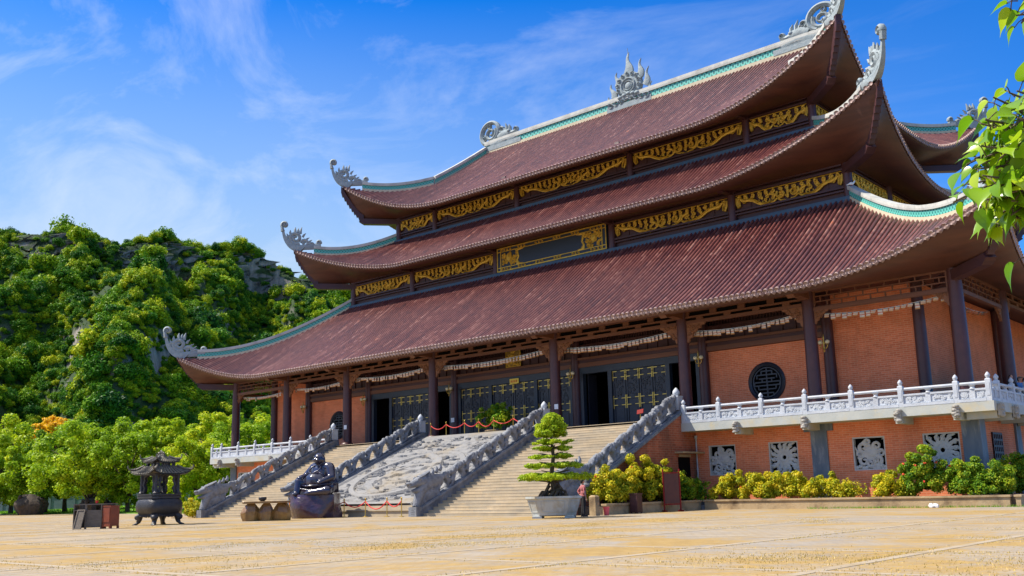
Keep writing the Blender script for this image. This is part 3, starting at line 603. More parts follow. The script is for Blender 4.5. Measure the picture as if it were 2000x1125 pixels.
for T, RF in zip(TIERS, ROOFS):
    kin = T['dt'] - 0.0 if T['xg'] is None else T['xt'] - T['xg']
    for sx in (-1, 1):
        for sy in (-1, 1):
            path = hip_path(T, sx, sy, kin, 1.35, 22); sd = (0.7071 * sx * (1), 0.7071 * (1 if sy < 0 else -1) * 1)
            dr = Vector((sx, sy, 0)).normalized(); pd = (-dr.y, dr.x)
            ridge(path, [pd] * len(path), 0.80, 0.44, 'hip_ridge', RF)
            tip = hip_path(T, sx, sy, 0.0, 0.1, 1)[0]
            if tip_me is None: o = tip_ornament_mesh().build('corner_ornament', 'orn', RF, smooth=True, auto=50); tip_me = o.data
            else: o = bpy.data.objects.new('corner_ornament', tip_me); COL.objects.link(o); o.parent = RF
            o.scale = [(0.86,) * 3, (0.84,) * 3, (0.80,) * 3][TIERS.index(T)]; o.location = (tip[0], tip[1], tip[2] + 0.08); o.rotation_euler = (0, 0, math.atan2(sy, sx))
            # corner beam and scalloped board under the hip
            b = MB(); c = Vector((sx * T['xc'], T['yc'] if sy < 0 else 2 * YC - T['yc'], T['zb'])); b.T = Matrix.Translation(c) @ Matrix.Rotation(math.atan2(sy, sx), 4, 'Z')
            km = (T['xt'] - T['xc']) * 1.414; zt = tip[2] - T['zb']
            b.prism([(-1.5, -0.12), (-1.5, -0.62), (km * 0.60, -0.5), (km * 0.68, -0.22), (km * 0.64, 0.02)], -0.27, 0.27)
            lo = [(km * 0.60, -0.02)]; m_ = 9
            for i in range(m_ + 1):
                f = i / m_; x = km * (0.62 + 0.37 * f); z = f ** 1.35 * (zt - 0.62) + 0.0
                lo += [(x, z - 0.10), (x + km * 0.37 / m_ * 0.5, z - 0.20 + 0.10 * f)]
            up = [(km * (0.60 + 0.39 * f), f ** 1.35 * (zt - 0.45) + 0.38) for f in [1 - i / 8 for i in range(9)]]
            b.prism(lo[:-1] + up, -0.17, 0.17)
            b.build('corner_beam', 'wood', RF)
    # mortar strip where the slope meets the wall above
T3 = TIERS[2]
for sx in (-1, 1):   # gable ridges and gable walls of the top roof
    for sy in (-1, 1):
        path = [];
        for i in range(13):
            d = 0.3 + (7.6 - 0.3) * i / 12; y = 20 - d; path.append((sx * 18.2, y if sy < 0 else 40 - y, float(zroof(T3, 18.2, d, 0)) + 0.02))
        ridge(path, [(1, 0)] * 13, 0.85, 0.44, 'gable_ridge', ROOFS[2])
    b = MB(); ys = np.linspace(12.4, 27.6, 21); top = [(sx * 18.0, y, float(zroof(T3, 18.0, abs(20 - y), 0)) - 0.15) for y in ys]
    b.grid([[p, (p[0], p[1], 28.6)] for p in top]); b.grid([[(p[0] - sx * 0.2, p[1], p[2]), (p[0] - sx * 0.2, p[1], 28.6)] for p in top])
    b.build('gable_wall', 'wood', hall)
ridge([(x, 20, 34.95) for x in np.linspace(-18.3, 18.3, 41)], [(0, 1)] * 41, 1.25, 0.55, 'main_ridge', ROOFS[2])
dm = None
for sx in (-1, 1):
    if dm is None: o = ridge_dragon().build('ridge_dragon', 'orn', ROOFS[2], smooth=True, auto=50); dm = o.data
    else: o = bpy.data.objects.new('ridge_dragon', dm); COL.objects.link(o); o.parent = ROOFS[2]
    o.scale = (0.98, 1.0, 0.92); o.location = (sx * 17.6, 20, 35.45); o.rotation_euler = (0, 0, 0 if sx > 0 else math.pi)
o = flame_disc().build('flame_disc', 'orn', ROOFS[2], smooth=True, auto=45); o.location = (-0.62, 20, 35.25); o.scale = (0.92, 1, 0.88)

# ------------------------------------------------------------------ storeys
def front_back(f):
    for sy in (-1, 1): f(sy)
def storey(T, zlo, name_group):
    pass
def fy(y, sy): return y if sy < 0 else 2 * YC - y
col_me = {}
def column(x, y, z0, z1, r, mat_='column', base=True, parent=hall, name='column'):
    key = (round(z1 - z0, 2), r, base)
    if key not in col_me:
        b = MB(); h = z1 - z0
        prof = ([(r * 1.45, 0), (r * 1.5, 0.10), (r * 1.3, 0.22), (r * 1.08, 0.26)] if base else [(r * 1.05, 0)]) + [(r * 1.05, h * 0.4), (r * 0.97, h)]
        b.lathe(prof, 20); o = b.build(name, mat_, None, smooth=True, auto=40); col_me[key] = o.data; o.parent = parent
    else: o = bpy.data.objects.new(name, col_me[key]); COL.objects.link(o); o.parent = parent
    o.location = (x, y, z0); return o
def valance(hw, H, name='gold_valance'):
    b = MB(); n = 14
    b.stroke([(-hw, 0), (hw, 0)], 0.03, 0.05)
    k = max(8, int(hw * 4.2))
    for i in range(k):
        x = -hw + (i + 0.5) * 2 * hw / k; b.stroke(spiral(x, -0.15 * H - 0.02, 0.14, 0.03, i * 1.9, 1.2, 9), taper(0.07, 0.045, 9), 0.07)
        if i % 2: b.prism([(x - 0.07, 0.0), (x, -0.08), (x + 0.07, 0.0)], -0.04, 0.04)
        u = abs(x) / hw
        if 0.28 < u < 0.9: b.stroke(spiral(x, -0.30 * H, 0.13, 0.03, i * 2.3, -1.2, 9), taper(0.065, 0.04, 9), 0.07)
        if u < 0.62: b.stroke(spiral(x + 0.08, -0.45 * H, 0.13, 0.03, i * 1.7, 1.2, 9), taper(0.065, 0.04, 9), 0.07)
        if u < 0.45: b.stroke(spiral(x - 0.05, -0.62 * H, 0.12, 0.03, i * 2.9, -1.2, 9), taper(0.06, 0.04, 9), 0.07)
    for s in (-1, 1):
        def q(u, v): return (s * u * hw, -v * H)
        b.stroke([q(0.995, 0.15), q(0.985, 0.5), q(0.955, 0.76), q(0.925, 0.70), q(0.93, 0.42), q(0.95, 0.25)], [0.06, 0.09, 0.08, 0.07, 0.06, 0.05], 0.08)
        b.stroke([q(0.96, 0.2), q(0.96, 0.62)], [0.07, 0.04], 0.09)
        b.stroke([q(0.92, 0.22), q(0.88, 0.34), q(0.80, 0.40), q(0.74, 0.42), q(0.66, 0.52), q(0.56, 0.76), q(0.45, 0.95), q(0.33, 0.96), q(0.24, 0.80), q(0.20, 0.68)], [0.08, 0.12, 0.13, 0.12, 0.10, 0.09, 0.095, 0.09, 0.07, 0.05], 0.09)
        b.stroke([q(0.70, 0.36), q(0.60, 0.55), q(0.50, 0.78), q(0.40, 0.85), q(0.29, 0.78)], [0.05, 0.06, 0.065, 0.06, 0.03], 0.11)
        b.stroke([q(0.88, 0.40), q(0.84, 0.55), q(0.80, 0.50)], [0.05, 0.06, 0.04], 0.08)
        for u, v in ((0.56, 0.52), (0.48, 0.62), (0.41, 0.64), (0.35, 0.60)): b.stroke([q(u, v + 0.2), q(u - 0.01, v)], [0.08, 0.02], 0.07)
        b.stroke([q(0.34, 0.30), q(0.27, 0.40), q(0.22, 0.55)], [0.10, 0.10, 0.06], 0.08)
        b.stroke([(s * x, z) for x, z in spiral(0.12 * hw, -0.45 * H, 0.07 * hw + 0.08, 0.04, 0.6, -1.3, 16)], taper(0.085, 0.045, 16), 0.10)
        b.stroke([q(0.20, 0.70), q(0.13, 0.86), q(0.07, 0.88), q(0.0, 0.98)], [0.05, 0.05, 0.05, 0.06], 0.07)
    b.stroke([(0, -0.2 * H), (0, -0.82 * H)], [0.09, 0.04], 0.09); b.ell((0, -0.02, -0.72 * H), (0.1, 0.08, 0.1))
    return b
val_me = {}
def put_valance(x0, x1, y, z, H, rz=0.0, along_y=False, xx=0.0):
    hw = round((x1 - x0) / 2, 2)
    key = (hw, H)
    if key not in val_me: o = valance(hw, H).build('gold_valance', 'gold', hall, smooth=True, auto=45); val_me[key] = o.data
    else: o = bpy.data.objects.new('gold_valance', val_me[key]); COL.objects.link(o); o.parent = hall
    if along_y: o.location = (xx, (x0 + x1) / 2, z); o.rotation_euler = (0, 0, rz)
    else: o.location = ((x0 + x1) / 2, y, z); o.rotation_euler = (0, 0, rz)
    return o

def upper_storey(xs, yw, zlo, ztop, zval, H, plaque):
    """panelled band with columns, rails and gold valances; xs column positions"""
    xw = xs[-1]; ysd = [yw + d for d in ((6.6, 13.0 - 0.2) if yw < 9 else (4.5, 10.0))] ; ysd = [yw] + [v for v in ysd if v < YC] + [2 * YC - v for v in reversed(ysd) if v < YC] + [2 * YC - yw]
    b = MB(); 
    b.box(-xw, xw, yw + 0.12, yw + 0.3, zlo - 1.2, ztop + 0.5); b.box(-xw, xw, 2 * YC - yw - 0.3, 2 * YC - yw - 0.12, zlo - 1.2, ztop + 0.5)
    for s in (-1, 1): b.box(s * xw - 0.09 - s * 0.21, s * xw + 0.09 - s * 0.21, yw + 0.3, 2 * YC - yw - 0.3, zlo - 1.2, ztop + 0.5)
    b.box(-xw + 0.3, xw - 0.3, yw + 0.3, 2 * YC - yw - 0.3, ztop + 0.3, ztop + 0.5)
    b.build('panel_wall', 'wood', hall)
    b = MB()   # rails and board joints
    for sy in (-1, 1):
        for i in range(len(xs) - 1):
            x0, x1 = xs[i] + 0.26, xs[i + 1] - 0.26
            if plaque and abs(x0 + x1) < 0.1 and sy < 0: continue
            y = yw if sy < 0 else 2 * YC - yw
            for z0, z1, pr in ((zlo + 0.42, zlo + 0.52, 0.03), (zlo + 0.62, zlo + 0.74, 0.0), (zval + 0.03, zval + 0.14, -0.02), (zval + 0.3, zval + 0.46, -0.1)): b.box(x0, x1, y - 0.06 + (pr if sy < 0 else -pr) - 0.06, y + 0.11, z0, z1) if sy < 0 else b.box(x0, x1, y - 0.11, y + 0.12, z0, z1)
            n = max(2, int((x1 - x0) / 1.05))
            for j in range(1, n): xx = x0 + (x1 - x0) * j / n; b.box(xx - 0.03, xx + 0.03, y + (0.07 if sy < 0 else -0.12), y + (0.12 if sy < 0 else -0.07), zlo + 0.74, zval)
    for s in (-1, 1):
        for i in range(len(ysd) - 1):
            y0, y1 = ysd[i] + 0.26, ysd[i + 1] - 0.26; x = s * xw
            for z0, z1 in ((zlo + 0.42, zlo + 0.52), (zlo + 0.62, zlo + 0.74), (zval + 0.03, zval + 0.14), (zval + 0.3, zval + 0.46)): b.box(min(x - s * 0.11, x + s * 0.09), max(x - s * 0.11, x + s * 0.09), y0, y1, z0, z1)
    b.build('wall_rails', 'wood', hall)
    for x in xs:
        for sy in (-1, 1): column(x, fy(yw, sy), zlo - 0.8, ztop + 0.45, 0.27, base=False)
    for s in (-1, 1):
        for y in ysd[1:-1]: column(s * xw, y, zlo - 0.8, ztop + 0.45, 0.27, base=False)
    for i in range(len(xs) - 1):
        x0, x1 = xs[i] + 0.32, xs[i + 1] - 0.32
        for sy in (-1, 1):
            if plaque and abs(x0 + x1) < 0.1 and sy < 0: continue
            put_valance(x0, x1, fy(yw + 0.0, sy), zval, H, 0 if sy < 0 else math.pi)
    for s in (-1, 1):
        for i in range(len(ysd) - 1): put_valance(ysd[i] + 0.32, ysd[i + 1] - 0.32, 0, zval, H, s * math.pi / 2, True, s * xw)
    for x in xs[1:-1]:   # beam ends poking out below the eave
        for sy in (-1, 1):
            b = MB(); b.T = Matrix.Translation((x, fy(yw, sy), ztop + 0.02)) @ Matrix.Rotation(0 if sy < 0 else math.pi, 4, 'Z') @ Matrix.Rotation(math.pi / 2, 4, 'Z')
            b.prism([(-1.75, 0.02), (-1.62, -0.22), (-1.4, -0.34), (-1.0, -0.24), (0, -0.26), (0, 0.22), (-1.7, 0.34)], -0.2, 0.2)
            b.build('beam_end', 'wood', hall)
upper_storey([-C_, -B_, -A_, A_, B_, C_], 7.18, 18.43, 20.5, 20.18, 1.10, True)
upper_storey([-20.44, -B_, -A_, A_, B_, 20.44], 10.0, 24.5, 26.6, 26.32, 1.10, False)
# strip of ridge mortar along the foot of each upper storey
for RF, T, xw in ((ROOFS[0], TIERS[0], C_), (ROOFS[1], TIERS[1], 20.44)):
    b = MB()
    for y0, y1 in ((T['yt'] - 0.42, T['yt'] + 0.1), (2 * YC - T['yt'] - 0.1, 2 * YC - T['yt'] + 0.42)): b.box(-xw - 0.3, xw + 0.3, y0, y1, T['zt'] - 0.45, T['zt'] + 0.02)
    for s in (-1, 1): b.box(min(s * xw - s * 0.1, s * xw + s * 0.42), max(s * xw - s * 0.1, s * xw + s * 0.42), T['yt'] + 0.1, 2 * YC - T['yt'] - 0.1, T['zt'] - 0.45, T['zt'] + 0.015)
    b.build('wall_foot_ridge', 'foot_ridge', RF)
# name plaque of the middle storey: gold carved ends round a blank dark board
b = MB(); hw = A_ - 0.34; z0, z1 = 18.5, 20.45; y = 6.96
b.m = 0
b.box(-hw, hw, y, y + 0.2, z0, z1)
b.m = 1
for za, zb_ in ((z0, z0 + 0.09), (z1 - 0.09, z1), (z0 + 0.30, z0 + 0.36), (z1 - 0.36, z1 - 0.30)): b.box(-hw, hw, y - 0.05, y - 0.002, za, zb_)
for xa in (-hw, hw - 0.08, -hw + 0.36, hw - 0.43): b.box(xa, xa + 0.07, y - 0.055, y - 0.004, z0 + 0.09, z1 - 0.09)
for s in (-1, 1):
    for i in range(46):
        x = s * rnd.uniform(3.35, hw - 0.55); z = rnd.uniform(z0 + 0.45, z1 - 0.45); b.stroke(spiral(x, z, rnd.uniform(0.08, 0.17), 0.03, rnd.uniform(0, 6), rnd.choice((-1.2, 1.2)), 9), taper(0.055, 0.03, 9), 0.07, y=y)
    b.ell((s * 4.2, y, (z0 + z1) / 2 + 0.1), (0.28, 0.1, 0.36)); b.stroke([(s * 3.2, z0 + 0.4), (s * 3.3, 19.2), (s * 3.15, 19.5), (s * 3.35, 20.1)], [0.2, 0.1, 0.09, 0.14], 0.07, y=y)
    b.stroke([(s * 3.3, z0 + 0.42), (s * 2.7, z0 + 0.40)], [0.10, 0.02], 0.06, y=y); b.stroke([(s * 3.3, z1 - 0.42), (s * 2.6, z1 - 0.38)], [0.1, 0.02], 0.06, y=y)
n = 34
for i in range(n):
    x = -hw + 0.5 + (2 * hw - 1.0) * i / (n - 1)
    for z in (z0 + 0.195, z1 - 0.195):
        if (i // 3) % 2 == 0 or abs(x) > 4: b.stroke(spiral(x, z, 0.10, 0.03, i * 1.3, 1.1, 8), taper(0.04, 0.025, 8), 0.05, y=y)
b.build('name_plaque', ['plaque', 'gold'], hall)

# ------------------------------------------------------------------ ground storey
EW, YW = 28.56, 2.37
FX = [-D_, -C_, -B_, -A_, A_, B_, C_, D_]; SY = [0.0, 7.67, 15.6, 24.4, 32.33, 40.0]
for x in FX:
    for sy in (-1, 1): column(x, fy(0, sy), ZP, 11.6, 0.34)
for s in (-1, 1):
    for y in SY[1:-1]: column(s * D_, y, ZP, 11.6, 0.34)
IX = [-EW, -C_, -B_, -A_, A_, B_, C_, EW]
for x in IX:
    for sy in (-1, 1): column(x, fy(YW - 0.12, sy), ZP, 11.6, 0.30, base=False)
for s in (-1, 1):
    for y in SY[1:-1]: column(s * (EW + 0.12), y, ZP, 11.6, 0.30, base=False)
# brick walls with round openings
def round_wall(x0, x1, z0, z1, cx, cz, r, y0, y1, b):
    n = 40; an = [2 * math.pi * i / n + math.pi / n for i in range(n)]
    def edge(a):
        dx, dz = math.cos(a), math.sin(a); t = min([(x1 - cx) / dx if dx > 1e-9 else 1e9, (x0 - cx) / dx if dx < -1e-9 else 1e9, (z1 - cz) / dz if dz > 1e-9 else 1e9, (z0 - cz) / dz if dz < -1e-9 else 1e9]); return cx + dx * t, cz + dz * t
    for cor in [(x0, z0), (x1, z0), (x1, z1), (x0, z1)]: an.append(math.atan2(cor[1] - cz, cor[0] - cx) % (2 * math.pi))
    an = sorted(set(an)); n = len(an); v = []
    for a in an:
        e = edge(a); c = (cx + r * math.cos(a), cz + r * math.sin(a)); v += [(e[0], y0, e[1]), (c[0], y0, c[1]), (c[0], y1, c[1]), (e[0], y1, e[1])]
    f = []
    for i in range(n):
        j = (i + 1) % n; f += [(4 * i, 4 * i + 1, 4 * j + 1, 4 * j), (4 * i + 1, 4 * i + 2, 4 * j + 2, 4 * j + 1), (4 * i + 2, 4 * i + 3, 4 * j + 3, 4 * j + 2)]
    b.add(v, f)
b = MB()
for s in (-1, 1):
    x0, x1 = (C_ + 0.1, EW) if s > 0 else (-EW, -C_ - 0.1)
    b.box(x0, x1, YW, YW + 0.35, ZP, 11.6)
    xa, xb = (B_ + 0.1, C_ - 0.1) if s > 0 else (-C_ + 0.1, -B_ - 0.1)
    round_wall(xa, xb, ZP, 9.28, s * 19.58, 7.10, 1.06, YW, YW + 0.35, b)
    b.box(s * EW - 0.175 - s * 0.175, s * EW + 0.175 - s * 0.175, YW + 0.35, 2 * YC - YW - 0.35, ZP, 11.6)
b.box(-EW, EW, 2 * YC - YW - 0.35, 2 * YC - YW, ZP, 11.6)
b.build('brick_wall', 'brick', hall)
# porch ceiling, hall ceiling and dark back wall
b = MB(); b.box(-D_ + 0.4, D_ - 0.4, 0.1, 2 * YC - 0.1, 11.66, 11.8); b.build('ceiling', 'wood', hall)
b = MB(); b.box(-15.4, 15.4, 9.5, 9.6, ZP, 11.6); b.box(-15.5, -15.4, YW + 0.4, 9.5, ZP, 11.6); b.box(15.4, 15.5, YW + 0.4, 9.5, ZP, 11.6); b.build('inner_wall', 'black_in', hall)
b = MB()   # timber beam, panels and slats over doors and round windows
for i in range(1, 6):
    x0, x1 = IX[i] + 0.28, IX[i + 1] - 0.28
    b.m = 1; b.box(x0, x1, YW - 0.22, YW + 0.2, 9.30, 9.58); b.m = 0; b.box(x0, x1, YW - 0.16, YW + 0.2, 9.581, 9.80); b.m = 1; b.box(x0, x1, YW - 0.26, YW + 0.2, 9.801, 9.95)
    b.m = 0; b.box(x0, x1, YW + 0.02, YW + 0.2, 9.951, 10.75)
    n = int((x1 - x0) / 0.75)
    for j in range(n + 1): xx = x0 + (x1 - x0) * j / n; b.box(xx - 0.05, xx + 0.05, YW - 0.06, YW + 0.019, 9.951, 10.75)
    b.box(x0, x1, YW - 0.08, YW + 0.2, 10.751, 10.86)
    n = int((x1 - x0) / 0.2)
    for j in range(n + 1): xx = x0 + (x1 - x0) * j / n; b.box(xx - 0.035, xx + 0.035, YW + 0.02, YW + 0.09, 10.861, 11.5)
    b.box(x0, x1, YW + 0.3, YW + 0.35, 9.0, 11.6)
b.build('lintel_band', ['wood', 'wood_lt'], hall)
# front beam between the outer columns with slots, carved brackets, fretwork at the ends
b = MB(); br = MB(); fw = MB(); BRK = []; FWK = []; BNDS = []
TSIDE = [None]
def on_side(s): TSIDE[0] = None if s is None else Matrix(((0, -s, 0, s * D_), (s, 0, 0, YC), (0, 0, 1, 0), (0, 0, 0, 1)))
def beam_run(x0, x1, y, end):
    b = MB(); b.T = TSIDE[0]; BNDS.append(b)
    if not end:
        b.m = 0; b.box(x0, x1, y - 0.13, y + 0.13, 10.72, 10.90); b.box(x0, x1, y - 0.13, y + 0.13, 11.42, 11.6); b.box(x0, x1, y - 0.15, y + 0.15, 11.06, 11.16)
        n = max(3, int((x1 - x0) / 1.7))
        for r0, z0, z1, o in ((0, 10.90, 11.06, 0.0), (1, 11.16, 11.42, 0.5)):
            w = (x1 - x0) / n
            for j in range(-1, n + 1):
                a = x0 + w * (j + o); c, d = max(x0, a + w * 0.38), min(x1, a + w * 0.62)
                if d > c: b.box(c, d, y - 0.10, y + 0.10, z0, z1)
        b.m = 1; b.box(x0, x1, y + 0.04, y + 0.09, 10.90, 11.42)
    else:
        fw = MB(); fw.T = b.T; FWK.append(fw)
        b.m = 0; b.box(x0, x1, y - 0.13, y + 0.13, 10.38, 10.58); b.box(x0, x1, y - 0.12, y + 0.12, 11.44, 11.6)
        for z in (10.58, 10.86, 11.15, 11.40): fw.box(x0, x1, y - 0.045, y + 0.045, z, z + 0.055)
        n = 9; w = (x1 - x0) / n
        for j in range(n + 1):
            for q, (z0, z1) in enumerate(((10.635, 10.86), (10.915, 11.15), (11.205, 11.40))):
                xx = x0 + w * (j + 0.5 * (q % 2)); 
                if xx < x1: fw.box(xx - 0.03, xx + 0.03, y - 0.04, y + 0.04, z0, z1)
        for xx in (x0, x1 - 0.08): fw.box(xx, xx + 0.08, y - 0.05, y + 0.05, 10.58, 11.44)
    for s, xx in ((1, x0), (-1, x1)):
        zt = 10.72 if not end else 10.38; br = MB(); br.T = b.T; BRK.append(br)
        o = [(0, 0), (1.25, 0), (1.15, -0.12), (0.98, -0.13), (0.92, -0.30), (0.72, -0.32), (0.62, -0.52), (0.42, -0.55), (0.36, -0.8), (0.18, -0.86), (0.12, -1.08), (0, -1.12)]
        k_ = 1.0 if not end else 0.62
        br.prism([(xx + s * px * k_, zt + pz * k_) for px, pz in o][:: s], y - 0.07, y + 0.07)
        for q in range(9):
            u = rnd.uniform(0.12, 0.9) * k_; v_ = -rnd.uniform(0.08, 1.0) * (k_ - u) * 0.9 - 0.05
            br.stroke(spiral(xx + s * u, zt + v_, 0.11 * k_, 0.03, q, 1.2, 8), taper(0.045, 0.03, 8), 0.05, y=y - 0.07)
for i in range(7): 
    for sy in (-1, 1): beam_run(FX[i] + 0.33, FX[i + 1] - 0.33, fy(0, sy), i in (0, 6))
for s in (-1, 1):
    on_side(s)
    for i in range(5): beam_run(SY[i] - YC + 0.33, SY[i + 1] - YC - 0.33, 0.0, i in (0, 4))
for q in BNDS: q.build('porch_beam', ['wood_lt', 'black_in'], hall)
for q in BRK: q.build('carved_bracket', 'wood_carve', hall)
for q in FWK: q.build('fretwork', 'wood_lt', hall)
for x in FX[1:-1]:
    for sy in (-1, 1):
        b = MB(); b.T = Matrix.Translation((x, fy(0, sy), 11.42)) @ Matrix.Rotation(0 if sy < 0 else math.pi, 4, 'Z') @ Matrix.Rotation(math.pi / 2, 4, 'Z')
        b.prism([(-2.35, -0.02), (-2.2, -0.36), (-1.95, -0.50), (-1.4, -0.34), (0, -0.40), (0, 0.15), (-2.3, 0.18)], -0.22, 0.22)
        b.build('beam_end', 'wood_lt', hall)
# cross beams from the columns to the wall
for x in FX[1:-1]: b = MB(); b.box(x - 0.14, x + 0.14, 0.3, YW - 0.4, 10.9, 11.4); b.build('tie_beam', 'wood', hall)
# doors
def leaf(xc, w, name='door_leaf'):
    b = MB(); h = 8.86 - ZP - 0.03; z0 = ZP + 0.02; y = YW + 0.02
    b.box(xc - w / 2, xc + w / 2, y, y + 0.06, z0, z0 + h)
    st = 0.11
    for xa in (xc - w / 2 + 0.015, xc + w / 2 - 0.015 - st): b.box(xa, xa + st, y - 0.05, y - 0.001, z0, z0 + h)
    rails = [0.02, 1.36, 1.80, 3.18, h - 0.14]
    for z in rails: b.box(xc - w / 2 + 0.015 + st, xc + w / 2 - 0.015 - st, y - 0.05, y - 0.001, z0 + z, z0 + z + 0.12)
    hw = w / 2 - 0.2
    for q in range(26):
        x = xc + rnd.uniform(-hw, hw); z = z0 + rnd.uniform(2.0, 3.1); b.stroke(spiral(x, z, 0.10, 0.03, rnd.uniform(0, 6), 1.1, 7), taper(0.04, 0.025, 7), 0.035, seg=4, y=y)
    b.box(xc - hw, xc + hw, y - 0.025, y - 0.002, z0 + 0.25, z0 + 1.26); b.box(xc - hw, xc + hw, y - 0.025, y - 0.002, z0 + 3.36, z0 + h - 0.22)
    o = b.build(name, 'navy', hall)
    g = MB()
    for z in rails:
        for s in (-1, 1):
            xe = xc + s * (w / 2 - 0.012); g.box(min(xe, xe - s * 0.34), max(xe, xe - s * 0.34), y - 0.065, y - 0.052, z0 + z + 0.04, z0 + z + 0.085); g.box(min(xe, xe - s * 0.05), max(xe, xe - s * 0.05), y - 0.066, y - 0.053, z0 + z - (0 if z < 0.1 else 0.16), z0 + z + (0.26 if z < h - 0.3 else 0.12))
    g.build('gold_trim', 'brass', o); return o
fr = MB()
def frame(x0, x1, posts):
    y0, y1 = YW - 0.14, YW + 0.22
    fr.box(x0, x1, y0, y1, 8.86, 9.295)
    for xp in [x0, x1 - 0.3] + [q - 0.15 for q in posts]: fr.box(xp, xp + 0.3, y0 - 0.002, y1, ZP, 8.859)
frame(-A_ + 0.28, A_ - 0.28, [-2.15, 2.15])
for s in (-1, 1): frame(*sorted((s * (A_ + 0.28), s * (B_ - 0.28))), [s * 8.5, s * 12.95])
fr.build('door_frame', 'navy_frame', hall)
for k in range(4): leaf(-2.0 + 0.5 + k * 1.0, 0.97)
for s in (-1, 1):
    for k in range(3): leaf(s * (2.3 + 0.47 + k * 0.94), 0.92)
    for k in range(4): leaf(s * (8.65 + 0.52 + k * 1.04), 1.01)
    # leaf folded back into the opening beside the doorway
    b = MB(); b.box(s * 6.45 - 0.03, s * 6.45 + 0.03, YW + 0.25, YW + 1.2, ZP + 0.02, 8.85); b.build('open_door_leaf', 'navy', hall)
# gold panel above the centre doors, yellow board with red letters
b = MB(); b.m = 1; b.box(-0.55, 0.85, YW - 0.12, YW - 0.05, 9.97, 11.35)
b.m = 0
for x in (-0.55, 0.12, 0.79): b.box(x, x + 0.06, YW - 0.16, YW - 0.121, 9.97, 11.35)
for z in (9.97, 10.7, 11.29): b.box(-0.55, 0.85, YW - 0.165, YW - 0.122, z, z + 0.06)
for q in range(20): b.stroke(spiral(rnd.uniform(-0.4, 0.7), rnd.uniform(10.1, 11.2), 0.12, 0.03, q, 1.2, 8), taper(0.05, 0.03, 8), 0.04, y=YW - 0.13)
b.build('gold_panel', ['gold', 'gold_dk'], hall)
# round windows: ring and longevity fretwork
def round_window(cx):
    b = MB(); cz, r = 7.10, 1.06; y = YW + 0.05
    b.stroke([(cx + r * math.cos(a), cz + r * math.sin(a)) for a in np.linspace(0, 2 * math.pi, 41)], 0.13, 0.16, seg=6, y=y); o = b.build('round_window', 'navy', hall)
    g = MB(); t = 0.06
    g.stroke([(cx + 0.86 * math.cos(a), cz + 0.86 * math.sin(a)) for a in np.linspace(0, 2 * math.pi, 37)], 0.045, 0.06, seg=4, y=y)
    def hb(x0, x1, z): g.box(cx + x0, cx + x1, y - 0.05, y + 0.05, cz + z - t / 1.6, cz + z + t / 1.6)
    def vb(x, z0, z1): g.box(cx + x - t / 1.6, cx + x + t / 1.6, y - 0.048, y + 0.052, cz + z0, cz + z1)
    vb(0, -0.82, 0.82)
    for z, w in ((0.66, 0.34), (0.44, 0.62), (0.22, 0.5), (0.02, 0.8), (-0.18, 0.8), (-0.40, 0.55), (-0.62, 0.38)): hb(-w, w, z)
    for s in (-1, 1):
        for x, z0, z1 in ((0.34, 0.44, 0.66), (0.62, 0.22, 0.44), (0.8, -0.18, 0.02), (0.55, -0.40, -0.18), (0.38, -0.82, -0.62), (0.30, 0.02, 0.22)): vb(s * x, z0, z1)
    g.build('fretwork', 'navy', o)
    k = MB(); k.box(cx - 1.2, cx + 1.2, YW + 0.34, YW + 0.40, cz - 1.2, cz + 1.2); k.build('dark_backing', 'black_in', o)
round_window(19.58); round_window(-19.58)

# ------------------------------------------------------------------ terrace storey below
b = MB()
b.m = 0
LW = 31.25
wins = [(16.83, 18.55), (20.57, 22.29), (25.3, 27.0), (28.88, 30.64)]; WZ0, WZ1 = 1.83, 3.53
def wall_with_windows(sgn):
    ws = [(a, c) for a, c in wins] if sgn > 0 else [(-c, -a) for a, c in reversed(wins)]
    xs_ = [16.05] + [q for w_ in ws for q in w_] + [LW] if sgn > 0 else [-LW] + [q for w_ in ws for q in w_] + [-16.05]
    b.box(xs_[0], xs_[-1], 0, 0.3, 0, WZ0); b.box(xs_[0], xs_[-1], 0, 0.3, WZ1, 4.34)
    for i in range(0, len(xs_), 2): b.box(xs_[i], xs_[i + 1], 0, 0.3, WZ0, WZ1)
wall_with_windows(1); wall_with_windows(-1)
for s in (-1, 1): b.box(s * LW - 0.15 - s * 0.15, s * LW + 0.15 - s * 0.15, 0.3, 39.7, 0, 4.34)
b.box(-LW, LW, 39.7, 40.0, 0, 4.34); b.box(-16.05, 16.05, 0.05, 0.3, 0, 4.34)
b.build('terrace_wall', 'brick', hall)
b = MB()
b.box(-32.78, -15.95, -1.52, 0.6, 4.33, 4.79); b.box(15.95, 32.78, -1.52, 0.6, 4.33, 4.79)
for s in (-1, 1): b.box(min(s * 30, s * 32.78), max(s * 30, s * 32.78), 0.6, 41.5, 4.33, 4.79)
b.box(-30, 30, 39.5, 41.5, 4.33, 4.79)
b.build('balcony_slab', 'slab', hall)
b = MB(); b.box(-32.3, 32.3, -1.0, 41.0, 4.795, ZP); b.box(-15.9, 15.9, -1.32, -1.0, 4.0, ZP); b.build('porch_floor', 'stone_relief', hall)
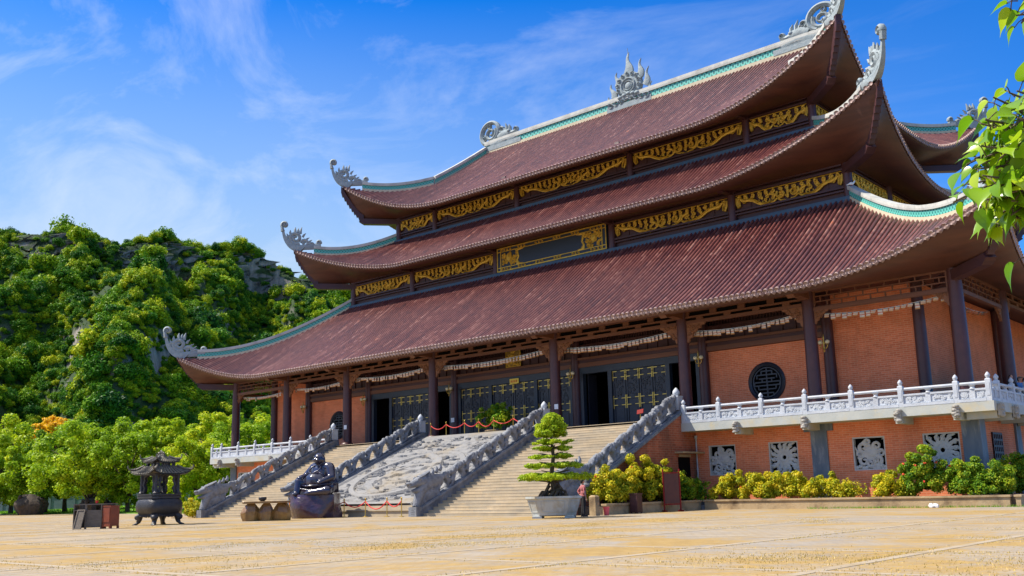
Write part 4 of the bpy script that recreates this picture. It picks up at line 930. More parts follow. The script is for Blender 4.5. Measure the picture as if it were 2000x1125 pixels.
for s in (-1, 1):
    b = MB(); b.box(min(s * 23.1, s * 24.0), max(s * 23.1, s * 24.0), -0.09, -0.001, 0, 3.95); b.box(min(s * 22.75, s * 24.35), max(s * 22.75, s * 24.35), -0.12, -0.002, 3.951, 4.325); b.build('terrace_pillar', 'stone_blue', hall)
    b = MB(); b.box(min(s * 30.8, s * 31.65), max(s * 30.8, s * 31.65), -0.14, 0.75, 0, 4.325); b.build('terrace_pillar', 'stone_blue', hall)
    for y in (7.6, 15.6, 24.4, 32.4): b = MB(); b.box(min(s * 31.251, s * 31.36), max(s * 31.251, s * 31.36), y - 0.45, y + 0.45, 0, 4.325); b.build('terrace_pillar', 'stone_blue', hall)
    for x in (19.58, 23.51, 28.37, 31.09):   # corbels under the slab: beam and carved cloud head
        b = MB(); b.box(s * x - 0.17, s * x + 0.17, -1.5, 0.0, 4.0, 4.328); o = b.build('corbel', 'slab', hall); b = MB()
        for q in range(7): b.ell((s * x + rnd.uniform(-0.08, 0.08), -1.60 - rnd.uniform(0, 0.10), 4.17 + 0.085 * q - 0.05), (0.165, 0.15, 0.085), 8, 5)
        b.box(s * x - 0.16, s * x + 0.16, -1.70, -1.53, 4.14, 4.62); b.build('carved_head', 'corbel_st', o)
    for y in (-0.9, 1.5, 4.5, 7.6, 11.6):
        b = MB(); b.box(min(s * 31.4, s * 32.74), max(s * 31.4, s * 32.74), y - 0.17, y + 0.17, 4.0, 4.328); o = b.build('corbel', 'slab', hall); b = MB(); b.box(min(s * 32.79, s * 32.98), max(s * 32.79, s * 32.98), y - 0.19, y + 0.19, 4.12, 4.66)
        for q in range(6): b.ell((s * 32.93, y + rnd.uniform(-0.08, 0.08), 4.12 + 0.1 * q), (0.13, 0.2, 0.1), 8, 5)
        b.build('carved_head', 'corbel_st', o)
# carved stone window lattices
def carved_window(x0, x1, kind):
    z0, z1 = WZ0, WZ1; cx, cz = (x0 + x1) / 2, (z0 + z1) / 2; w, h = (x1 - x0) / 2, (z1 - z0) / 2; y = 0.14
    b = MB()
    for a, c, d, e in ((x0, x1, z0, z0 + 0.07), (x0, x1, z1 - 0.07, z1), (x0, x0 + 0.07, z0 + 0.07, z1 - 0.07), (x1 - 0.07, x1, z0 + 0.07, z1 - 0.07)): b.box(a, c, 0.03, 0.27, d, e)
    o = b.build('carved_window', 'lattice_st', hall)
    g = MB(); rr = random.Random(int(x0 * 100) + 5)
    if kind == 1:
        g.stroke([(cx + 0.2 * math.cos(a), cz + 0.2 * math.sin(a)) for a in np.linspace(0, 2 * math.pi, 17)], 0.10, 0.07, y=y)
        for i in range(14):
            a = 2 * math.pi * i / 14 + 0.1; L_ = min(w / max(abs(math.cos(a)), 0.01), h / max(abs(math.sin(a)), 0.01)) - 0.02
            g.stroke([(cx + r_ * math.cos(a + tw), cz + r_ * math.sin(a + tw)) for r_, tw in ((0.28, 0), (L_ * 0.55, 0.12), (L_ * 0.8, 0.05), (L_, -0.12))], [0.13, 0.10, 0.07, 0.05], 0.07, y=y)
            g.stroke(spiral(cx + L_ * 0.72 * math.cos(a), cz + L_ * 0.72 * math.sin(a), 0.13, 0.03, a, 1.1, 8), taper(0.06, 0.035, 8), 0.07, y=y)
        for i in range(12): g.ell((rr.uniform(x0 + 0.15, x1 - 0.15), y, rr.uniform(z0 + 0.12, z0 + 0.5)), (0.15, 0.07, 0.11), 8, 5)
    else:
        for (ax, az, r0, w0) in ((0.1, 0.1, 0.36, 0.16), (-0.35, 0.35, 0.3, 0.12), (0.35, -0.35, 0.3, 0.12), (-0.35, -0.4, 0.3, 0.11), (0.4, 0.4, 0.24, 0.1), (0.0, -0.55, 0.22, 0.09), (-0.1, 0.62, 0.2, 0.09), (0.6, 0.0, 0.2, 0.08), (-0.6, 0.0, 0.22, 0.09)):
            g.stroke(spiral(cx + ax * w * 1.1, cz + az * h * 1.1, r0, 0.05, rr.uniform(0, 6), rr.choice((-1.3, 1.3)), 16), taper(w0, w0 * 0.5, 16), 0.07, y=y)
        g.ell((cx + 0.08, y, cz + 0.02), (0.36, 0.10, 0.27)); 
        for i in range(13):
            ax, az = rr.uniform(x0 + 0.1, x1 - 0.1), rr.uniform(z0 + 0.1, z1 - 0.1); g.stroke([(ax, az), (ax + rr.uniform(-0.25, 0.25), az + rr.uniform(-0.2, 0.2)), (ax + rr.uniform(-0.45, 0.45), az + rr.uniform(-0.4, 0.4))], [0.09, 0.07, 0.03], 0.065, y=y)
        for i in range(9): ax = x0 + 0.1 + (x1 - x0 - 0.2) * i / 8; g.ell((ax, y, z0 + 0.15 + 0.05 * math.sin(i * 2)), (0.13, 0.07, 0.11), 8, 5)
    g.build('carved_screen', 'lattice_st', o, smooth=True, auto=45)
for s in (-1, 1):
    for i, (a, c) in enumerate(wins): carved_window(*((a, c) if s > 0 else (-c, -a)), i % 2)
for x0, x1 in ((-30.9, -16.3), (16.3, 30.9)): b = MB(); b.box(x0, x1, 0.55, 0.6, 0.2, 4.3); b.build('dark_backing', 'black_in', hall)
b = MB()   # dark fretted window of the side wall
for y in np.linspace(3.0, 4.5, 6): b.box(31.26, 31.34, y - 0.05, y + 0.05, 1.9, 3.5)
for z in np.linspace(1.9, 3.5, 6): b.box(31.262, 31.335, 2.95, 4.55, z - 0.05, z + 0.05)
b.m = 1; b.box(31.252, 31.258, 2.95, 4.55, 1.85, 3.55)
b.build('side_window', ['wood', 'black_in'], hall)
# ------------------------------------------------------------------ stairs, relief slab, dragon balustrades
NS = 31; Y0, Y1 = -12.28, -1.32; RI = ZP / NS; TR = (Y1 - Y0) / (NS - 1)
def stairs(x0, x1, label):
    b = MB(); prof = []
    for i in range(NS):
        y = Y0 + i * TR; z = i * RI; prof += [(y, z), (y, z + RI - 0.03), (y - 0.012, z + RI - 0.03), (y - 0.012, z + RI)]
    prof += [(Y1 + 0.0, ZP), (Y1, 0)]
    n = len(prof)
    b.add([(x0, y, z) for y, z in prof] + [(x1, y, z) for y, z in prof], [(i, i + n, (i + 1) % n + n, (i + 1) % n) for i in range(n)] + [tuple(range(n)), tuple(range(2 * n - 1, n - 1, -1))])
    o = b.build('staircase', 'steps', None); tag(o, label, 'staircase', 'stone stair flights before the temple'); return o
stairs(-15.35, -6.05, 'broad tan stone stair flight behind the seated statue, left of the carved slab')
stairs(6.05, 15.35, 'broad tan stone stair flight behind the potted bonsai, right of the carved slab')

SL = (ZP - 0.0) / (Y1 - Y0)
def noise2(rng, nx, ny, fx, fy):
    g = rng.uniform(-1, 1, (fy + 2, fx + 2)); X = np.linspace(0, fx, nx); Yv = np.linspace(0, fy, ny); xi = X.astype(int); yi = Yv.astype(int); tx = X - xi; ty = Yv - yi
    tx = tx * tx * (3 - 2 * tx); ty = ty * ty * (3 - 2 * ty)
    a = g[yi][:, xi]; b_ = g[yi][:, xi + 1]; c = g[yi + 1][:, xi]; d = g[yi + 1][:, xi + 1]
    return (a * (1 - tx) + b_ * tx) * (1 - ty)[:, None] + (c * (1 - tx) + d * tx) * ty[:, None]
def relief():
    nx, ny = 300, 330; U = np.linspace(-5.5, 5.5, nx); V = np.linspace(0, 1, ny)
    n = noise2(NR, nx, ny, 8, 40) + 0.55 * noise2(NR, nx, ny, 17, 78) + 0.35 * noise2(NR, nx, ny, 5, 9); n2 = noise2(NR, nx, ny, 26, 110)
    X, T = np.meshgrid(U, V)
    h = 0.10 * np.clip((n - 0.12) * 14, 0, 1) + 0.05 * np.clip((n - 0.62) * 10, 0, 1) + 0.035 * np.clip((n2 - 0.45) * 8, 0, 1)
    len_ = math.hypot(Y1 - Y0, ZP); y0r, z0r = Y0 + 0.15, 0.62; Sx = (T - 0.40) * len_; rr = np.sqrt((X / 1.05) ** 2 + Sx ** 2); ring = (np.abs(rr - 3.6) < 0.17) | (np.abs(rr - 1.5) < 0.12)
    wig = np.abs(X - (1.6 * np.sin(Sx * 1.1) - 0.3)) < 0.42
    h = np.where(ring, 0.17, h); h = np.where(wig & (rr < 3.4), 0.24 + 0.04 * np.sin(Sx * 12), h); h = np.where((np.abs(rr - 3.36) < 0.06) | (np.abs(rr - 3.84) < 0.06), 0.0, h)
    edge = (np.abs(X) > 5.0) | (T < 0.03) | (T > 0.955); h = np.where(edge, 0.12, h); groove = (np.abs(np.abs(X) - 4.95) < 0.05) | (np.abs(T - 0.945) < 0.005); h = np.where(groove, 0.0, h)
    y0r, z0r = Y0 + 0.15, 0.62; Yv = y0r + (Y1 - 0.12 - y0r) * T; Zv = z0r + (ZP - 0.02 - z0r) * T
    nrm = np.array([0, -(ZP - z0r), Y1 - y0r]); nrm = nrm / np.linalg.norm(nrm)
    P = np.stack([X, Yv + nrm[1] * h, Zv + nrm[2] * h], -1)
    q = np.arange(nx * ny).reshape(ny, nx); f = np.stack([q[:-1, :-1], q[:-1, 1:], q[1:, 1:], q[1:, :-1]], -1).reshape(-1, 4)
    o = thing('relief_slab', 'sloping pale stone slab carved with clouds and a dragon between two stair flights', 'carved slab', (0, Y0, 0))
    npmesh('carved_face', P.reshape(-1, 3), f, 'stone_relief', o)
    c = MB(); up = Vector((0, Y1 - y0r, ZP - z0r)).normalized(); nn = Vector(nrm); rr2 = random.Random(77)
    c.T = Matrix(((1, 0, 0, 0), (0, -nn.y, up.y, y0r), (0, -nn.z, up.z, z0r), (0, 0, 0, 1)))
    for i in range(190):   # curled clouds with trailing tails
        cx, cz = rr2.uniform(-4.7, 4.7), rr2.uniform(0.35, len_ - 1.0); r0 = rr2.uniform(0.13, 0.27); q = rr2.choice((-1, 1))
        c.stroke(spiral(cx, cz, r0, 0.04, rr2.uniform(0, 6.28), 1.25 * q, 13), taper(0.055, 0.035, 13), 0.12, seg=6, y=-0.02)
        ln_ = rr2.uniform(0.5, 1.3); c.stroke([(cx, cz - r0), (cx + q * ln_ * 0.4, cz - r0 + rr2.uniform(-0.06, 0.1)), (cx + q * ln_, cz - r0 + rr2.uniform(-0.2, 0.2))], [0.06, 0.05, 0.015], 0.11, seg=6, y=-0.02)
    c.T = None; c.build('carved_clouds', 'stone_relief', o, smooth=True, auto=45)
    prof = [(Y0 + 0.14, 0), (Y0 + 0.14, 0.60), (Y1 - 0.12, ZP - 0.04), (Y1 - 0.001, ZP - 0.04), (Y1 - 0.001, 0)]; n = len(prof)
    b = MB(); b.add([(-5.49, y, z) for y, z in prof] + [(5.49, y, z) for y, z in prof], [(i, i + n, (i + 1) % n + n, (i + 1) % n) for i in range(n)] + [tuple(range(n)), tuple(range(2 * n - 1, n - 1, -1))])
    b.box(-5.49, 5.49, Y0 + 0.06, Y0 + 0.139, 0.32, 0.40)
    b.build('slab_base', 'steps', o)
relief()

def dragon_balustrade(x, label, outer):
    """undulating carved dragon on a sloping kerb; every repeat is rebuilt only once and copied"""
    t = thing('dragon_balustrade', label, 'balustrade', (0, 0, 0), 0, 'carved stone dragon balustrades on the stairs')
    L_ = math.hypot(Y1 - Y0, ZP); ang = math.atan2(ZP, Y1 - Y0)
    b = MB(); w = 0.31
    prof = [(Y0 - 0.55, 0), (Y0 - 0.55, 0.52), (Y0 - 0.1, 0.52), (Y1 - 0.05, ZP + 0.44), (Y1 + 0.35, ZP + 0.44), (Y1 + 0.35, 0)]
    n = len(prof); b.add([(-w, y, z) for y, z in prof] + [(w, y, z) for y, z in prof], [(i, i + n, (i + 1) % n + n, (i + 1) % n) for i in range(n)] + [tuple(range(n)), tuple(range(2 * n - 1, n - 1, -1))])
    for q in (-1, 1):
        pr = [(Y0 - 0.1, 0.40), (Y0 - 0.1, 0.53), (Y1 - 0.05, ZP + 0.455), (Y1 - 0.05, ZP + 0.32)]; xa, xb = (w + 0.001, w + 0.07) if q > 0 else (-w - 0.07, -w - 0.001)
        b.add([(xa, y, z) for y, z in pr] + [(xb, y, z) for y, z in pr], [(i, i + 4, (i + 1) % 4 + 4, (i + 1) % 4) for i in range(4)] + [(0, 1, 2, 3), (7, 6, 5, 4)])
    b.build('sloping_kerb', 'stone_g', t)
    # dragon: local s runs up the slope, v is plumb height above the kerb; a pierced sheet thinning to its edges
    run = Y1 - Y0 - 0.25; cs = 0.045; ns, nv = int((run - 0.45) / cs), int(1.30 / cs); S_ = 0.45 + cs * np.arange(ns + 1); V_ = -0.04 + cs * np.arange(nv + 1); wv = 1.17
    sc_, vc = np.meshgrid(S_[:-1] + cs / 2, V_[:-1] + cs / 2, indexing='ij'); tt = (sc_ / wv) % 1.0; k = np.floor(sc_ / wv)
    top = 0.86 + 0.17 * np.sin(math.pi * tt) ** 0.8 + 0.055 * np.abs(np.sin(4 * math.pi * tt + k)) + 0.02 * np.sin(17 * sc_)
    mask = vc < top
    dx = (tt - 0.5) * wv; cx = np.sqrt(np.clip(1 - (dx / 0.27) ** 2, 0, 1)); mask &= ~((np.abs(dx) < 0.27) & (vc > 0.13 + 0.03 * np.sin(9 * sc_)) & (vc < 0.36 + 0.36 * cx))
    d0 = np.minimum(tt, 1 - tt) * wv; mask &= ~(np.hypot(d0, vc - 0.62) < 0.10 + 0.02 * np.sin(k * 3)); mask &= ~((np.hypot(d0 - 0.05, (vc - 0.27) * 0.8) < 0.085) & (k % 2 > 0.5))
    dist = np.zeros(mask.shape); er = mask.copy()
    for _ in range(4): dist += er; p_ = np.pad(er, 1); er = p_[1:-1, 1:-1] & p_[:-2, 1:-1] & p_[2:, 1:-1] & p_[1:-1, :-2] & p_[1:-1, 2:]
    th = np.array([0.05, 0.10, 0.145, 0.17, 0.185])[dist.astype(int)]
    vt = np.zeros((ns + 1, nv + 1)); ct = np.zeros_like(vt); w_ = th * mask
    for a_ in (0, 1):
        for c_ in (0, 1): vt[a_:ns + a_, c_:nv + c_] += w_; ct[a_:ns + a_, c_:nv + c_] += mask
    vt = vt / np.maximum(ct, 1); sv, vv = np.meshgrid(S_, V_, indexing='ij'); tv = (sv / wv) % 1.0
    body = 0.50 - 0.26 * np.cos(2 * math.pi * tv); rr = np.random.default_rng(3)
    vt += 0.06 * np.exp(-((vv - body) / 0.13) ** 2) + 0.035 * noise2(rr, nv + 1, ns + 1, 9, 90) + 0.02 * np.sin(sv * 21) * np.sin(vv * 25)
    id_ = np.arange((ns + 1) * (nv + 1)).reshape(ns + 1, nv + 1); nV = id_.size
    pos = np.concatenate([np.stack([sg * vt, Y0 + sv, SL * sv + 0.48 + vv], -1).reshape(-1, 3) for sg in (1, -1)])
    i_, j_ = np.nonzero(mask); q = np.stack([id_[i_, j_], id_[i_ + 1, j_], id_[i_ + 1, j_ + 1], id_[i_, j_ + 1]], 1); fs = [q, q[:, ::-1] + nV]
    mp_ = np.pad(mask, 1)
    for di, dj, A_i, B_i in ((-1, 0, (0, 1), (0, 0)), (1, 0, (1, 0), (1, 1)), (0, -1, (0, 0), (1, 0)), (0, 1, (1, 1), (0, 1))):
        ii, jj = np.nonzero(mask & ~mp_[1 + di:ns + 1 + di, 1 + dj:nv + 1 + dj]); A = id_[ii + A_i[0], jj + A_i[1]]; Bq = id_[ii + B_i[0], jj + B_i[1]]; fs.append(np.stack([Bq, A, A + nV, Bq + nV], 1))
    npmesh('dragon_body', pos, np.concatenate(fs), 'stone_g', t, smooth=False)
    d = MB()
    # chest, neck and head at the foot
    d.T = Matrix(((0, 1, 0, 0), (1, 0, 0, Y0), (0, 0, 1, 0.48), (0, 0, 0, 1)))
    d.stroke([(1.6, 1.5), (1.0, 1.45), (0.5, 1.25), (0.1, 0.95), (-0.1, 0.5), (-0.25, 0.02)], [0.36, 0.42, 0.42, 0.36, 0.27, 0.25], 0.26, seg=8)
    d.stroke([(1.3, 0.6), (0.7, 0.75), (0.25, 0.5), (0.1, 0.0)], [0.5, 0.48, 0.35, 0.3], 0.24, seg=8)
    d.stroke([(0.35, 1.42), (-0.1, 1.40), (-0.5, 1.26), (-0.82, 1.16)], [0.34, 0.27, 0.19, 0.12], 0.25, seg=8)
    d.stroke([(0.1, 1.02), (-0.25, 0.92), (-0.6, 0.88)], [0.2, 0.14, 0.07], 0.2, seg=8)
    d.ell((-0.80, 0, 1.28), (0.13, 0.2, 0.10)); d.ell((-0.18, 0.2, 1.56), (0.11, 0.10, 0.11)); d.ell((-0.18, -0.2, 1.56), (0.11, 0.10, 0.11))
    d.stroke([(-0.1, 1.62), (0.35, 1.80), (0.75, 2.0)], [0.1, 0.09, 0.03], 0.17); d.stroke([(0.2, 1.2), (0.6, 1.35), (1.0, 1.75)], [0.17, 0.17, 0.04], 0.24); d.stroke([(-0.05, 0.85), (-0.2, 0.62), (-0.15, 0.40)], [0.1, 0.07, 0.02], 0.12)
    for i in range(5): d.stroke([(0.35 + 0.3 * i, 1.55 + 0.12 * i), (0.45 + 0.3 * i, 1.72 + 0.12 * i), (0.42 + 0.3 * i, 1.86 + 0.13 * i)], [0.13, 0.11, 0.03], 0.12)
    d.T = None
    d.build('dragon_head', 'stone_g', t, smooth=True, auto=50)
    p = MB(); p.box(-0.24, 0.24, Y1 - 0.22, Y1 + 0.30, ZP + 0.44, ZP + 1.20); p.box(-0.27, 0.27, Y1 - 0.25, Y1 + 0.33, ZP + 1.201, ZP + 1.28)
    po = p.build('post', 'stone_w', t)
    f = MB(); f.lathe([(0.12, 0), (0.17, 0.05), (0.21, 0.16), (0.19, 0.28), (0.10, 0.40), (0.02, 0.48)], 12, (0, Y1 + 0.04, ZP + 1.285)); f.build('finial', 'stone_w', po, smooth=True)
    t.location = (x, 0, 0); return t
db = dragon_balustrade(-15.68, 'stone dragon balustrade at the far left edge of the stairs', True)
for x, lb in ((-5.77, 'stone dragon balustrade rising behind the seated statue'), (5.77, 'stone dragon balustrade between the carved slab and the bonsai stairs'), (15.68, 'stone dragon balustrade above the brick side wall with the small doorway')):
    c = copy_tree(db); c['label'] = lb; c.location = (x, 0, 0)
# brick cheek walls of the outer balustrades with the small doorway
for s in (-1, 1):
    t = thing('stair_side_wall', 'stained brick wall with small dark doorway closing the right side of the stairs' if s > 0 else 'brick wall closing the left side of the stairs below the far dragon balustrade', 'side wall', (s * 16, -1.3, 0))
    b = MB(); xo = 16.04
    def zz(y): return (y - Y0) * SL + 0.40
    def quad(ya, yb, za0, za1, zb0, zb1): b.add([(s * xo, ya, za0), (s * xo, yb, zb0), (s * xo, yb, zb1), (s * xo, ya, za1)], [(0, 1, 2, 3)])
    yd0, yd1, zd0, zd1 = -2.05, -0.75, 0.45, 2.9
    quad(Y0, yd0, 0, zz(Y0) - 0.1, 0, zz(yd0)); quad(yd0, yd1, zd1, zz(yd0), zd1, min(zz(yd1), 5.3)); quad(yd1, 0.0, 0, 4.33, 0, 4.33); quad(yd0, yd1, 0, zd0, 0, zd0); quad(yd1, -0.9, 4.33, 4.33, 4.33, 4.33)
    b.add([(s * xo, yd1, 4.33), (s * xo, yd1, 5.3), (s * xo, -1.53, 5.3)], [(0, 1, 2)])
    b.add([(s * (xo - 0.2), yd0, zd0), (s * xo, yd0, zd0), (s * xo, yd0, zd1), (s * (xo - 0.2), yd0, zd1)], [(0, 1, 2, 3)]); b.add([(s * (xo - 0.2), yd1, zd0), (s * xo, yd1, zd0), (s * xo, yd1, zd1), (s * (xo - 0.2), yd1, zd1)], [(0, 1, 2, 3)]); b.add([(s * (xo - 0.2), yd0, zd1), (s * xo, yd0, zd1), (s * xo, yd1, zd1), (s * (xo - 0.2), yd1, zd1)], [(0, 1, 2, 3)])
    b.build('brick_face', 'brick_old', t, fixn=False)
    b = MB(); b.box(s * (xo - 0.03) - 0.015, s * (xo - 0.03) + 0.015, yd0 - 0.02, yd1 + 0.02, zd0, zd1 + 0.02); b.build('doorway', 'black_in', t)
    b = MB(); b.box(min(s * xo, s * (xo + 0.55)), max(s * xo, s * (xo + 0.55)), yd0 - 0.3, 0.2 if s < 0 else 0.0, 3.1, 3.19); b.box(min(s * (xo + 0.002), s * (xo + 0.06)), max(s * (xo + 0.002), s * (xo + 0.06)), yd0 + 0.1, yd1, 2.91, 3.05); b.build('door_canopy', 'cement', t)
    b = MB()
    for yv, zl in ((Y0 - 0.1, None),): pass
    pr = [(Y0 - 0.1, 0.36), (Y0 - 0.1, 0.50), (Y1 - 0.05, ZP + 0.42), (Y1 - 0.05, ZP + 0.28)]; xa, xb = sorted((s * 15.95, s * 16.16)); b.add([(xa, y, z) for y, z in pr] + [(xb, y, z) for y, z in pr], [(i, i + 4, (i + 1) % 4 + 4, (i + 1) % 4) for i in range(4)] + [(0, 1, 2, 3), (7, 6, 5, 4)])
    b.build('coping', 'stone_blue', t)
p = MB(); p.tube([(16.12, -0.12, 0.1), (16.12, -0.12, 4.1)], 0.045, 8); p.tube([(16.12, -0.12, 3.98), (16.12, -0.12, 4.14)], 0.09, 8); p.tube([(16.12, -0.12, 2.2), (16.12, -0.12, 2.28)], 0.06, 8)
tag(p.build('drain_pipe', 'stone_w', None), 'thin pale drain pipe in the brick corner beside the small doorway', 'drain pipe')

# ------------------------------------------------------------------ balcony balustrades
def balustrade(segs, label):
    """segs: lists of (x, y) posts"""
    t = thing('balcony_balustrade', label, 'balustrade', (segs[0][0][0], segs[0][0][1], 4.79), 0, 'white stone balustrades of the balcony')
    z0 = 4.79; done = set()
    pb = MB(); pb.bbox(0, 0, 0.52, 0.24, 0.24, 1.04, 0.03); pb.box(-0.07, 0.07, -0.135, -0.121, 0.25, 0.85); pm = pb.build('post', 'stone_w', None)
    fb = MB(); fb.lathe([(0.07, 0), (0.085, 0.03), (0.07, 0.05), (0.12, 0.10), (0.115, 0.18), (0.06, 0.26), (0.01, 0.31)], 10); fm = fb.build('finial', 'stone_w', None, smooth=True)
    first = True
    for sg in segs:
        for (x, y) in sg:
            if (x, y) in done: continue
            done.add((x, y))
            a = pm if first else pm.copy(); c = fm if first else fm.copy()
            if not first: COL.objects.link(a); COL.objects.link(c)
            first = False
            a.parent = t; a.location = Vector((x, y, z0)) - t.location; c.parent = a; c.location = (0, 0, 1.04)
        for i in range(len(sg) - 1):
            A, Bv = Vector((*sg[i], z0)), Vector((*sg[i + 1], z0)); d = (Bv - A); ln = d.length; d.normalize()
            b = MB(); b.T = Matrix.Translation(A) @ Matrix(((d.x, -d.y, 0, 0), (d.y, d.x, 0, 0), (0, 0, 1, 0), (0, 0, 0, 1))); e0, e1 = 0.121, ln - 0.121
            b.m = 0
            b.box(e0, e1, -0.13, 0.13, 0.0, 0.14); b.box(e0, e1, -0.10, 0.10, 0.52, 0.61); b.tube([(e0, 0, 0.86), (e1, 0, 0.86)], 0.075, 8)
            nmid = 1; ms = [ln / 2]
            for q in ms: b.box(q - 0.12, q + 0.12, -0.10, 0.10, 0.14, 0.52); b.lathe([(0.16, 0.61), (0.10, 0.66), (0.09, 0.70), (0.17, 0.79)], 8, (q, 0, 0))
            for (p0, p1) in ((e0, ln / 2 - 0.12), (ln / 2 + 0.12, e1)):
                b.m = 0; b.box(p0, p1, -0.05, 0.05, 0.14, 0.52); b.m = 1
                for k in range(14): b.stroke(spiral(rnd.uniform(p0 + 0.15, p1 - 0.15), rnd.uniform(0.22, 0.45), 0.075, 0.02, k, 1.1, 7), taper(0.035, 0.02, 7), 0.03, seg=4, y=-0.05)
                for za, zb_ in ((0.16, 0.19), (0.47, 0.50)): b.box(p0 + 0.03, p1 - 0.03, -0.065, -0.051, za, zb_)
            b.build('rail_panel', ['stone_w', 'stone_carve'], t)
PX = [16.2, 18.45, 21.05, 23.55, 26.05, 28.55, 31.15, 32.6]
balustrade([[(x, -1.4) for x in PX], [(32.6, -1.4)] + [(32.6, y) for y in (-0.1, 2.4, 4.9, 7.4, 9.9, 12.4)]], 'white carved stone balustrade along the right balcony above the brick wall and shrubs')
balustrade([[(-x, -1.4) for x in PX], [(-32.6, -1.4)] + [(-32.6, y) for y in (1.0, 3.5, 6.0)]], 'white stone balustrade along the left balcony over the trees, beyond the stairs')

# ------------------------------------------------------------------ lamps, flags, signs on the hall
lamp0 = None
LAMPL = {-23.53: 'brass twin globe wall lamp at the far left, beside the left round window', -15.57: 'brass twin globe wall lamp left of the far left doorway', -5.74: 'brass twin globe wall lamp beside the open doorway, behind the rope barrier', 5.74: 'brass twin globe wall lamp right of the centre doors', 15.57: 'brass twin globe wall lamp between the right doorway and the brick wall', 23.53: 'brass twin globe wall lamp on the post right of the large round window'}
for x, lb in LAMPL.items():
    if lamp0 is None:
        t = thing('wall_lamp', lb, 'lamp', (0, 0, 0), 0, 'twin globe lamps on the wall posts')
        b = MB(); b.lathe([(0.03, -0.5), (0.06, -0.42), (0.03, -0.3), (0.035, 0.35), (0.01, 0.5)], 8); b.box(-0.05, 0.05, 0.0, 0.32, -0.05, 0.05)
        for s in (-1, 1): b.tube([(0, 0, -0.25), (s * 0.12, 0, -0.3), (s * 0.2, 0, -0.2), (s * 0.2, 0, -0.1)], 0.025, 6); b.lathe([(0.03, -0.12), (0.09, -0.06)], 8, (s * 0.2, 0, 0))
        b.build('bracket', 'brass', t)
        for s in (-1, 1): g = MB(); g.ell((s * 0.2, 0, 0.06), (0.135, 0.135, 0.125)); g.build('globe', 'globe', t, smooth=True)
        t.location = (x, 1.62, 8.85); lamp0 = t
    else: c = copy_tree(lamp0); c.location = (x, 1.62, 8.85); c['label'] = lb
flag_me = None
M['flag'] = None
def flag_mat():
    m_, t, b = mk('five stripe flag'); co = nd(t, 'ShaderNodeTexCoord'); s = nd(t, 'ShaderNodeSeparateXYZ'); t.links.new(co.outputs['Object'], s.inputs[0])
    mr = nd(t, 'ShaderNodeMapRange'); mr.inputs[1].default_value = -0.32; mr.inputs[2].default_value = 0.0; t.links.new(s.outputs[2], mr.inputs[0])
    r_ = ramp(t, [(0.0, (0.60, 0.30, 0.12)), (0.2, (0.66, 0.62, 0.60)), (0.45, (0.55, 0.10, 0.09)), (0.55, (0.66, 0.62, 0.58)), (0.85, (0.12, 0.22, 0.42))]); r_.color_ramp.interpolation = 'CONSTANT'; t.links.new(mr.outputs[0], r_.inputs[0]); t.links.new(r_.outputs[0], b.inputs['Base Color']); b.inputs['Roughness'].default_value = 0.9; return m_
M['flag'] = flag_mat()
def flag_string(P0, P1, n, sag, label, crumple=0.2):
    global flag_me
    P0, P1 = Vector(P0), Vector(P1); t = thing('flag_string', label, 'flag string', P0, 0, 'strings of small prayer flags under the porch beams')
    def at(f): return P0.lerp(P1, f) - Vector((0, 0, sag * 4 * f * (1 - f)))
    b = MB(); b.tube([at(i / 12) for i in range(13)], 0.012, 5); b.build('cord', 'white', t)
    if flag_me is None:
        b = MB(); b.grid([[(-0.12, 0, 0), (0.12, 0, 0)], [(-0.12, 0.02, -0.16), (0.12, -0.02, -0.16)], [(-0.12, -0.015, -0.32), (0.12, 0.02, -0.32)]]); o = b.build('flag', 'flag', None, fixn=False); flag_me = o.data; bpy.data.objects.remove(o)
    az = math.atan2(P1.y - P0.y, P1.x - P0.x)
    for i in range(n):
        f = (i + 0.6) / (n + 0.2); o = bpy.data.objects.new('flag', flag_me); COL.objects.link(o); o.parent = t; o.location = at(f) - P0
        cr = rnd.random() < crumple; o.rotation_euler = (rnd.uniform(-0.15, 0.15) + (0.7 if cr else 0), 0, az + rnd.uniform(-0.3, 0.3) + (0.7 if cr else 0)); o.scale = (1, 1, 0.8 if cr else rnd.uniform(0.95, 1.2))
for x0, x1, z0, z1, n, cr, lb in ((-31.0, -23.7, 10.3, 10.45, 20, 0.8, 'crumpled flag string in the far left porch bay against the trees'), (-23.3, -15.8, 10.4, 10.6, 22, 0.6, 'flag string over the left round window'), (-15.3, -6.0, 10.55, 10.7, 28, 0.15, 'flag string over the far left doorway with brown doors'),
                              (-5.5, 5.5, 10.5, 10.7, 36, 0.1, 'flag string crossing the gold panel over the centre doors'), (6.0, 15.3, 10.5, 10.65, 32, 0.1, 'straight flag string over the open doorway right of centre'), (15.8, 23.3, 10.4, 10.6, 26, 0.3, 'flag string above the large round window'), (23.8, 30.9, 10.35, 10.45, 22, 0.65, 'sagging flag string across the plain brick bay near the corner')):
    flag_string((x0, 0.55, z0), (x1, 0.55, z1), n, 0.28, lb, cr)
flag_string((30.6, 0.5, 10.3), (30.6, 7.3, 10.3), 20, 0.25, 'bunched flag string on the shaded side porch at the corner', 0.95)
def board(name, mat_, x0, x1, y0, y1, z0, z1, label, cat, group=None):
    b = MB(); b.box(x0, x1, y0, y1, z0, z1); o = b.build(name, mat_, None); tag(o, label, cat, group); return o
t = thing('door_sign', 'small yellow sign with red lettering over the centre doors', 'sign', (0.24, 2.1, 8.77)); b = MB(); b.box(-0.18, 0.66, 2.17, 2.21, 8.77, 9.13); b.build('sign_board', 'yellow', t)
b = MB()
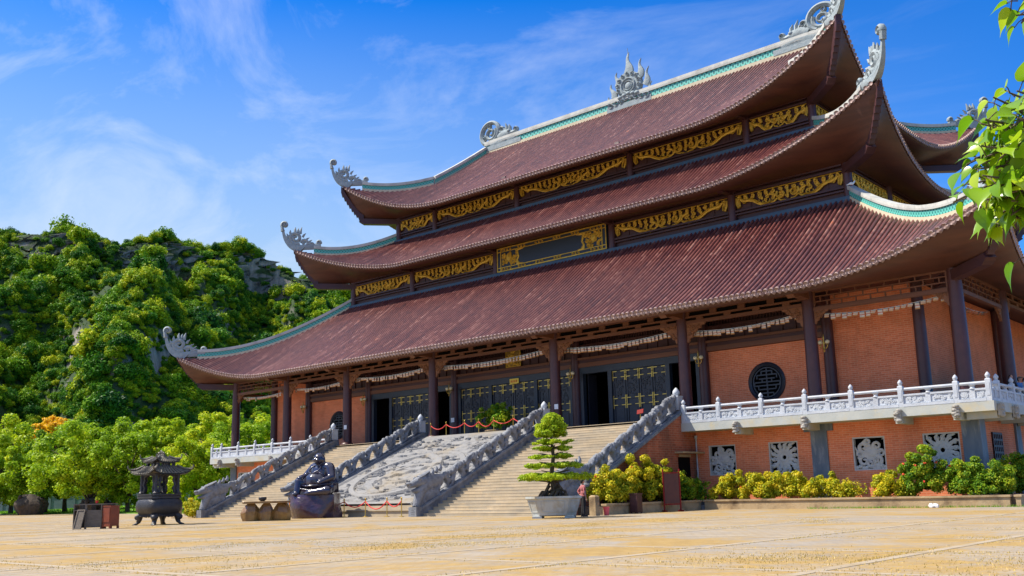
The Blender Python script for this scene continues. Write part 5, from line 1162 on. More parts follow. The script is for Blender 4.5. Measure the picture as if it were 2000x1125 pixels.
for i in range(4):
    x = -0.07 + i * 0.17; b.box(x, x + 0.10, 2.155, 2.169, 8.96, 8.985); b.box(x, x + 0.10, 2.155, 2.169, 8.90, 8.925); b.box(x + 0.035, x + 0.06, 2.154, 2.168, 8.86, 9.03)
    b.box(x, x + 0.02, 2.153, 2.167, 8.86, 8.93)
b.build('lettering', 'red', t)
for (x, y, lb) in ((-15.35, -0.37, 'white notice on the porch column beside the left round window'), (6.0, -0.33, 'white notice on the porch column right of the centre doors'), (-5.62, 1.84, 'white notice on the inner post beside the open doorway behind the rope')):
    board('paper_notice', 'white', x - 0.17, x + 0.17, y - 0.012, y, 6.42, 6.74, lb, 'notice', 'white paper notices on the columns')
t = thing('red_sign', 'small red sign on a thin post at the stair top before the closed doors', 'sign', (12.95, -1.0, ZP)); b = MB(); b.tube([(12.95, -1.0, ZP), (12.95, -1.0, 5.62)], 0.025, 6); b.lathe([(0.16, 0), (0.14, 0.03), (0.03, 0.05)], 10, (12.95, -1.0, ZP)); b.build('post', 'brass', t)
b = MB(); b.T = Matrix.Translation((12.95, -1.0, 5.72)) @ Matrix.Rotation(R(-25), 4, 'X') @ Matrix.Rotation(R(-8), 4, 'Y'); b.box(-0.22, 0.22, -0.02, 0.02, -0.13, 0.15); b.build('sign_board', 'red_sign', t)

# ------------------------------------------------------------------ rope barriers
def stanchion_obj():
    t = thing('rope_post', '', 'barrier post', (0, 0, 0)); b = MB(); b.lathe([(0.16, 0), (0.15, 0.03), (0.04, 0.05), (0.028, 0.08), (0.028, 0.90), (0.045, 0.92), (0.045, 0.96), (0.02, 0.98)], 12); b.build('pole', 'brass', t, smooth=True, auto=40)
    b = MB(); b.ell((0, 0, 1.02), (0.05, 0.05, 0.055)); b.build('knob', 'brass', t, smooth=True); return t
st0 = stanchion_obj(); first = True
def barrier(pts, gl, lbs, rls):
    global first
    for i, (p_, lb) in enumerate(zip(pts, lbs)):
        o = st0 if first else copy_tree(st0); first = False; o.location = p_; o['label'] = lb; o['group'] = gl
    for i in range(len(pts) - 1):
        a, c = Vector(pts[i]) + Vector((0, 0, 0.86)), Vector(pts[i + 1]) + Vector((0, 0, 0.86)); n = 12; L_ = (c - a).length; sg = rls[i][0]
        b = MB(); b.tube([a.lerp(c, 0.02 + 0.96 * j / n) - Vector((0, 0, sg * 4 * (j / n) * (1 - j / n))) for j in range(n + 1)], 0.032, 7)
        o = b.build('barrier_rope', 'red', None, smooth=True); tag(o, rls[i][1], 'rope', gl.replace('posts', 'ropes'))
xs_t = [-5.0, -3.45, -1.65, -0.3, 1.1, 2.85, 4.6]
barrier([(x, -1.0, ZP) for x in xs_t], 'brass rope posts at the top of the carved slab', ['brass rope post beside the second balustrade top', 'brass rope post before the left porch column', 'brass rope post before the dark open doorway', 'brass rope post left of the porch shrub', 'brass rope post before the porch shrub', 'brass rope post right of the porch shrub', 'brass rope post beside the third balustrade top'],
        [(0.28, 'red rope hanging before the left porch column'), (0.26, 'red rope hanging before the dark open doorway'), (0.28, 'red rope hanging left of the porch shrub'), (0.36, 'deeply sagging red rope before the porch shrub'), (0.26, 'red rope hanging right of the porch shrub'), (0.3, 'red rope ending by the third balustrade')])
xs_b = [-5.35, -3.65, -2.15, -0.05, 1.85, 3.35 + 0.35, 4.9]
barrier([(x, Y0 - 0.55, 0) for x in xs_b], 'brass rope posts at the foot of the carved slab', ['brass rope post hidden behind the statue rock', 'brass rope post right beside the statue rock', 'second brass rope post from the statue at the slab foot', 'brass rope post in the middle of the slab foot', 'third brass rope post from the dragon head at the slab foot', 'second brass rope post from the dragon head', 'brass rope post beside the dragon head at the slab foot'],
        [(0.35, 'red rope disappearing behind the statue rock'), (0.42, 'deep sagging red rope next to the statue rock'), (0.14, 'tight red rope at the middle of the slab foot'), (0.3, 'red rope left of the sagging one at the slab foot'), (0.42, 'sagging red rope near the dragon head'), (0.3, 'red rope ending at the dragon head')])

# ------------------------------------------------------------------ statue on its rock
def rock(b, rx, ry, h, seed, top=0.92, jit=0.10, seg=22, lv=8, low=0.85):
    rr = random.Random(seed); ph = [rr.uniform(0, 6) for _ in range(6)]; rs = []
    for i in range(lv + 1):
        f = i / lv; k = low + (1 - low) * math.sin(min(1, f * 1.5) * math.pi / 2) - (1 - top) * max(0, f - 0.6) / 0.4
        rs.append([(rx * k * (1 + jit * math.sin(3 * a + ph[0] + 2 * f) + 0.6 * jit * math.sin(5 * a + ph[1] - 3 * f)) * math.copysign(abs(math.cos(a)) ** 0.7, math.cos(a)), ry * k * (1 + jit * math.cos(2 * a + ph[2] + 3 * f) + 0.5 * jit * math.sin(7 * a + ph[3])) * math.copysign(abs(math.sin(a)) ** 0.7, math.sin(a)), h * f + (0.06 * math.sin(2 * a + ph[4]) if 0 < f else 0)) for a in [2 * math.pi * j / seg for j in range(seg)]])
    b.rings(rs, True)
b = MB(); rock(b, 1.22, 1.05, 1.55, 4, 0.96, 0.15, 30, 10, 0.96); o = b.build('statue_rock', 'rock_pol', None, smooth=True, auto=50); tag(o, 'polished dark red and purple rock carrying the seated statue', 'rock'); o.location = (-1.25, -13.9, 0); o.scale = (1.1, 1.08, 0.86); o.rotation_euler = (0, 0, R(20))
BUD = thing('seated_statue', 'glossy dark stone statue of a laughing bald seated monk with bare belly', 'statue', (0, 0, 0))
caps = [((0, 0.10, 0.42), (0.88, 0.66, 0.46)), ((0, -0.22, 0.72), (0.60, 0.55, 0.52)), ((0, 0.12, 1.18), (0.62, 0.44, 0.46)), ((-0.50, 0.12, 1.42), 0.27, (0.50, 0.12, 1.42), 0.27), ((0, 0.06, 1.55), 0.22, (0, 0.0, 1.72), 0.20),
        ((0, -0.04, 1.86), (0.27, 0.29, 0.31)), ((0, -0.12, 1.76), (0.23, 0.24, 0.18)), ((0.27, 0.0, 1.80), (0.06, 0.09, 0.17)), ((-0.27, 0.0, 1.80), (0.06, 0.09, 0.17)), ((0, -0.335, 1.84), (0.06, 0.06, 0.06)),
        ((0.60, 0.10, 1.36), 0.24, (0.84, -0.02, 0.92), 0.19), ((0.84, -0.02, 0.92), 0.18, (0.62, -0.52, 0.70), 0.13), ((0.60, -0.56, 0.66), (0.14, 0.16, 0.09)), ((-0.60, 0.10, 1.36), 0.24, (-0.86, -0.10, 1.0), 0.19), ((-0.86, -0.10, 1.0), 0.18, (-0.62, -0.66, 0.92), 0.13), ((-0.60, -0.72, 0.92), (0.13, 0.15, 0.10)),
        ((0.42, 0.0, 0.26), 0.30, (0.92, -0.42, 0.25), 0.25), ((0.92, -0.42, 0.24), 0.24, (0.15, -0.78, 0.16), 0.15), ((0.05, -0.82, 0.13), (0.24, 0.14, 0.12)), ((-0.42, -0.05, 0.32), 0.30, (-0.66, -0.72, 0.72), 0.23), ((-0.66, -0.72, 0.72), 0.22, (-0.58, -0.92, 0.14), 0.17), ((-0.56, -1.02, 0.10), (0.14, 0.22, 0.10))]
for s in (-1, 1): caps += [((s * 0.12, -0.28, 1.80), (0.10, 0.08, 0.08))]
for i in range(7): caps.append(((0.66 + 0.04 * i % 0.2, 0.35 - 0.12 * i, 0.2), 0.06, (0.60 - 0.02 * i, 0.30 - 0.10 * i, 1.1 - 0.07 * i), 0.05))
for k in range(5): caps.append(((0.58 - 0.05 * k, -0.30 - 0.12 * k, 0.06 + 0.05 * k), 0.05, (-0.5, -0.45 - 0.1 * k, 0.22 + 0.04 * k), 0.05))
blob('body', caps, 'black_stone', BUD, 0.032, 4)
b = MB(); 
for s in (-1, 1): b.stroke([(s * 0.19, 1.95), (s * 0.11, 1.98), (s * 0.05, 1.94)], [0.01, 0.02, 0.01], 0.03, y=-0.31)
b.stroke([(-0.12, 1.72), (-0.06, 1.68), (0.06, 1.68), (0.12, 1.72)], [0.01, 0.025, 0.025, 0.01], 0.03, y=-0.345)
b.build('face_lines', 'bronze', BUD)
b = MB(); b.tube([(0.48 * math.sin(a) * 0.72, 0.0 - 0.42 * (0.5 - 0.5 * math.cos(a)) - 0.12, 1.56 - 0.42 * (0.5 - 0.5 * math.cos(a))) for a in np.linspace(-math.pi, math.pi, 25)], 0.035, 6); b.tube([(-0.8, -0.1, 0.62), (-0.45, -0.72, 0.52), (0, -0.80, 0.5), (0.45, -0.72, 0.52), (0.86, -0.1, 0.6)], 0.055, 7)
for a in np.linspace(-0.55, 0.62, 6): b.tube([(0.70 + 0.05 * a, 0.25 + a * 0.4, 0.15), (0.74, 0.2 + a * 0.42, 0.6), (0.66, 0.12 + a * 0.3, 1.05)], 0.045, 6)
b.build('robe_folds', 'black_stone', BUD, smooth=True)
BUD.scale = (1.24, 1.2, 1.14); BUD.location = (-1.1, -13.8, 1.26); BUD.rotation_euler = (0, 0, R(4))

# ------------------------------------------------------------------ stone table with bowl
t = thing('stone_table', 'low table of a slab on three chunky petrified wood stumps', 'table', (0, 0, 0))
for i, (x, sd, rx, h) in enumerate(((-0.82, 3, 0.46, 0.92), (0.02, 7, 0.40, 0.92), (0.86, 9, 0.44, 0.92))):
    b = MB(); rock(b, rx * 1.08, 0.42, h, sd, 0.50, 0.13, 7, 4, 0.86); b.T = None; o = b.build('leg', 'rock_tbl', t, smooth=True, auto=18); o.location = (x, 0.05 * i, 0)
b = MB(); b.rings([[(1.24 * k * math.copysign(abs(math.cos(a)) ** 0.35, math.cos(a)), 0.46 * k * math.copysign(abs(math.sin(a)) ** 0.35, math.sin(a)) + 0.03 * math.sin(3 * a), z) for a in np.linspace(0, 2 * math.pi, 25)[:-1]] for z, k in ((0.92, 0.97), (0.95, 1.0), (1.02, 1.0), (1.04, 0.98))]); b.build('table_top', 'rock_tbl', t)
t.location = (0.38, -18.5, 0); t.rotation_euler = (0, 0, R(38))
b = MB(); b.lathe([(0.10, 0), (0.13, 0.02), (0.21, 0.10), (0.22, 0.17), (0.19, 0.22), (0.16, 0.22), (0.17, 0.17), (0.14, 0.08), (0.02, 0.06)], 18); o = b.build('incense_bowl', 'bronze', None, smooth=True, auto=40); tag(o, 'small dark round bowl standing on the stone slab table', 'bowl'); o.location = (0.20, -18.62, 1.04)

# ------------------------------------------------------------------ incense burner
t = thing('incense_burner', 'black bronze incense burner with a two tiered pagoda roof on four curved legs', 'incense burner', (0, 0, 0))
b = MB(); SQ = 5
b.lathe([(0.70, 0.48), (0.80, 0.52), (0.98, 0.72), (1.02, 0.95), (0.99, 1.18), (0.90, 1.32), (0.88, 1.36)], 40, sq=SQ)
b.build('basin', 'bronze', t, smooth=True, auto=45)
b = MB(); b.lathe([(0.86, 1.36), (0.92, 1.37), (0.92, 1.46), (0.88, 1.48), (0.88, 1.52), (0.93, 1.53), (0.93, 1.60), (0.60, 1.60), (0.60, 1.5)], 40, sq=7); b.build('rim', 'bronze', t)
lg = None
for i, (sx, sy) in enumerate(((-1, -1), (1, -1), (1, 1), (-1, 1))):
    if lg is None:
        b = MB(); b.rings([[(x + w * math.cos(a), x + w * math.sin(a), z) for a in np.linspace(0, 2 * math.pi, 9)[:-1]] for x, z, w in ((0.60, 0.62, 0.24), (0.74, 0.42, 0.22), (0.72, 0.26, 0.14), (0.76, 0.12, 0.12), (0.86, 0.05, 0.15), (0.90, 0.0, 0.13))]); b.ell((0.80, 0.80, 0.40), (0.16, 0.16, 0.15)); lg = b.build('leg', 'bronze', t, smooth=True)
    else: o = lg.copy(); COL.objects.link(o); o.parent = t; o.rotation_euler = (0, 0, math.pi / 2 * i)
b = MB()
for i in range(4):
    b.T = Matrix.Rotation(math.pi / 2 * i, 4, 'Z')
    for j in range(8): x = -0.6 + 1.2 * j / 7; b.stroke(spiral(x, 0.50, 0.09, 0.02, j, 1.2, 8), taper(0.045, 0.02, 8), 0.05, y=-0.80)
b.T = None; b.build('apron', 'bronze', t)
b = MB()
for sx in (-1, 1):
    for sy in (-1, 1): b.lathe([(0.16, 1.60), (0.17, 1.66), (0.11, 1.72), (0.10, 1.85), (0.09, 2.2), (0.10, 2.66)], 12, (sx * 0.68, sy * 0.68, 0))
for i in range(4):   # dragons wound beside the posts leave the arch open
    b.T = Matrix.Rotation(math.pi / 2 * i, 4, 'Z')
    for s in (-1, 1): b.stroke([(s * 0.5, 1.66), (s * 0.40, 1.9), (s * 0.52, 2.1), (s * 0.40, 2.3), (s * 0.44, 2.5), (s * 0.18, 2.62)], [0.10, 0.09, 0.10, 0.09, 0.1, 0.06], 0.06, y=-0.68)
    b.box(-0.68, 0.68, -0.73, -0.63, 2.56, 2.68)
b.T = None; b.build('posts', 'bronze', t, smooth=True, auto=40)
def small_roof(z, half, inner, h, lift, name, crest):
    b = MB(); n = 13
    for i in range(4):
        b.T = Matrix.Rotation(math.pi / 2 * i, 4, 'Z')
        for dz, fl in ((0, False), (-0.06, True)):
            g = []
            for j in range(n):
                u = -1 + 2 * j / (n - 1); row = []
                for k in range(6):
                    f = k / 5; w = half + (inner - half) * f; zz = z + h * (0.55 * f + 0.45 * f * f) + lift * abs(u) ** 4 * (1 - f) ** 2; row.append((u * w * (1 + 0.05 * abs(u) ** 4 * (1 - f)), -w * (1 + 0.05 * abs(u) ** 4 * (1 - f)), zz + dz))
                g.append(row)
            b.grid(g)
        for j in range(11): x = -1 + 2 * j / 10; b.tube([(x * half * 0.97, -half * 0.99, z + lift * abs(x) ** 4 + 0.02), (x * (half * 0.5 + inner * 0.5), -(half + inner) / 2, z + h * 0.40 + 0.02), (x * inner, -inner, z + h)], 0.028, 5)
        e = half * 1.05; b.tube([(inner, -inner, z + h + 0.03), ((e + inner) / 2, -(e + inner) / 2, z + h * 0.38 + lift * 0.25 + 0.05), (e, -e, z + lift + 0.03), (e * 1.05, -e * 1.05, z + lift + 0.17), (e * 1.04, -e * 1.04, z + lift + 0.27)], [0.06, 0.06, 0.05, 0.04, 0.02], 6)
    b.T = None; return b.build(name, 'bronze_roof', t, smooth=True, auto=40)
small_roof(2.66, 1.13, 0.62, 0.40, 0.20, 'lower_roof', False)
b = MB()
for sx in (-1, 0, 1):
    for sy in (-1, 0, 1):
        if sx or sy: b.box(sx * 0.48 - 0.07, sx * 0.48 + 0.07, sy * 0.48 - 0.07, sy * 0.48 + 0.07, 3.0, 3.30)
b.box(-0.62, 0.62, -0.62, 0.62, 3.02, 3.08); b.build('lantern_storey', 'bronze', t)
small_roof(3.28, 0.72, 0.30, 0.26, 0.14, 'upper_roof', True)
b = MB(); b.box(-0.34, 0.34, -0.06, 0.06, 3.52, 3.66)
for x in (-0.25, -0.1, 0.1, 0.25): b.stroke(spiral(x, 3.72, 0.09, 0.02, x * 9, 1.2, 8), taper(0.045, 0.02, 8), 0.05)
b.ell((0, 0, 3.80), (0.09, 0.07, 0.11)); b.build('crest', 'bronze_roof', t)
t.location = (-1.2, -23.85, 0); t.rotation_euler = (0, 0, R(4)); t.scale = (0.92, 0.92, 0.96)

# ------------------------------------------------------------------ cart shelf, red cabinet, leaning frame
t = thing('open_shelf', 'old grey wooden open shelf counter with a blank front panel', 'shelf', (0, 0, 0)); b = MB()
W2 = 0.92
for x0, x1, y0, y1, z0, z1 in ((-W2, W2 + 0.15, -0.31, 0.31, 1.10, 1.15), (-W2, -W2 + 0.05, -0.30, 0.30, 0, 1.10), (-0.33, -0.24, -0.30, -0.24, 0, 1.10), (-0.33, -0.28, -0.24, 0.30, 0.10, 1.10), (0.48, 0.54, -0.30, 0.30, 0, 1.10), (-W2 + 0.05, -0.33, -0.29, 0.30, 0.84, 0.88), (-W2 + 0.05, -0.34, -0.20, 0.30, 0.46, 0.50), (-W2 + 0.05, -0.34, 0.27, 0.30, 0.06, 0.84), (-W2 + 0.05, -0.33, -0.26, 0.30, 0.06, 0.10)): b.box(x0, x1, y0, y1, z0, z1)
b.build('shelf_frame', 'grey_wood', t)
b = MB(); b.box(-0.24, 0.48, -0.29, -0.26, 0.07, 0.86); b.build('front_panel', 'grey_wood', t)
t.scale = (0.9, 0.9, 0.98); t.location = (1.30, -28.45, 0); t.rotation_euler = (0, 0, R(40)); SHM = Matrix.Translation(t.location) @ Matrix.Rotation(R(40), 4, 'Z')
t = thing('red_cabinet', 'reddish brown wooden cabinet on short feet beside the grey shelf', 'cabinet', (0, 0, 0)); b = MB()
b.box(-0.34, 0.34, -0.29, 0.29, 0.12, 1.0); b.box(-0.37, 0.37, -0.32, 0.32, 1.001, 1.05); b.build('body', 'maroon', t)
b = MB(); b.box(-0.30, 0.30, -0.32, -0.291, 0.30, 0.95); b.box(-0.36, 0.36, -0.315, -0.293, 0.10, 0.20); b.build('door_panel', 'maroon', t)
for sx in (-1, 1):
    for sy in (-1, 1): b = MB(); b.box(sx * 0.30 - 0.05, sx * 0.30 + 0.05, sy * 0.25 - 0.05, sy * 0.25 + 0.05, 0, 0.119); b.build('foot', 'maroon', t)
t.location = SHM @ Vector((0.86, -0.16, 0)); t.rotation_euler = (0, 0, R(10)); t.scale = (0.82, 0.82, 0.98)
t = thing('picture_frame', 'narrow wooden picture frame leaning on the grey shelf', 'frame', (0, 0, 0)); b = MB()
for x0, x1, z0, z1 in ((-0.20, -0.15, 0, 0.92), (0.15, 0.20, 0, 0.92), (-0.15, 0.15, 0, 0.05), (-0.15, 0.15, 0.87, 0.92)): b.box(x0, x1, -0.03, 0.03, z0, z1)
b.build('frame_border', 'grey_wood', t); b = MB(); b.box(-0.15, 0.15, -0.005, 0.015, 0.05, 0.87); b.build('glass_pane', 'grey_wood', t)
t.location = SHM @ Vector((-0.48, -0.60, 0)); t.rotation_euler = (R(-19), 0, R(30))
t = thing('flower_pot', 'tiny red pot with green leaves on the grey shelf top', 'pot plant', (0, 0, 0)); b = MB(); b.lathe([(0.05, 0), (0.07, 0.12), (0.065, 0.12)], 10); b.build('pot', 'red', t); v, f, a = clump_leaves([(0, 0, 0.2, 0.10, 0.10, 0.08)], 30, 0.06, NR); npmesh('leaves', v, f, 'lf_green', t, attr=a); t.location = SHM @ Vector((0.12, 0, 1.15))

# ------------------------------------------------------------------ bonsai in its pot
t = thing('bonsai_pot', 'large pale grey glazed planter with tapering panelled sides holding the bonsai', 'planter', (0, 0, 0)); b = MB()
def hexring(w, d, z): return [(-w, -d * 0.45, z), (-w * 0.62, -d, z), (w * 0.62, -d, z), (w, -d * 0.45, z), (w, d * 0.45, z), (w * 0.62, d, z), (-w * 0.62, d, z), (-w, d * 0.45, z)]
b.rings([hexring(1.14, 0.72, 0.14), hexring(1.16, 0.74, 0.22), hexring(1.38, 0.92, 0.86), hexring(1.46, 1.0, 0.90), hexring(1.46, 1.0, 1.0), hexring(1.34, 0.90, 1.0), hexring(1.30, 0.86, 0.90)]); b.build('pot_body', 'pot', t)
b = MB()
for k in range(8):
    r0, r1 = hexring(1.175, 0.755, 0.30), hexring(1.35, 0.90, 0.78); a0, a1, c0, c1 = Vector(r0[k]), Vector(r0[(k + 1) % 8]), Vector(r1[k]), Vector(r1[(k + 1) % 8])
    q = [a0.lerp(a1, 0.12), a0.lerp(a1, 0.88), c0.lerp(c1, 0.88), c0.lerp(c1, 0.12)]; nn = (q[1] - q[0]).cross(q[3] - q[0]).normalized(); ce = sum(q, Vector()) / 4; nn = nn if nn.dot(Vector((ce.x, ce.y, 0))) > 0 else -nn
    for e in range(4): b.tube([q[e] + nn * 0.012, q[(e + 1) % 4] + nn * 0.012], 0.018, 5)
b.build('panel_mouldings', 'pot', t)
b = MB()
for k, (x, y) in enumerate(((-0.85, -0.55), (0.85, -0.55), (0.85, 0.55), (-0.85, 0.55))): b.bbox(x, y, 0.07, 0.5, 0.34, 0.14, 0.04)
b.box(-1.0, 1.0, -0.45, 0.45, 0.10, 0.139); b.build('foot', 'pot', t)
b = MB(); b.rings([hexring(1.31, 0.87, 0.93), hexring(1.0, 0.6, 0.97)]); b.build('soil', 'bark', t)
PB = Vector((18.05, -15.7, 0)); t.location = PB; t.rotation_euler = (0, 0, R(34)); t.scale = (0.84, 0.84, 0.95)
t = thing('bonsai_tree', 'clipped bonsai tree with a dome top and flat foliage tiers on many roots', 'bonsai', (0, 0, 0)); b = MB()
rr = random.Random(5)
b.tube([(0, 0, 0.95), (0.03, 0, 1.5), (-0.06, 0, 2.1), (0.04, 0, 2.8), (-0.03, 0, 3.6), (0, 0, 4.4)], [0.12, 0.13, 0.11, 0.09, 0.07, 0.04], 8)
for i in range(22):
    a = rr.uniform(0, 6.28); r1 = rr.uniform(0.35, 0.85); z1 = rr.uniform(1.15, 1.75)
    b.tube([(r1 * math.cos(a), r1 * 0.8 * math.sin(a), 0.93), (r1 * 0.75 * math.cos(a + 0.3), r1 * 0.6 * math.sin(a + 0.3), 1.2), (0.18 * math.cos(a), 0.18 * math.sin(a), z1)], [0.07, rr.uniform(0.03, 0.07), 0.05], 6)
for z, r_ in ((1.75, 1.2), (2.15, 0.9), (2.55, 0.7), (2.95, 0.8), (3.3, 0.7)):
    for i in range(6): a = rr.uniform(0, 6.28); b.tube([(0, 0, z - 0.12), (r_ * 0.5 * math.cos(a), r_ * 0.5 * math.sin(a), z - 0.05), (r_ * 0.9 * math.cos(a), r_ * 0.9 * math.sin(a), z + 0.02)], [0.045, 0.035, 0.015], 5)
b.build('trunk', 'bark', t, smooth=True)
cl = []
def pad(z, rad, h, n, hole=0.0, ph=0.0):
    for i in range(n):
        a = rr.uniform(0, 6.28); q = rad * math.sqrt(rr.uniform(hole, 1)); wob = 1 + 0.16 * math.sin(3 * a + ph); cl.append((q * wob * math.cos(a), q * wob * math.sin(a), z + rr.uniform(-0.07, 0.08) + 0.07 * (1 - q / rad), 0.22, 0.22, h * 0.5))
pad(1.85, 1.62, 0.26, 95, 0.03, 0); pad(2.38, 1.25, 0.17, 34, 0.12, 2); pad(2.80, 0.95, 0.14, 22, 0.15, 4); pad(3.14, 0.85, 0.13, 18, 0.15, 1); pad(3.46, 0.90, 0.14, 20, 0.12, 5)
for i in range(90):
    f = rr.uniform(0, 1); a = rr.uniform(0, 6.28); q = 0.72 * math.sqrt(1 - f ** 1.6) * math.sqrt(rr.uniform(0.3, 1)); cl.append((q * math.cos(a), q * math.sin(a), 3.80 + 0.92 * f, 0.2, 0.2, 0.16))
v, f, a = clump_leaves(cl, 110, 0.058, NR, 0.5); npmesh('foliage', v, f, 'lf_bonsai', t, attr=a)
t.location = PB; t.rotation_euler = (0, 0, R(20)); t.scale = (0.96, 0.96, 0.96)

# ------------------------------------------------------------------ people
def person_standing(loc, rz):
    t = thing('person', 'person in red striped shirt standing with hand on hip beside the bonsai pot', 'person', (0, 0, 0))
    caps = [((0, 0, 1.48), 0.055, (0, 0.0, 1.40), 0.06), ((0, -0.01, 1.58), (0.078, 0.095, 0.11)), ((0, -0.095, 1.565), (0.016, 0.025, 0.02)), ((0.078, 0, 1.575), (0.015, 0.025, 0.03)), ((-0.078, 0, 1.575), (0.015, 0.025, 0.03)),
            ((-0.17, 0, 1.34), 0.055, (0.17, 0, 1.34), 0.055), ((0, 0, 1.28), (0.17, 0.10, 0.16)), ((0, 0, 1.05), (0.135, 0.095, 0.18)), ((0, 0.01, 0.88), (0.16, 0.11, 0.12)),
            ((0.19, 0, 1.33), 0.05, (0.36, 0.10, 1.12), 0.04), ((0.36, 0.10, 1.12), 0.038, (0.17, 0.05, 0.95), 0.028), ((-0.19, 0, 1.33), 0.05, (-0.25, 0.04, 1.06), 0.04), ((-0.25, 0.04, 1.06), 0.036, (-0.25, -0.05, 0.82), 0.026), ((-0.25, -0.06, 0.75), (0.025, 0.04, 0.06)), ((0.15, -0.02, 0.93), (0.04, 0.04, 0.03)),
            ((0.085, 0.0, 0.84), 0.085, (0.10, -0.01, 0.46), 0.055), ((0.10, -0.01, 0.46), 0.052, (0.11, 0.03, 0.08), 0.036), ((-0.085, 0, 0.84), 0.085, (-0.12, 0.02, 0.46), 0.055), ((-0.12, 0.02, 0.46), 0.052, (-0.15, 0.06, 0.08), 0.036), ((0.11, -0.04, 0.035), (0.045, 0.12, 0.04)), ((-0.16, -0.01, 0.035), (0.045, 0.12, 0.04))]
    for s, hx, hy, hz_ in ((-1, -0.25, -0.07, 0.70), (1, 0.12, -0.05, 0.92)):
        for k in range(4): caps.append(((hx + 0.012 * (k - 1.5), hy, hz_), 0.009, (hx + 0.014 * (k - 1.5) - (0 if s < 0 else 0.05), hy - 0.02, hz_ - (0.07 if s < 0 else 0.01)), 0.008))
    blob('body', caps, 'skin', t, 0.014, 4)
    blob('shirt', [((-0.16, 0, 1.335), 0.068, (0.16, 0, 1.335), 0.068), ((0, 0, 1.27), (0.185, 0.118, 0.17)), ((0, 0, 1.04), (0.155, 0.115, 0.18)), ((0, 0.01, 0.92), (0.172, 0.125, 0.10)), ((0.19, 0, 1.33), 0.068, (0.34, 0.09, 1.145), 0.058), ((0.34, 0.09, 1.145), 0.055, (0.25, 0.07, 1.03), 0.046), ((-0.19, 0, 1.33), 0.068, (-0.25, 0.04, 1.06), 0.056), ((-0.25, 0.04, 1.06), 0.052, (-0.252, -0.01, 0.94), 0.045)], 'shirt', t, 0.016, 4)
    blob('trousers', [((0, 0.01, 0.88), (0.172, 0.125, 0.11)), ((0.085, 0, 0.84), 0.098, (0.10, -0.01, 0.46), 0.07), ((0.10, -0.01, 0.46), 0.068, (0.11, 0.03, 0.09), 0.055), ((-0.085, 0, 0.84), 0.098, (-0.12, 0.02, 0.46), 0.07), ((-0.12, 0.02, 0.46), 0.068, (-0.15, 0.06, 0.09), 0.055)], 'black_cl', t, 0.016, 4)
    blob('hair', [((0, 0.02, 1.605), (0.09, 0.10, 0.10)), ((0, 0.06, 1.56), (0.075, 0.06, 0.09))], 'hair', t, 0.014, 3)
    b = MB()
    for x, y in ((0.11, -0.04), (-0.16, -0.01)): b.rings([[(x + 0.052 * math.cos(a), y + 0.135 * math.sin(a), z) for a in np.linspace(0, 2 * math.pi, 15)[:-1]] for z in (0.0, 0.03)] + [[(x + 0.03 * math.cos(a), y + 0.10 * math.sin(a), 0.075) for a in np.linspace(0, 2 * math.pi, 15)[:-1]]])
    b.build('shoes', 'black_cl', t, smooth=True, auto=50)
    t.location = loc; t.rotation_euler = (0, 0, rz)
person_standing((18.15, -13.7, 0), R(150))
def person_sitting(loc, rz, cl, label, cap=None):
    t = thing('person', label, 'person', (0, 0, 0)); h = 0.46
    caps = [((0, 0, h + 0.55), 0.055, (0, 0, h + 0.64), 0.05), ((0, -0.02, h + 0.75), (0.078, 0.095, 0.11)), ((0, -0.11, h + 0.735), (0.016, 0.025, 0.02)), ((0.078, -0.01, h + 0.745), (0.015, 0.025, 0.03)), ((-0.078, -0.01, h + 0.745), (0.015, 0.025, 0.03)), ((-0.17, 0, h + 0.50), 0.055, (0.17, 0, h + 0.50), 0.055), ((0, 0, h + 0.40), (0.165, 0.10, 0.17)), ((0, 0, h + 0.15), (0.16, 0.12, 0.18))]
    for s in (-1, 1): caps += [((s * 0.19, 0, h + 0.49), 0.05, (s * 0.25, -0.10, h + 0.24), 0.04), ((s * 0.25, -0.10, h + 0.24), 0.036, (s * 0.12, -0.36, h + 0.16), 0.026), ((s * 0.10, -0.42, h + 0.15), (0.04, 0.06, 0.025)), ((s * 0.09, 0, h + 0.08), 0.085, (s * 0.12, -0.42, h + 0.07), 0.06), ((s * 0.12, -0.42, h + 0.07), 0.055, (s * 0.12, -0.45, 0.08), 0.036), ((s * 0.12, -0.50, 0.035), (0.045, 0.12, 0.04))]
    blob('body', caps, 'skin', t, 0.018, 3)
    top = [((-0.16, 0, h + 0.495), 0.068, (0.16, 0, h + 0.495), 0.068), ((0, 0, h + 0.38), (0.18, 0.118, 0.18)), ((0, 0, h + 0.16), (0.172, 0.13, 0.17))]
    for s in (-1, 1): top += [((s * 0.19, 0, h + 0.49), 0.066, (s * 0.25, -0.10, h + 0.25), 0.055)]
    blob('shirt', top, cl, t, 0.018, 3)
    blob('trousers', [q for s in (-1, 1) for q in (((s * 0.09, 0, h + 0.08), 0.10, (s * 0.12, -0.42, h + 0.07), 0.075), ((s * 0.12, -0.42, h + 0.07), 0.07, (s * 0.12, -0.45, 0.1), 0.055))], 'black_cl', t, 0.018, 3)
    blob('hair', [((0, 0.01, h + 0.775), (0.09, 0.10, 0.095)), ((0, 0.05, h + 0.72), (0.078, 0.06, 0.10))], 'hair', t, 0.016, 2)
    if cap: b = MB(); b.ell((0, -0.01, h + 0.80), (0.1, 0.115, 0.075)); b.rings([[(0.09 * math.cos(a), -0.10 + 0.11 * math.sin(a) - 0.05, h + 0.80 + dz) for a in np.linspace(0, 2 * math.pi, 13)[:-1]] for dz in (-0.01, 0.012)]); b.build('cap', cap, t, smooth=True, auto=45)
    t.location = loc; t.rotation_euler = (0, 0, rz)
b = MB(); b.box(31.95, 32.4, 3.0, 9.5, ZP + 0.34, ZP + 0.42)
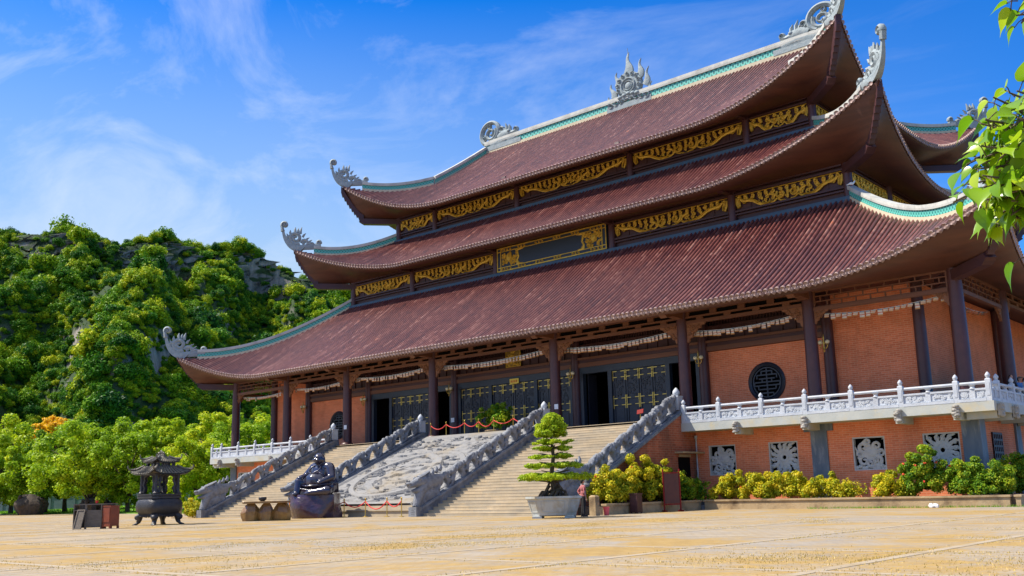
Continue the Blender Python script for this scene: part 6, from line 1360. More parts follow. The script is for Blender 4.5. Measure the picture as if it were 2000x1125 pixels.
for y in (3.3, 6.2, 9.1): b.box(32.0, 32.35, y - 0.1, y + 0.1, ZP + 0.002, ZP + 0.339)
tag(b.build('stone_bench', 'stone_w', None), 'low stone bench along the side balcony behind the balustrade', 'bench')
person_sitting((32.12, 4.3, ZP), R(60), 'black_cl', 'person with dark hair and black top seated on the side balcony')
person_sitting((32.15, 5.75, ZP), R(70), 'blue_cl', 'person in a bright blue shirt and cap seated on the side balcony', 'grey_wood')
person_sitting((32.15, 6.75, ZP), R(75), 'black_cl', 'person in a dark top and dark cap at the far right on the balcony', 'black_cl')
t = thing('pigeon', 'white pigeon perched on the lower roof hip ridge beside the corner post', 'bird', (0, 0, 0)); blob('body', [((0, 0, 0.14), (0.16, 0.085, 0.09)), ((0.13, 0, 0.19), 0.05, (0.18, 0, 0.27), 0.045), ((0.19, 0, 0.29), (0.05, 0.045, 0.045)), ((-0.12, 0, 0.12), 0.05, (-0.30, 0, 0.06), 0.025), ((0.23, 0, 0.285), 0.014, (0.26, 0, 0.275), 0.006)], 'white', t, 0.012, 3)
b = MB(); 
for y in (-0.03, 0.03): b.tube([(0, y, 0), (0, y, 0.08)], 0.008, 5)
b.build('legs', 'red', t); t.location = (23.9, 6.75, 18.98); t.rotation_euler = (0, 0, R(40))

# ------------------------------------------------------------------ kerbside things at the foot of the terrace
def planter_wall(segs, label, soil, h=0.52):
    t = thing('planter_bed', label, 'planter', (segs[0][0], segs[0][1], 0), 0, 'cement planter beds along the terrace wall'); b = MB()
    for (x0, y0, x1, y1) in segs: b.box(x0, x1, y0, y1, 0, h - 0.09); b.box(x0 - 0.06, x1 + 0.06, y0 - 0.06, y1 + 0.06, h - 0.089, h)
    b.build('kerb', 'cement', t); b = MB(); b.box(*soil, 0.0, h - 0.14); b.build('soil', 'bark', t)
planter_wall([(17.55, -11.4, 17.75, -2.7)], 'cement planter bed along the stair side wall under the tall yellow bush', (16.05, 17.55, -11.4, -2.7))
planter_wall([(18.0, -2.75, 33.3, -2.55), (18.0, -2.55, 18.2, -0.02)], 'long low cement planter bed before the brick wall with carved windows', (18.2, 33.3, -2.55, 0.0))
planter_wall([(33.55, -2.75, 33.75, 14.0)], 'cement planter bed turning along the shaded side wall at the far right', (31.7, 33.54, -2.55, 14.0))
b = MB(); b.bbox(17.95, -12.6, 0.47, 0.36, 0.32, 0.94, 0.07); tag(b.build('stone_bollard', 'cement', None), 'short cement post with a rounded top beside the pink bucket', 'bollard')
t = thing('pink_bucket', 'pink plastic bucket standing beside the cement post', 'bucket', (18.3, -12.15, 0)); b = MB(); b.lathe([(0.11, 0), (0.15, 0.36), (0.165, 0.36), (0.165, 0.39), (0.14, 0.39), (0.10, 0.04)], 16, (18.3, -12.15, 0)); b.build('bucket_body', 'bucket', t, smooth=True, auto=40); b = MB(); b.tube([(18.3 + 0.15 * math.cos(a), -12.15, 0.37 - 0.15 * math.sin(a) * 0.6) for a in np.linspace(0, math.pi, 9)], 0.008, 5); b.build('handle', 'white', t)
t = thing('wooden_bin', 'dark brown box bin standing against the planter under the yellow bush', 'bin', (18.1, -9.4, 0)); b = MB(); b.box(17.88, 18.32, -9.62, -9.18, 0.06, 0.92); b.build('bin_body', 'wood', t); b = MB(); b.box(17.85, 18.35, -9.65, -9.15, 0.921, 0.98); b.build('lid', 'wood', t)
for x in (17.9, 18.24):
    for y in (-9.6, -9.26): b = MB(); b.box(x, x + 0.06, y, y + 0.06, 0, 0.059); b.build('foot', 'wood', t)
t = thing('notice_stand', 'rust red standing board in a frame with splayed feet beside the doorway', 'notice stand', (0, 0, 0)); b = MB(); b.box(-0.50, 0.50, -0.03, 0.03, 0.42, 1.92); b.build('board', 'rust', t); b = MB()
for s in (-1, 1): b.box(s * 0.56 - 0.04, s * 0.56 + 0.04, -0.04, 0.04, 0.05, 2.15); b.prism([(s * 0.56 - 0.05, 0.0), (s * 0.56 + 0.05, 0.0), (s * 0.56 + 0.05, 0.08), (s * 0.56 - 0.05, 0.08)], -0.4, 0.4)
b.box(-0.52, 0.52, -0.04, 0.04, 1.925, 1.99); b.box(-0.52, 0.52, -0.04, 0.04, 0.34, 0.41); b.build('stand_frame', 'red_sign', t); t.scale = (0.78, 0.85, 1.0); t.location = (18.25, -6.35, 0); t.rotation_euler = (0, 0, R(52))
b = MB(); b.box(16.05, 17.9, -2.6, -0.75, 0, 0.22); b.box(16.05, 17.5, -2.3, -0.75, 0.22, 0.44); tag(b.build('door_steps', 'stone_blue', None), 'two grey stone steps leading up to the small doorway', 'steps')
rr = random.Random(8); b = MB()
for i in range(6): b.ell((rr.uniform(-0.2, 0.2), rr.uniform(-0.1, 0.1), 0.07), (rr.uniform(0.1, 0.2), rr.uniform(0.08, 0.15), rr.uniform(0.06, 0.14)), 9, 6, 0.12)
o = b.build('plastic_bag', 'white', None); o.location = (30.2, -3.15, 0); tag(o, 'crumpled white plastic bag lying before the long planter', 'bag')
t = thing('stone_stool', 'small tan stone block stool by the far left stair foot', 'stool', (-17.2, -13.6, 0)); b = MB(); b.bbox(-17.2, -13.6, 0.3, 0.5, 0.5, 0.6, 0.04); b.bbox(-17.2, -13.6, 0.66, 0.62, 0.62, 0.12, 0.03); b.build('block', 'cement', t)
# ------------------------------------------------------------------ ground
PATCH = []   # dry grass patches: centre x, y, radii, rotation
rp_ = random.Random(21)
for _ in range(70):
    d = rp_.uniform(7, 60) ** 1.0; lat = rp_.uniform(-0.62, 0.62) * d
    PATCH.append((CAMP.x + _f.x / 0.98 * d + 0.749 * lat, CAMP.y + _f.y / 0.98 * d + 0.662 * lat, rp_.uniform(1.0, 3.4), rp_.uniform(0.6, 1.9), rp_.uniform(0, 3.1)))
def plaza_mat():
    m_, t, b = mk('plaza paving'); co = nd(t, 'ShaderNodeTexCoord'); ob = co.outputs['Object']
    br = nd(t, 'ShaderNodeTexBrick', _Scale=1.0); br.inputs['Brick Width'].default_value = 0.30; br.inputs['Row Height'].default_value = 0.22; br.inputs['Mortar Size'].default_value = 0.022
    br.inputs['Color1'].default_value = (0.36, 0.29, 0.20, 1); br.inputs['Color2'].default_value = (0.275, 0.235, 0.185, 1); br.inputs['Mortar'].default_value = (0.30, 0.22, 0.12, 1); t.links.new(ob, br.inputs['Vector'])
    n = nd(t, 'ShaderNodeTexNoise', _Scale=0.22, _Detail=9, _Roughness=0.68, _Distortion=0.4); t.links.new(ob, n.inputs['Vector'])
    n2 = nd(t, 'ShaderNodeTexNoise', _Scale=2.4, _Detail=6, _Roughness=0.7); t.links.new(ob, n2.inputs['Vector'])
    ad = nd(t, 'ShaderNodeMath', operation='MULTIPLY_ADD'); ad.inputs[1].default_value = 0.28; t.links.new(n2.outputs[0], ad.inputs[0]); t.links.new(n.outputs[0], ad.inputs[2])
    r_ = ramp(t, [(0.60, (0, 0, 0)), (0.71, (0.85, 0.85, 0.85))]); t.links.new(ad.outputs[0], r_.inputs[0])
    gr = ramp(t, [(0.3, (0.27, 0.165, 0.04)), (0.7, (0.41, 0.27, 0.085))]); t.links.new(n2.outputs[0], gr.inputs[0])
    mx = nd(t, 'ShaderNodeMix', data_type='RGBA'); t.links.new(r_.outputs[0], mx.inputs['Factor']); t.links.new(gr.outputs[0], mx.inputs['B'])
    n4 = nd(t, 'ShaderNodeTexNoise', _Scale=0.5, _Detail=6, _Roughness=0.6); t.links.new(ob, n4.inputs['Vector']); hs = nd(t, 'ShaderNodeHueSaturation'); mr = nd(t, 'ShaderNodeMapRange'); mr.inputs[3].default_value = 0.68; mr.inputs[4].default_value = 1.32; t.links.new(n4.outputs[0], mr.inputs[0]); t.links.new(mr.outputs[0], hs.inputs['Value']); n6 = nd(t, 'ShaderNodeTexNoise', _Scale=0.11, _Detail=8, _Roughness=0.65); t.links.new(ob, n6.inputs['Vector']); r6 = ramp(t, [(0.42, (0, 0, 0)), (0.62, (0.75, 0.75, 0.75))]); t.links.new(n6.outputs[0], r6.inputs[0]); mg = nd(t, 'ShaderNodeMix', data_type='RGBA'); mg.inputs['B'].default_value = (0.265, 0.25, 0.235, 1); t.links.new(r6.outputs[0], mg.inputs['Factor']); t.links.new(br.outputs['Color'], mg.inputs['A']); t.links.new(mg.outputs['Result'], hs.inputs['Color']); t.links.new(hs.outputs[0], mx.inputs['A'])
    t.links.new(mx.outputs['Result'], b.inputs['Base Color']); b.inputs['Roughness'].default_value = 0.92; b.inputs['Specular IOR Level'].default_value = 0.2
    bp = nd(t, 'ShaderNodeBump', _Strength=0.5, _Distance=0.012, invert=True); t.links.new(br.outputs['Fac'], bp.inputs['Height']); bp2 = nd(t, 'ShaderNodeBump', _Strength=0.5, _Distance=0.04); n5 = nd(t, 'ShaderNodeTexNoise', _Scale=9.0, _Detail=6); t.links.new(ob, n5.inputs['Vector']); t.links.new(n5.outputs[0], bp2.inputs['Height']); t.links.new(bp.outputs[0], bp2.inputs['Normal']); t.links.new(bp2.outputs[0], b.inputs['Normal'])
    return m_
M['plaza'] = plaza_mat()
M['ground'] = pbr('far ground', (0.06, 0.11, 0.02), (0.12, 0.16, 0.035), 0.1, 0.95)
M['lawn'] = pbr('lawn', (0.07, 0.20, 0.008), (0.20, 0.37, 0.015), 0.5, 0.95, 0.4, 8)
M['strip'] = pbr('paving strip', (0.32, 0.26, 0.18), (0.38, 0.31, 0.22), 1.2, 0.9, 0.2, 14, stain=(0.27, 0.19, 0.08), sscale=0.5)
b = MB(); b.box(-2500, 2500, -2500, 2500, -0.9, -0.30); tag(b.build('ground', 'ground', None), None, None, kind='structure')
b = MB(); b.add([(-25, 300, 0), (-25, -1.2, 0), (-45, 2.3, 0), (-69, 5.8, 0), (-101, 9.3, 0), (-220, 42, 0), (-260, -420, 0), (300, -420, 0), (300, 300, 0)], [tuple(range(8))]); tag(b.build('plaza', 'plaza', None), None, None, kind='structure')
sb = MB()
rs_ = random.Random(3)
for i in range(-14, 18):   # pale strips that divide the paving into bays
    x = 36.0 + 4.2 * i
    if -24 < x < 120: 
        for j in range(-22, 10):
            y0 = -37.6 + 4.2 * j; y1 = y0 + 4.2
            if y1 < -14 or (x > 34.5 and y1 < 60): sb.box(x - 0.10, x + 0.10, y0 + 0.12, y1 - 0.16, 0.0, 0.006)
for j in range(-22, 6):
    y = -37.6 + 4.2 * j
    sb.box(-60 if y < -12 else 34.6, 120, y - 0.10, y + 0.10, 0.0, 0.006)
tag(sb.build('paving_strips', 'strip', None), None, None, kind='structure')
# lawn rising gently to the left, and its far wall
def lawn_edge(x): return np.interp(x, [-225, -101, -69, -45, -22], [42, 9.0, 5.5, 2.0, -2.0])
LX = np.linspace(-222, -26, 90); g = []
def lawn_z(x, y):
    d = y - lawn_edge(x); return 0.02 + 1.45 * np.clip(d / 34, 0, 1)
for x in LX: e = float(lawn_edge(x)); g.append([(float(x), e + 130 * (k / 24) ** 1.6, float(lawn_z(x, e + 130 * (k / 24) ** 1.6))) for k in range(25)])
b = MB(); b.grid(g)
b.grid([[(r_[0][0], r_[0][1] - 0.12, 0.0), (r_[0][0], r_[0][1] - 0.12, 0.10), r_[0]] for r_ in g])
tag(b.build('lawn', 'lawn', None), None, None, kind='structure')
n = 26000; px_ = NR.uniform(-175, -26, n); py_ = lawn_edge(px_) + NR.uniform(0, 1, n) ** 1.5 * 34; pz_ = lawn_z(px_, py_)
def blades(P, hmin, hmax, wid, rng):
    n = len(P); a = rng.uniform(0, 2 * math.pi, n); h = rng.uniform(hmin, hmax, n); le = rng.normal(0, 0.35, (n, 2)) * h[:, None]
    dx = np.cos(a) * wid; dy = np.sin(a) * wid
    v = np.stack([P + np.stack([-dx, -dy, 0 * dx], 1), P + np.stack([dx, dy, 0 * dx], 1), P + np.stack([le[:, 0], le[:, 1], h], 1)], 1)
    return v.reshape(-1, 3), np.arange(3 * n).reshape(n, 3)
v, f = blades(np.stack([px_, py_, pz_], 1), 0.08, 0.22, 0.07, NR); o = npmesh('lawn_grass', v, f, 'lawnblade', None, attr=NR.uniform(0, 1, len(f))); tag(o, 'short bright green grass on the lawn under the left trees', 'grass', kind='stuff')
# dry grass tufts growing from the paving joints
pts = []
for (cx, cy, rx, ry, a) in PATCH:
    d = math.hypot(cx - CAMP.x, cy - CAMP.y); k = int(900 * rx * ry / 3 * min(1.0, 14 / d) + 60)
    q = NR.normal(0, 0.5, (k, 2)); ca, sa = math.cos(a), math.sin(a)
    pts.append(np.stack([cx + q[:, 0] * rx * ca - q[:, 1] * ry * sa, cy + q[:, 0] * rx * sa + q[:, 1] * ry * ca, np.zeros(k)], 1))
for k_ in range(260):   # grass along the joints of the strips
    d = rp_.uniform(6, 34); lat = rp_.uniform(-0.6, 0.6) * d; cx, cy = CAMP.x - 0.66 * d + 0.749 * lat, CAMP.y + 0.754 * d + 0.662 * lat
    gx = 36.0 + 4.2 * round((cx - 36.0) / 4.2) + rp_.choice((-0.2, 0.2)); q = NR.normal(0, 1, (40, 2)); pts.append(np.stack([gx + q[:, 0] * 0.05, cy + q[:, 1] * 0.5, np.zeros(40)], 1)) if rp_.random() < 0.5 else pts.append(np.stack([cx + q[:, 0] * 0.6, -37.6 + 4.2 * round((cy + 37.6) / 4.2) + rp_.choice((-0.2, 0.2)) + q[:, 1] * 0.05, np.zeros(40)], 1))
P = np.concatenate(pts); P = P[(P[:, 1] < -14.5) | ((P[:, 0] > 34) & (P[:, 1] < 10))]
v, f = blades(P, 0.010, 0.035, 0.007, NR); o = npmesh('dry_grass', v, f, 'grassblade', None, attr=NR.uniform(0, 1, len(f))); tag(o, 'dry ochre grass tufts growing in patches between the plaza pavers', 'grass', kind='stuff')
# green weeds along the foot of the planter
k = 900; P = np.stack([NR.uniform(24, 34, k), -2.85 - np.abs(NR.normal(0, 0.12, k)), np.zeros(k)], 1); v, f = blades(P, 0.03, 0.14, 0.014, NR); o = npmesh('kerb_weeds', v, f, 'lawnblade', None, attr=NR.uniform(0, 1, len(f))); tag(o, 'low green weeds along the foot of the long planter', 'weeds', kind='stuff')

# ------------------------------------------------------------------ hill with cliffs and forest
def noise2d(x, y, seed, lam):
    """smooth mounds of typical wavelength lam"""
    r_ = np.random.default_rng(seed); o = 0
    for i in range(14):
        a = r_.uniform(0, math.pi * 2); k = 2 * math.pi / (lam * r_.uniform(0.45, 1.7)); o = o + np.sin(k * (x * math.cos(a) + y * math.sin(a)) + r_.uniform(0, 6.28))
    return o / 3.0
def noise1(x, seed, amp=1.0):
    r_ = np.random.default_rng(seed); k = r_.uniform(0, 6.28, 7); o = 0
    for i in range(7): o = o + np.sin(x * (1.7 ** i) * 0.013 + k[i]) / 1.45 ** i
    return o * amp / 2.4
SKY = np.array([(-900, 470), (-400, 440), (-150, 452), (0, 449), (60, 446), (140, 440), (200, 458), (232, 466), (300, 466), (330, 468), (400, 470), (432, 462), (470, 476), (510, 496), (560, 512), (600, 530), (660, 556), (720, 590), (800, 640), (900, 720), (1000, 820), (1120, 940), (1200, 985)], float)
R0, R1 = 205.0, 335.0
def hill_pt(px, s):
    """px: bearing as a photo column; s: 0 foot, 1 crest, >1 behind; returns world x, y, z"""
    py = np.interp(px, SKY[:, 0], SKY[:, 1]); dx = (px - 1000) / 1921.9; dy = -(py - 599.3) / 1921.9
    wx = _f.x + dx * _r.x + dy * _u.x; wy = _f.y + dx * _r.y + dy * _u.y; wz = _f.z + dx * _r.z + dy * _u.z; hl = np.hypot(wx, wy)
    H = CAMP.z + R1 * wz / hl - 3.0; ux, uy = wx / hl, wy / hl
    return H, ux, uy
def hill_xyz(px, s):
    H, ux, uy = hill_pt(px, s)
    sp = np.clip(s, 0, 1); gl = 20 * np.sin(px * 0.0105 + 1.2 + s * 1.5) + 9 * np.sin(px * 0.023 + 0.4 - s * 4.0)
    rad = R0 + (R1 - R0) * s + gl * np.sin(np.clip(sp, 0, 1) * math.pi) ** 1.0
    cl = np.clip(noise1(px * 2.2, 14) * 1.5 + 0.80, 0.0, 1)
    base = 0.86 * (1 - (1 - sp) ** 1.35)
    step = np.clip((s - 0.90) / 0.035, 0, 1)
    prof = base * (1 - 0.0 * cl) + (1 - 0.86) * step * cl + (1 - 0.86) * sp ** 3 * (1 - cl)
    back = np.clip(s - 1.0, 0, 1); z = H * np.maximum(prof - 0.6 * back, 0.0) - 0.25 + (3.4 * noise2d(px, s * 900, 3, 210) + 1.3 * noise2d(px, s * 900, 8, 80)) * np.clip(sp * 6, 0, 1) * (1 - 0.72 * np.clip((sp - 0.7) / 0.2, 0, 1))
    return CAMP.x + ux * rad, CAMP.y + uy * rad, z, cl
pxs = np.linspace(-800, 1200, 300); ss = np.concatenate([np.linspace(0, 0.88, 40), np.linspace(0.885, 0.95, 18), np.linspace(0.96, 1.0, 5), np.linspace(1.05, 1.6, 10)])
PX_, SS_ = np.meshgrid(pxs, ss, indexing='ij'); X, Y, Z, CL = hill_xyz(PX_, SS_)
jr = NR.normal(0, 1, X.shape) * (np.abs(SS_ - 0.92) < 0.04); X += jr * 1.6; Y += jr * 1.2
q = np.arange(X.size).reshape(X.shape); f = np.stack([q[:-1, :-1], q[1:, :-1], q[1:, 1:], q[:-1, 1:]], -1).reshape(-1, 4)
def hill_mat():
    m_, t, b = mk('hillside'); ge = nd(t, 'ShaderNodeNewGeometry'); s = nd(t, 'ShaderNodeSeparateXYZ'); t.links.new(ge.outputs['Normal'], s.inputs[0]); co = nd(t, 'ShaderNodeTexCoord')
    mp_ = nd(t, 'ShaderNodeMapping'); mp_.inputs['Scale'].default_value = (1, 1, 0.35); t.links.new(co.outputs['Object'], mp_.inputs[0])
    n = nd(t, 'ShaderNodeTexNoise', _Scale=0.22, _Detail=9, _Roughness=0.7); t.links.new(mp_.outputs[0], n.inputs['Vector']); rk = ramp(t, [(0.32, (0.07, 0.062, 0.06)), (0.5, (0.22, 0.20, 0.18)), (0.68, (0.42, 0.37, 0.32))]); t.links.new(n.outputs[0], rk.inputs[0])
    r_ = ramp(t, [(0.22, (0, 0, 0)), (0.40, (1, 1, 1))]); t.links.new(s.outputs[2], r_.inputs[0])
    mx = nd(t, 'ShaderNodeMix', data_type='RGBA'); mx.inputs['B'].default_value = (0.02, 0.05, 0.010, 1); t.links.new(r_.outputs[0], mx.inputs['Factor']); t.links.new(rk.outputs[0], mx.inputs['A']); t.links.new(mx.outputs['Result'], b.inputs['Base Color']); b.inputs['Roughness'].default_value = 0.95
    bp = nd(t, 'ShaderNodeBump', _Strength=1.0, _Distance=1.2); t.links.new(n.outputs[0], bp.inputs['Height']); t.links.new(bp.outputs[0], b.inputs['Normal']); return m_
M['hill'] = hill_mat()
o = npmesh('hill', np.stack([X, Y, Z], -1).reshape(-1, 3), f, 'hill', None, smooth=False); tag(o, None, None, kind='structure')
# forest: crowns of three kinds scattered over the hill as one mass
def crown_obj(name, seed, squash, nleaf, size):
    r_ = np.random.default_rng(seed); cl = []
    for i in range(15):
        d = r_.normal(0, 1, 3); d /= np.linalg.norm(d); d[2] = abs(d[2]) * 0.9 - 0.15; k = r_.uniform(0.45, 0.8); rr_ = r_.uniform(0.30, 0.48); cl.append((d[0] * k * 1.1, d[1] * k * 0.9, d[2] * k * squash + 0.35, rr_, rr_, rr_ * 0.85))
    v, f, a = clump_leaves(cl, nleaf / 15, size, r_, 0.5); o = npmesh(name, v, f, 'lf_hill', None, attr=a); return o
crowns = [crown_obj('crown_a', 1, 0.8, 1300, 0.10), crown_obj('crown_b', 2, 1.2, 1300, 0.10), crown_obj('crown_c', 3, 0.6, 1100, 0.11)]
N = 28000; cpx = NR.uniform(-260, 1050, N * 2); cs = NR.uniform(0.0, 1.06, N * 2); x, y, z, cl_ = hill_xyz(cpx, cs)
keep = ~((cs > 0.875) & (cs < 0.945) & (cl_ > 0.45) & (NR.uniform(0, 1, N * 2) < 0.82)); x, y, z, cs, cpx = x[keep][:N], y[keep][:N], z[keep][:N], cs[keep][:N], cpx[keep][:N]
big = noise2d(cpx, cs * 900, 77, 130); sc = np.exp(NR.normal(0.0, 0.36, len(x))) * (1.12 + 0.42 * big); sc = np.where(cs > 0.93, sc * NR.uniform(0.5, 1.15, len(x)), sc)
for c in crowns: COL.objects.unlink(c)
me = bpy.data.meshes.new('forest'); me.vertices.add(len(x)); me.vertices.foreach_set('co', np.stack([x, y, z + sc * 0.15], 1).astype(np.float32).ravel())
at = me.attributes.new('scl', 'FLOAT_VECTOR', 'POINT'); at.data.foreach_set('vector', np.stack([sc, sc, sc * NR.uniform(0.8, 1.4, len(x))], 1).astype(np.float32).ravel())
at = me.attributes.new('rot', 'FLOAT_VECTOR', 'POINT'); at.data.foreach_set('vector', np.stack([NR.normal(0, 0.12, len(x)), NR.normal(0, 0.12, len(x)), NR.uniform(0, 6.28, len(x))], 1).astype(np.float32).ravel())
at = me.attributes.new('idx', 'INT', 'POINT'); at.data.foreach_set('value', NR.integers(0, 3, len(x)).astype(np.int32))
fo = bpy.data.objects.new('forest', me); COL.objects.link(fo); tag(fo, 'dense green forest of small tree crowns covering the limestone hill', 'forest', kind='stuff')
ng = bpy.data.node_groups.new('scatter', 'GeometryNodeTree'); ng.interface.new_socket('Geometry', in_out='INPUT', socket_type='NodeSocketGeometry'); ng.interface.new_socket('Geometry', in_out='OUTPUT', socket_type='NodeSocketGeometry')
gi = ng.nodes.new('NodeGroupInput'); go = ng.nodes.new('NodeGroupOutput'); ip = ng.nodes.new('GeometryNodeInstanceOnPoints'); jg = ng.nodes.new('GeometryNodeGeometryToInstance')
for c in reversed(crowns):
    oi = ng.nodes.new('GeometryNodeObjectInfo'); oi.inputs['Object'].default_value = c; ng.links.new(oi.outputs['Geometry'], jg.inputs[0])
def na(nm, dt): n_ = ng.nodes.new('GeometryNodeInputNamedAttribute'); n_.data_type = dt; n_.inputs['Name'].default_value = nm; return n_.outputs['Attribute']
ng.links.new(gi.outputs[0], ip.inputs['Points']); ng.links.new(jg.outputs[0], ip.inputs['Instance']); ip.inputs['Pick Instance'].default_value = True
ng.links.new(na('idx', 'INT'), ip.inputs['Instance Index']); ng.links.new(na('scl', 'FLOAT_VECTOR'), ip.inputs['Scale']); ng.links.new(na('rot', 'FLOAT_VECTOR'), ip.inputs['Rotation']); ng.links.new(ip.outputs[0], go.inputs[0])
md = fo.modifiers.new('scatter', 'NODES'); md.node_group = ng

# ------------------------------------------------------------------ trees on the lawn
def tree_proto(name, seed, H, RX, trunk_h, nleaf, size, mat_, flat=0.8):
    r_ = np.random.default_rng(seed); rr = random.Random(seed); t = thing(name, '', 'tree', (0, 0, 0)); b = MB(); b.tube([(0, 0, -0.5), (0.1, 0, trunk_h * 0.5), (0, 0.1, trunk_h), (0.1, 0, H * 0.6)], [0.34, 0.24, 0.2, 0.1], 8); cl = []
    for i in range(13):
        a = i * 2.4 + rr.uniform(-0.4, 0.4); z1 = trunk_h + rr.uniform(-0.4, H * 0.35); q = rr.uniform(0.5, 0.9) * RX; e = (q * math.cos(a), q * math.sin(a), min(z1 + rr.uniform(0.2, 0.35) * H, trunk_h + (H - trunk_h) * 0.7))
        b.tube([(0, 0, z1 - 0.5), (e[0] * 0.45, e[1] * 0.45, z1 + (e[2] - z1) * 0.55), e], [0.13, 0.08, 0.03], 6)
    b.build('trunk', 'bark', t, smooth=True)
    for i in range(95):
        d = r_.normal(0, 1, 3); d /= np.linalg.norm(d); k = r_.uniform(0.35, 1.2); zc = trunk_h + (H - trunk_h) * 0.45
        rr_ = r_.uniform(0.5, 1.1) * RX * 0.23; w = 1 - 0.25 * max(0, d[2]); cl.append((d[0] * k * RX * w, d[1] * k * RX * w, zc + d[2] * k * (H - trunk_h) * 0.52, rr_, rr_, rr_ * 0.75))
    v, f, a = clump_leaves(cl, nleaf / 95, size, r_, 0.2); npmesh('crown', v, f, mat_, t, attr=a); return t
TP = [tree_proto('lawn_tree', 41, 9.8, 4.6, 1.9, 34000, 0.17, 'lf_tree'), tree_proto('lawn_tree', 42, 9.0, 5.0, 1.8, 34000, 0.18, 'lf_tree'), tree_proto('lawn_tree', 43, 11.0, 4.2, 2.2, 32000, 0.17, 'lf_tree')]
OT = tree_proto('orange_tree', 44, 10.6, 2.3, 5.6, 9000, 0.19, 'lf_orange')
def bear(px, dist, z=0.5):
    dx = (px - 1000) / 1921.9; w = Vector((_f.x + dx * _r.x, _f.y + dx * _r.y, 0)).normalized(); return Vector((CAMP.x + w.x * dist, CAMP.y + w.y * dist, z))
TR = [(22, 118, 0, 1.0, 'rounded green tree at the far left edge of the lawn'), (98, 121, 1, 0.98, 'green tree left of the big pitted rock on the lawn'), (196, 112, 1, 1.02, 'broad dark based green tree behind the wooden shelf and red cabinet'), (268, 118, 0, 0.95, 'green tree just left of the incense burner'), (330, 124, 2, 0.98, 'bright green tree directly behind the incense burner'),
      (398, 112, 0, 0.82, 'green tree at the foot of the far left stair balustrade'), (-40, 124, 2, 1.0, 'green tree partly cut by the left picture edge'), (150, 142, 2, 1.08, 'taller pale green tree in the back row beside the orange tree'), (48, 146, 2, 1.1, 'taller tree in the back row behind the far left tree'), (240, 146, 0, 1.18, 'back row tree rising between shelf and burner'),
      (300, 150, 2, 1.1, 'pale back row tree up the lawn behind the burner roof'), (372, 146, 1, 1.2, 'back row tree left of the balcony balustrade'), (440, 140, 2, 1.12, 'bright tree rising above the left balcony balustrade'), (486, 132, 0, 1.10, 'tree seen between the left porch columns'), (530, 146, 1, 1.3, 'tree against the left end of the porch wall'), (425, 112, 1, 0.72, 'small tree below the left balcony slab'),
      (462, 118, 0, 0.66, 'low tree under the left balcony beside the pillar'), (-110, 138, 0, 1.2, 'tree beyond the left picture edge')]
used = [False] * 3
for px, d, k, s, lb in TR:
    d2 = max(d, float(np.interp(px, [-110, 20, 180, 390], [150, 144, 125, 108])) + (d - 112) * 0.6); s *= d2 / d; d = d2
    o = TP[k] if not used[k] else copy_tree(TP[k]); used[k] = True; p_ = bear(px, d); p_.z = float(lawn_z(p_.x, p_.y)) - 0.05 if p_.y > lawn_edge(p_.x) else 0; o.location = p_; o.scale = (s, s, s); o.rotation_euler = (0, 0, px * 1.7); o['label'] = lb; o['group'] = 'trees on the lawn'
OT.location = bear(112, 150, 0.8); OT['label'] = 'single orange yellow autumn tree among the green lawn trees'; OT.scale = (1.2, 1.2, 1.2)
# pitted karst rocks under the trees
for px, d, rx, h, sd, lb in ((86, 136, 1.8, 2.4, 3, 'big pitted brown rock standing on the lawn left of the shelf'), (205, 122, 1.6, 1.7, 6, 'wide dark pitted rock behind the shelf and red cabinet'), (-4, 142, 1.5, 3.0, 9, 'tall rounded rock cut by the left picture edge')):
    b = MB(); rock(b, rx, rx * 0.8, h, sd, 0.55, 0.28, 13, 6, 0.8); rr = random.Random(sd)
    for i in range(16): a = rr.uniform(0, 6.28); b.ell((rx * 0.85 * math.cos(a), rx * 0.7 * math.sin(a), rr.uniform(0.1, h * 0.95)), (rr.uniform(0.15, 0.4),) * 3, 8, 6, 0.2)
    o = b.build('karst_rock', 'limestone', None, smooth=True, auto=25); tag(o, lb, 'rock', 'pitted rocks on the lawn'); o.location = bear(px, d, 0.05)
# low wall at the back of the lawn
b = MB(); n = 34
t = thing('garden_wall', 'low blue grey panelled wall running along the back of the lawn behind the trees', 'wall', bear(200, 155, 0))
p0, p1 = bear(-160, 196, 0.1), bear(640, 150, 0.1); d = (p1 - p0); ln = d.length; d.normalize(); Mw = Matrix.Translation(p0) @ Matrix(((d.x, -d.y, 0, 0), (d.y, d.x, 0, 0), (0, 0, 1, 0), (0, 0, 0, 1))); b.T = Mw
b.box(0, ln, -0.1, 0.1, 0.3, 2.2); b.box(0, ln, -0.16, 0.16, 2.2, 2.34); b.build('wall_panels', 'fence', t)
b = MB(); b.T = Mw
for i in range(n + 1): x = ln * i / n; b.box(x - 0.18, x + 0.18, -0.19, 0.19, 0.3, 2.55)
b.build('wall_posts', 'fence', t)

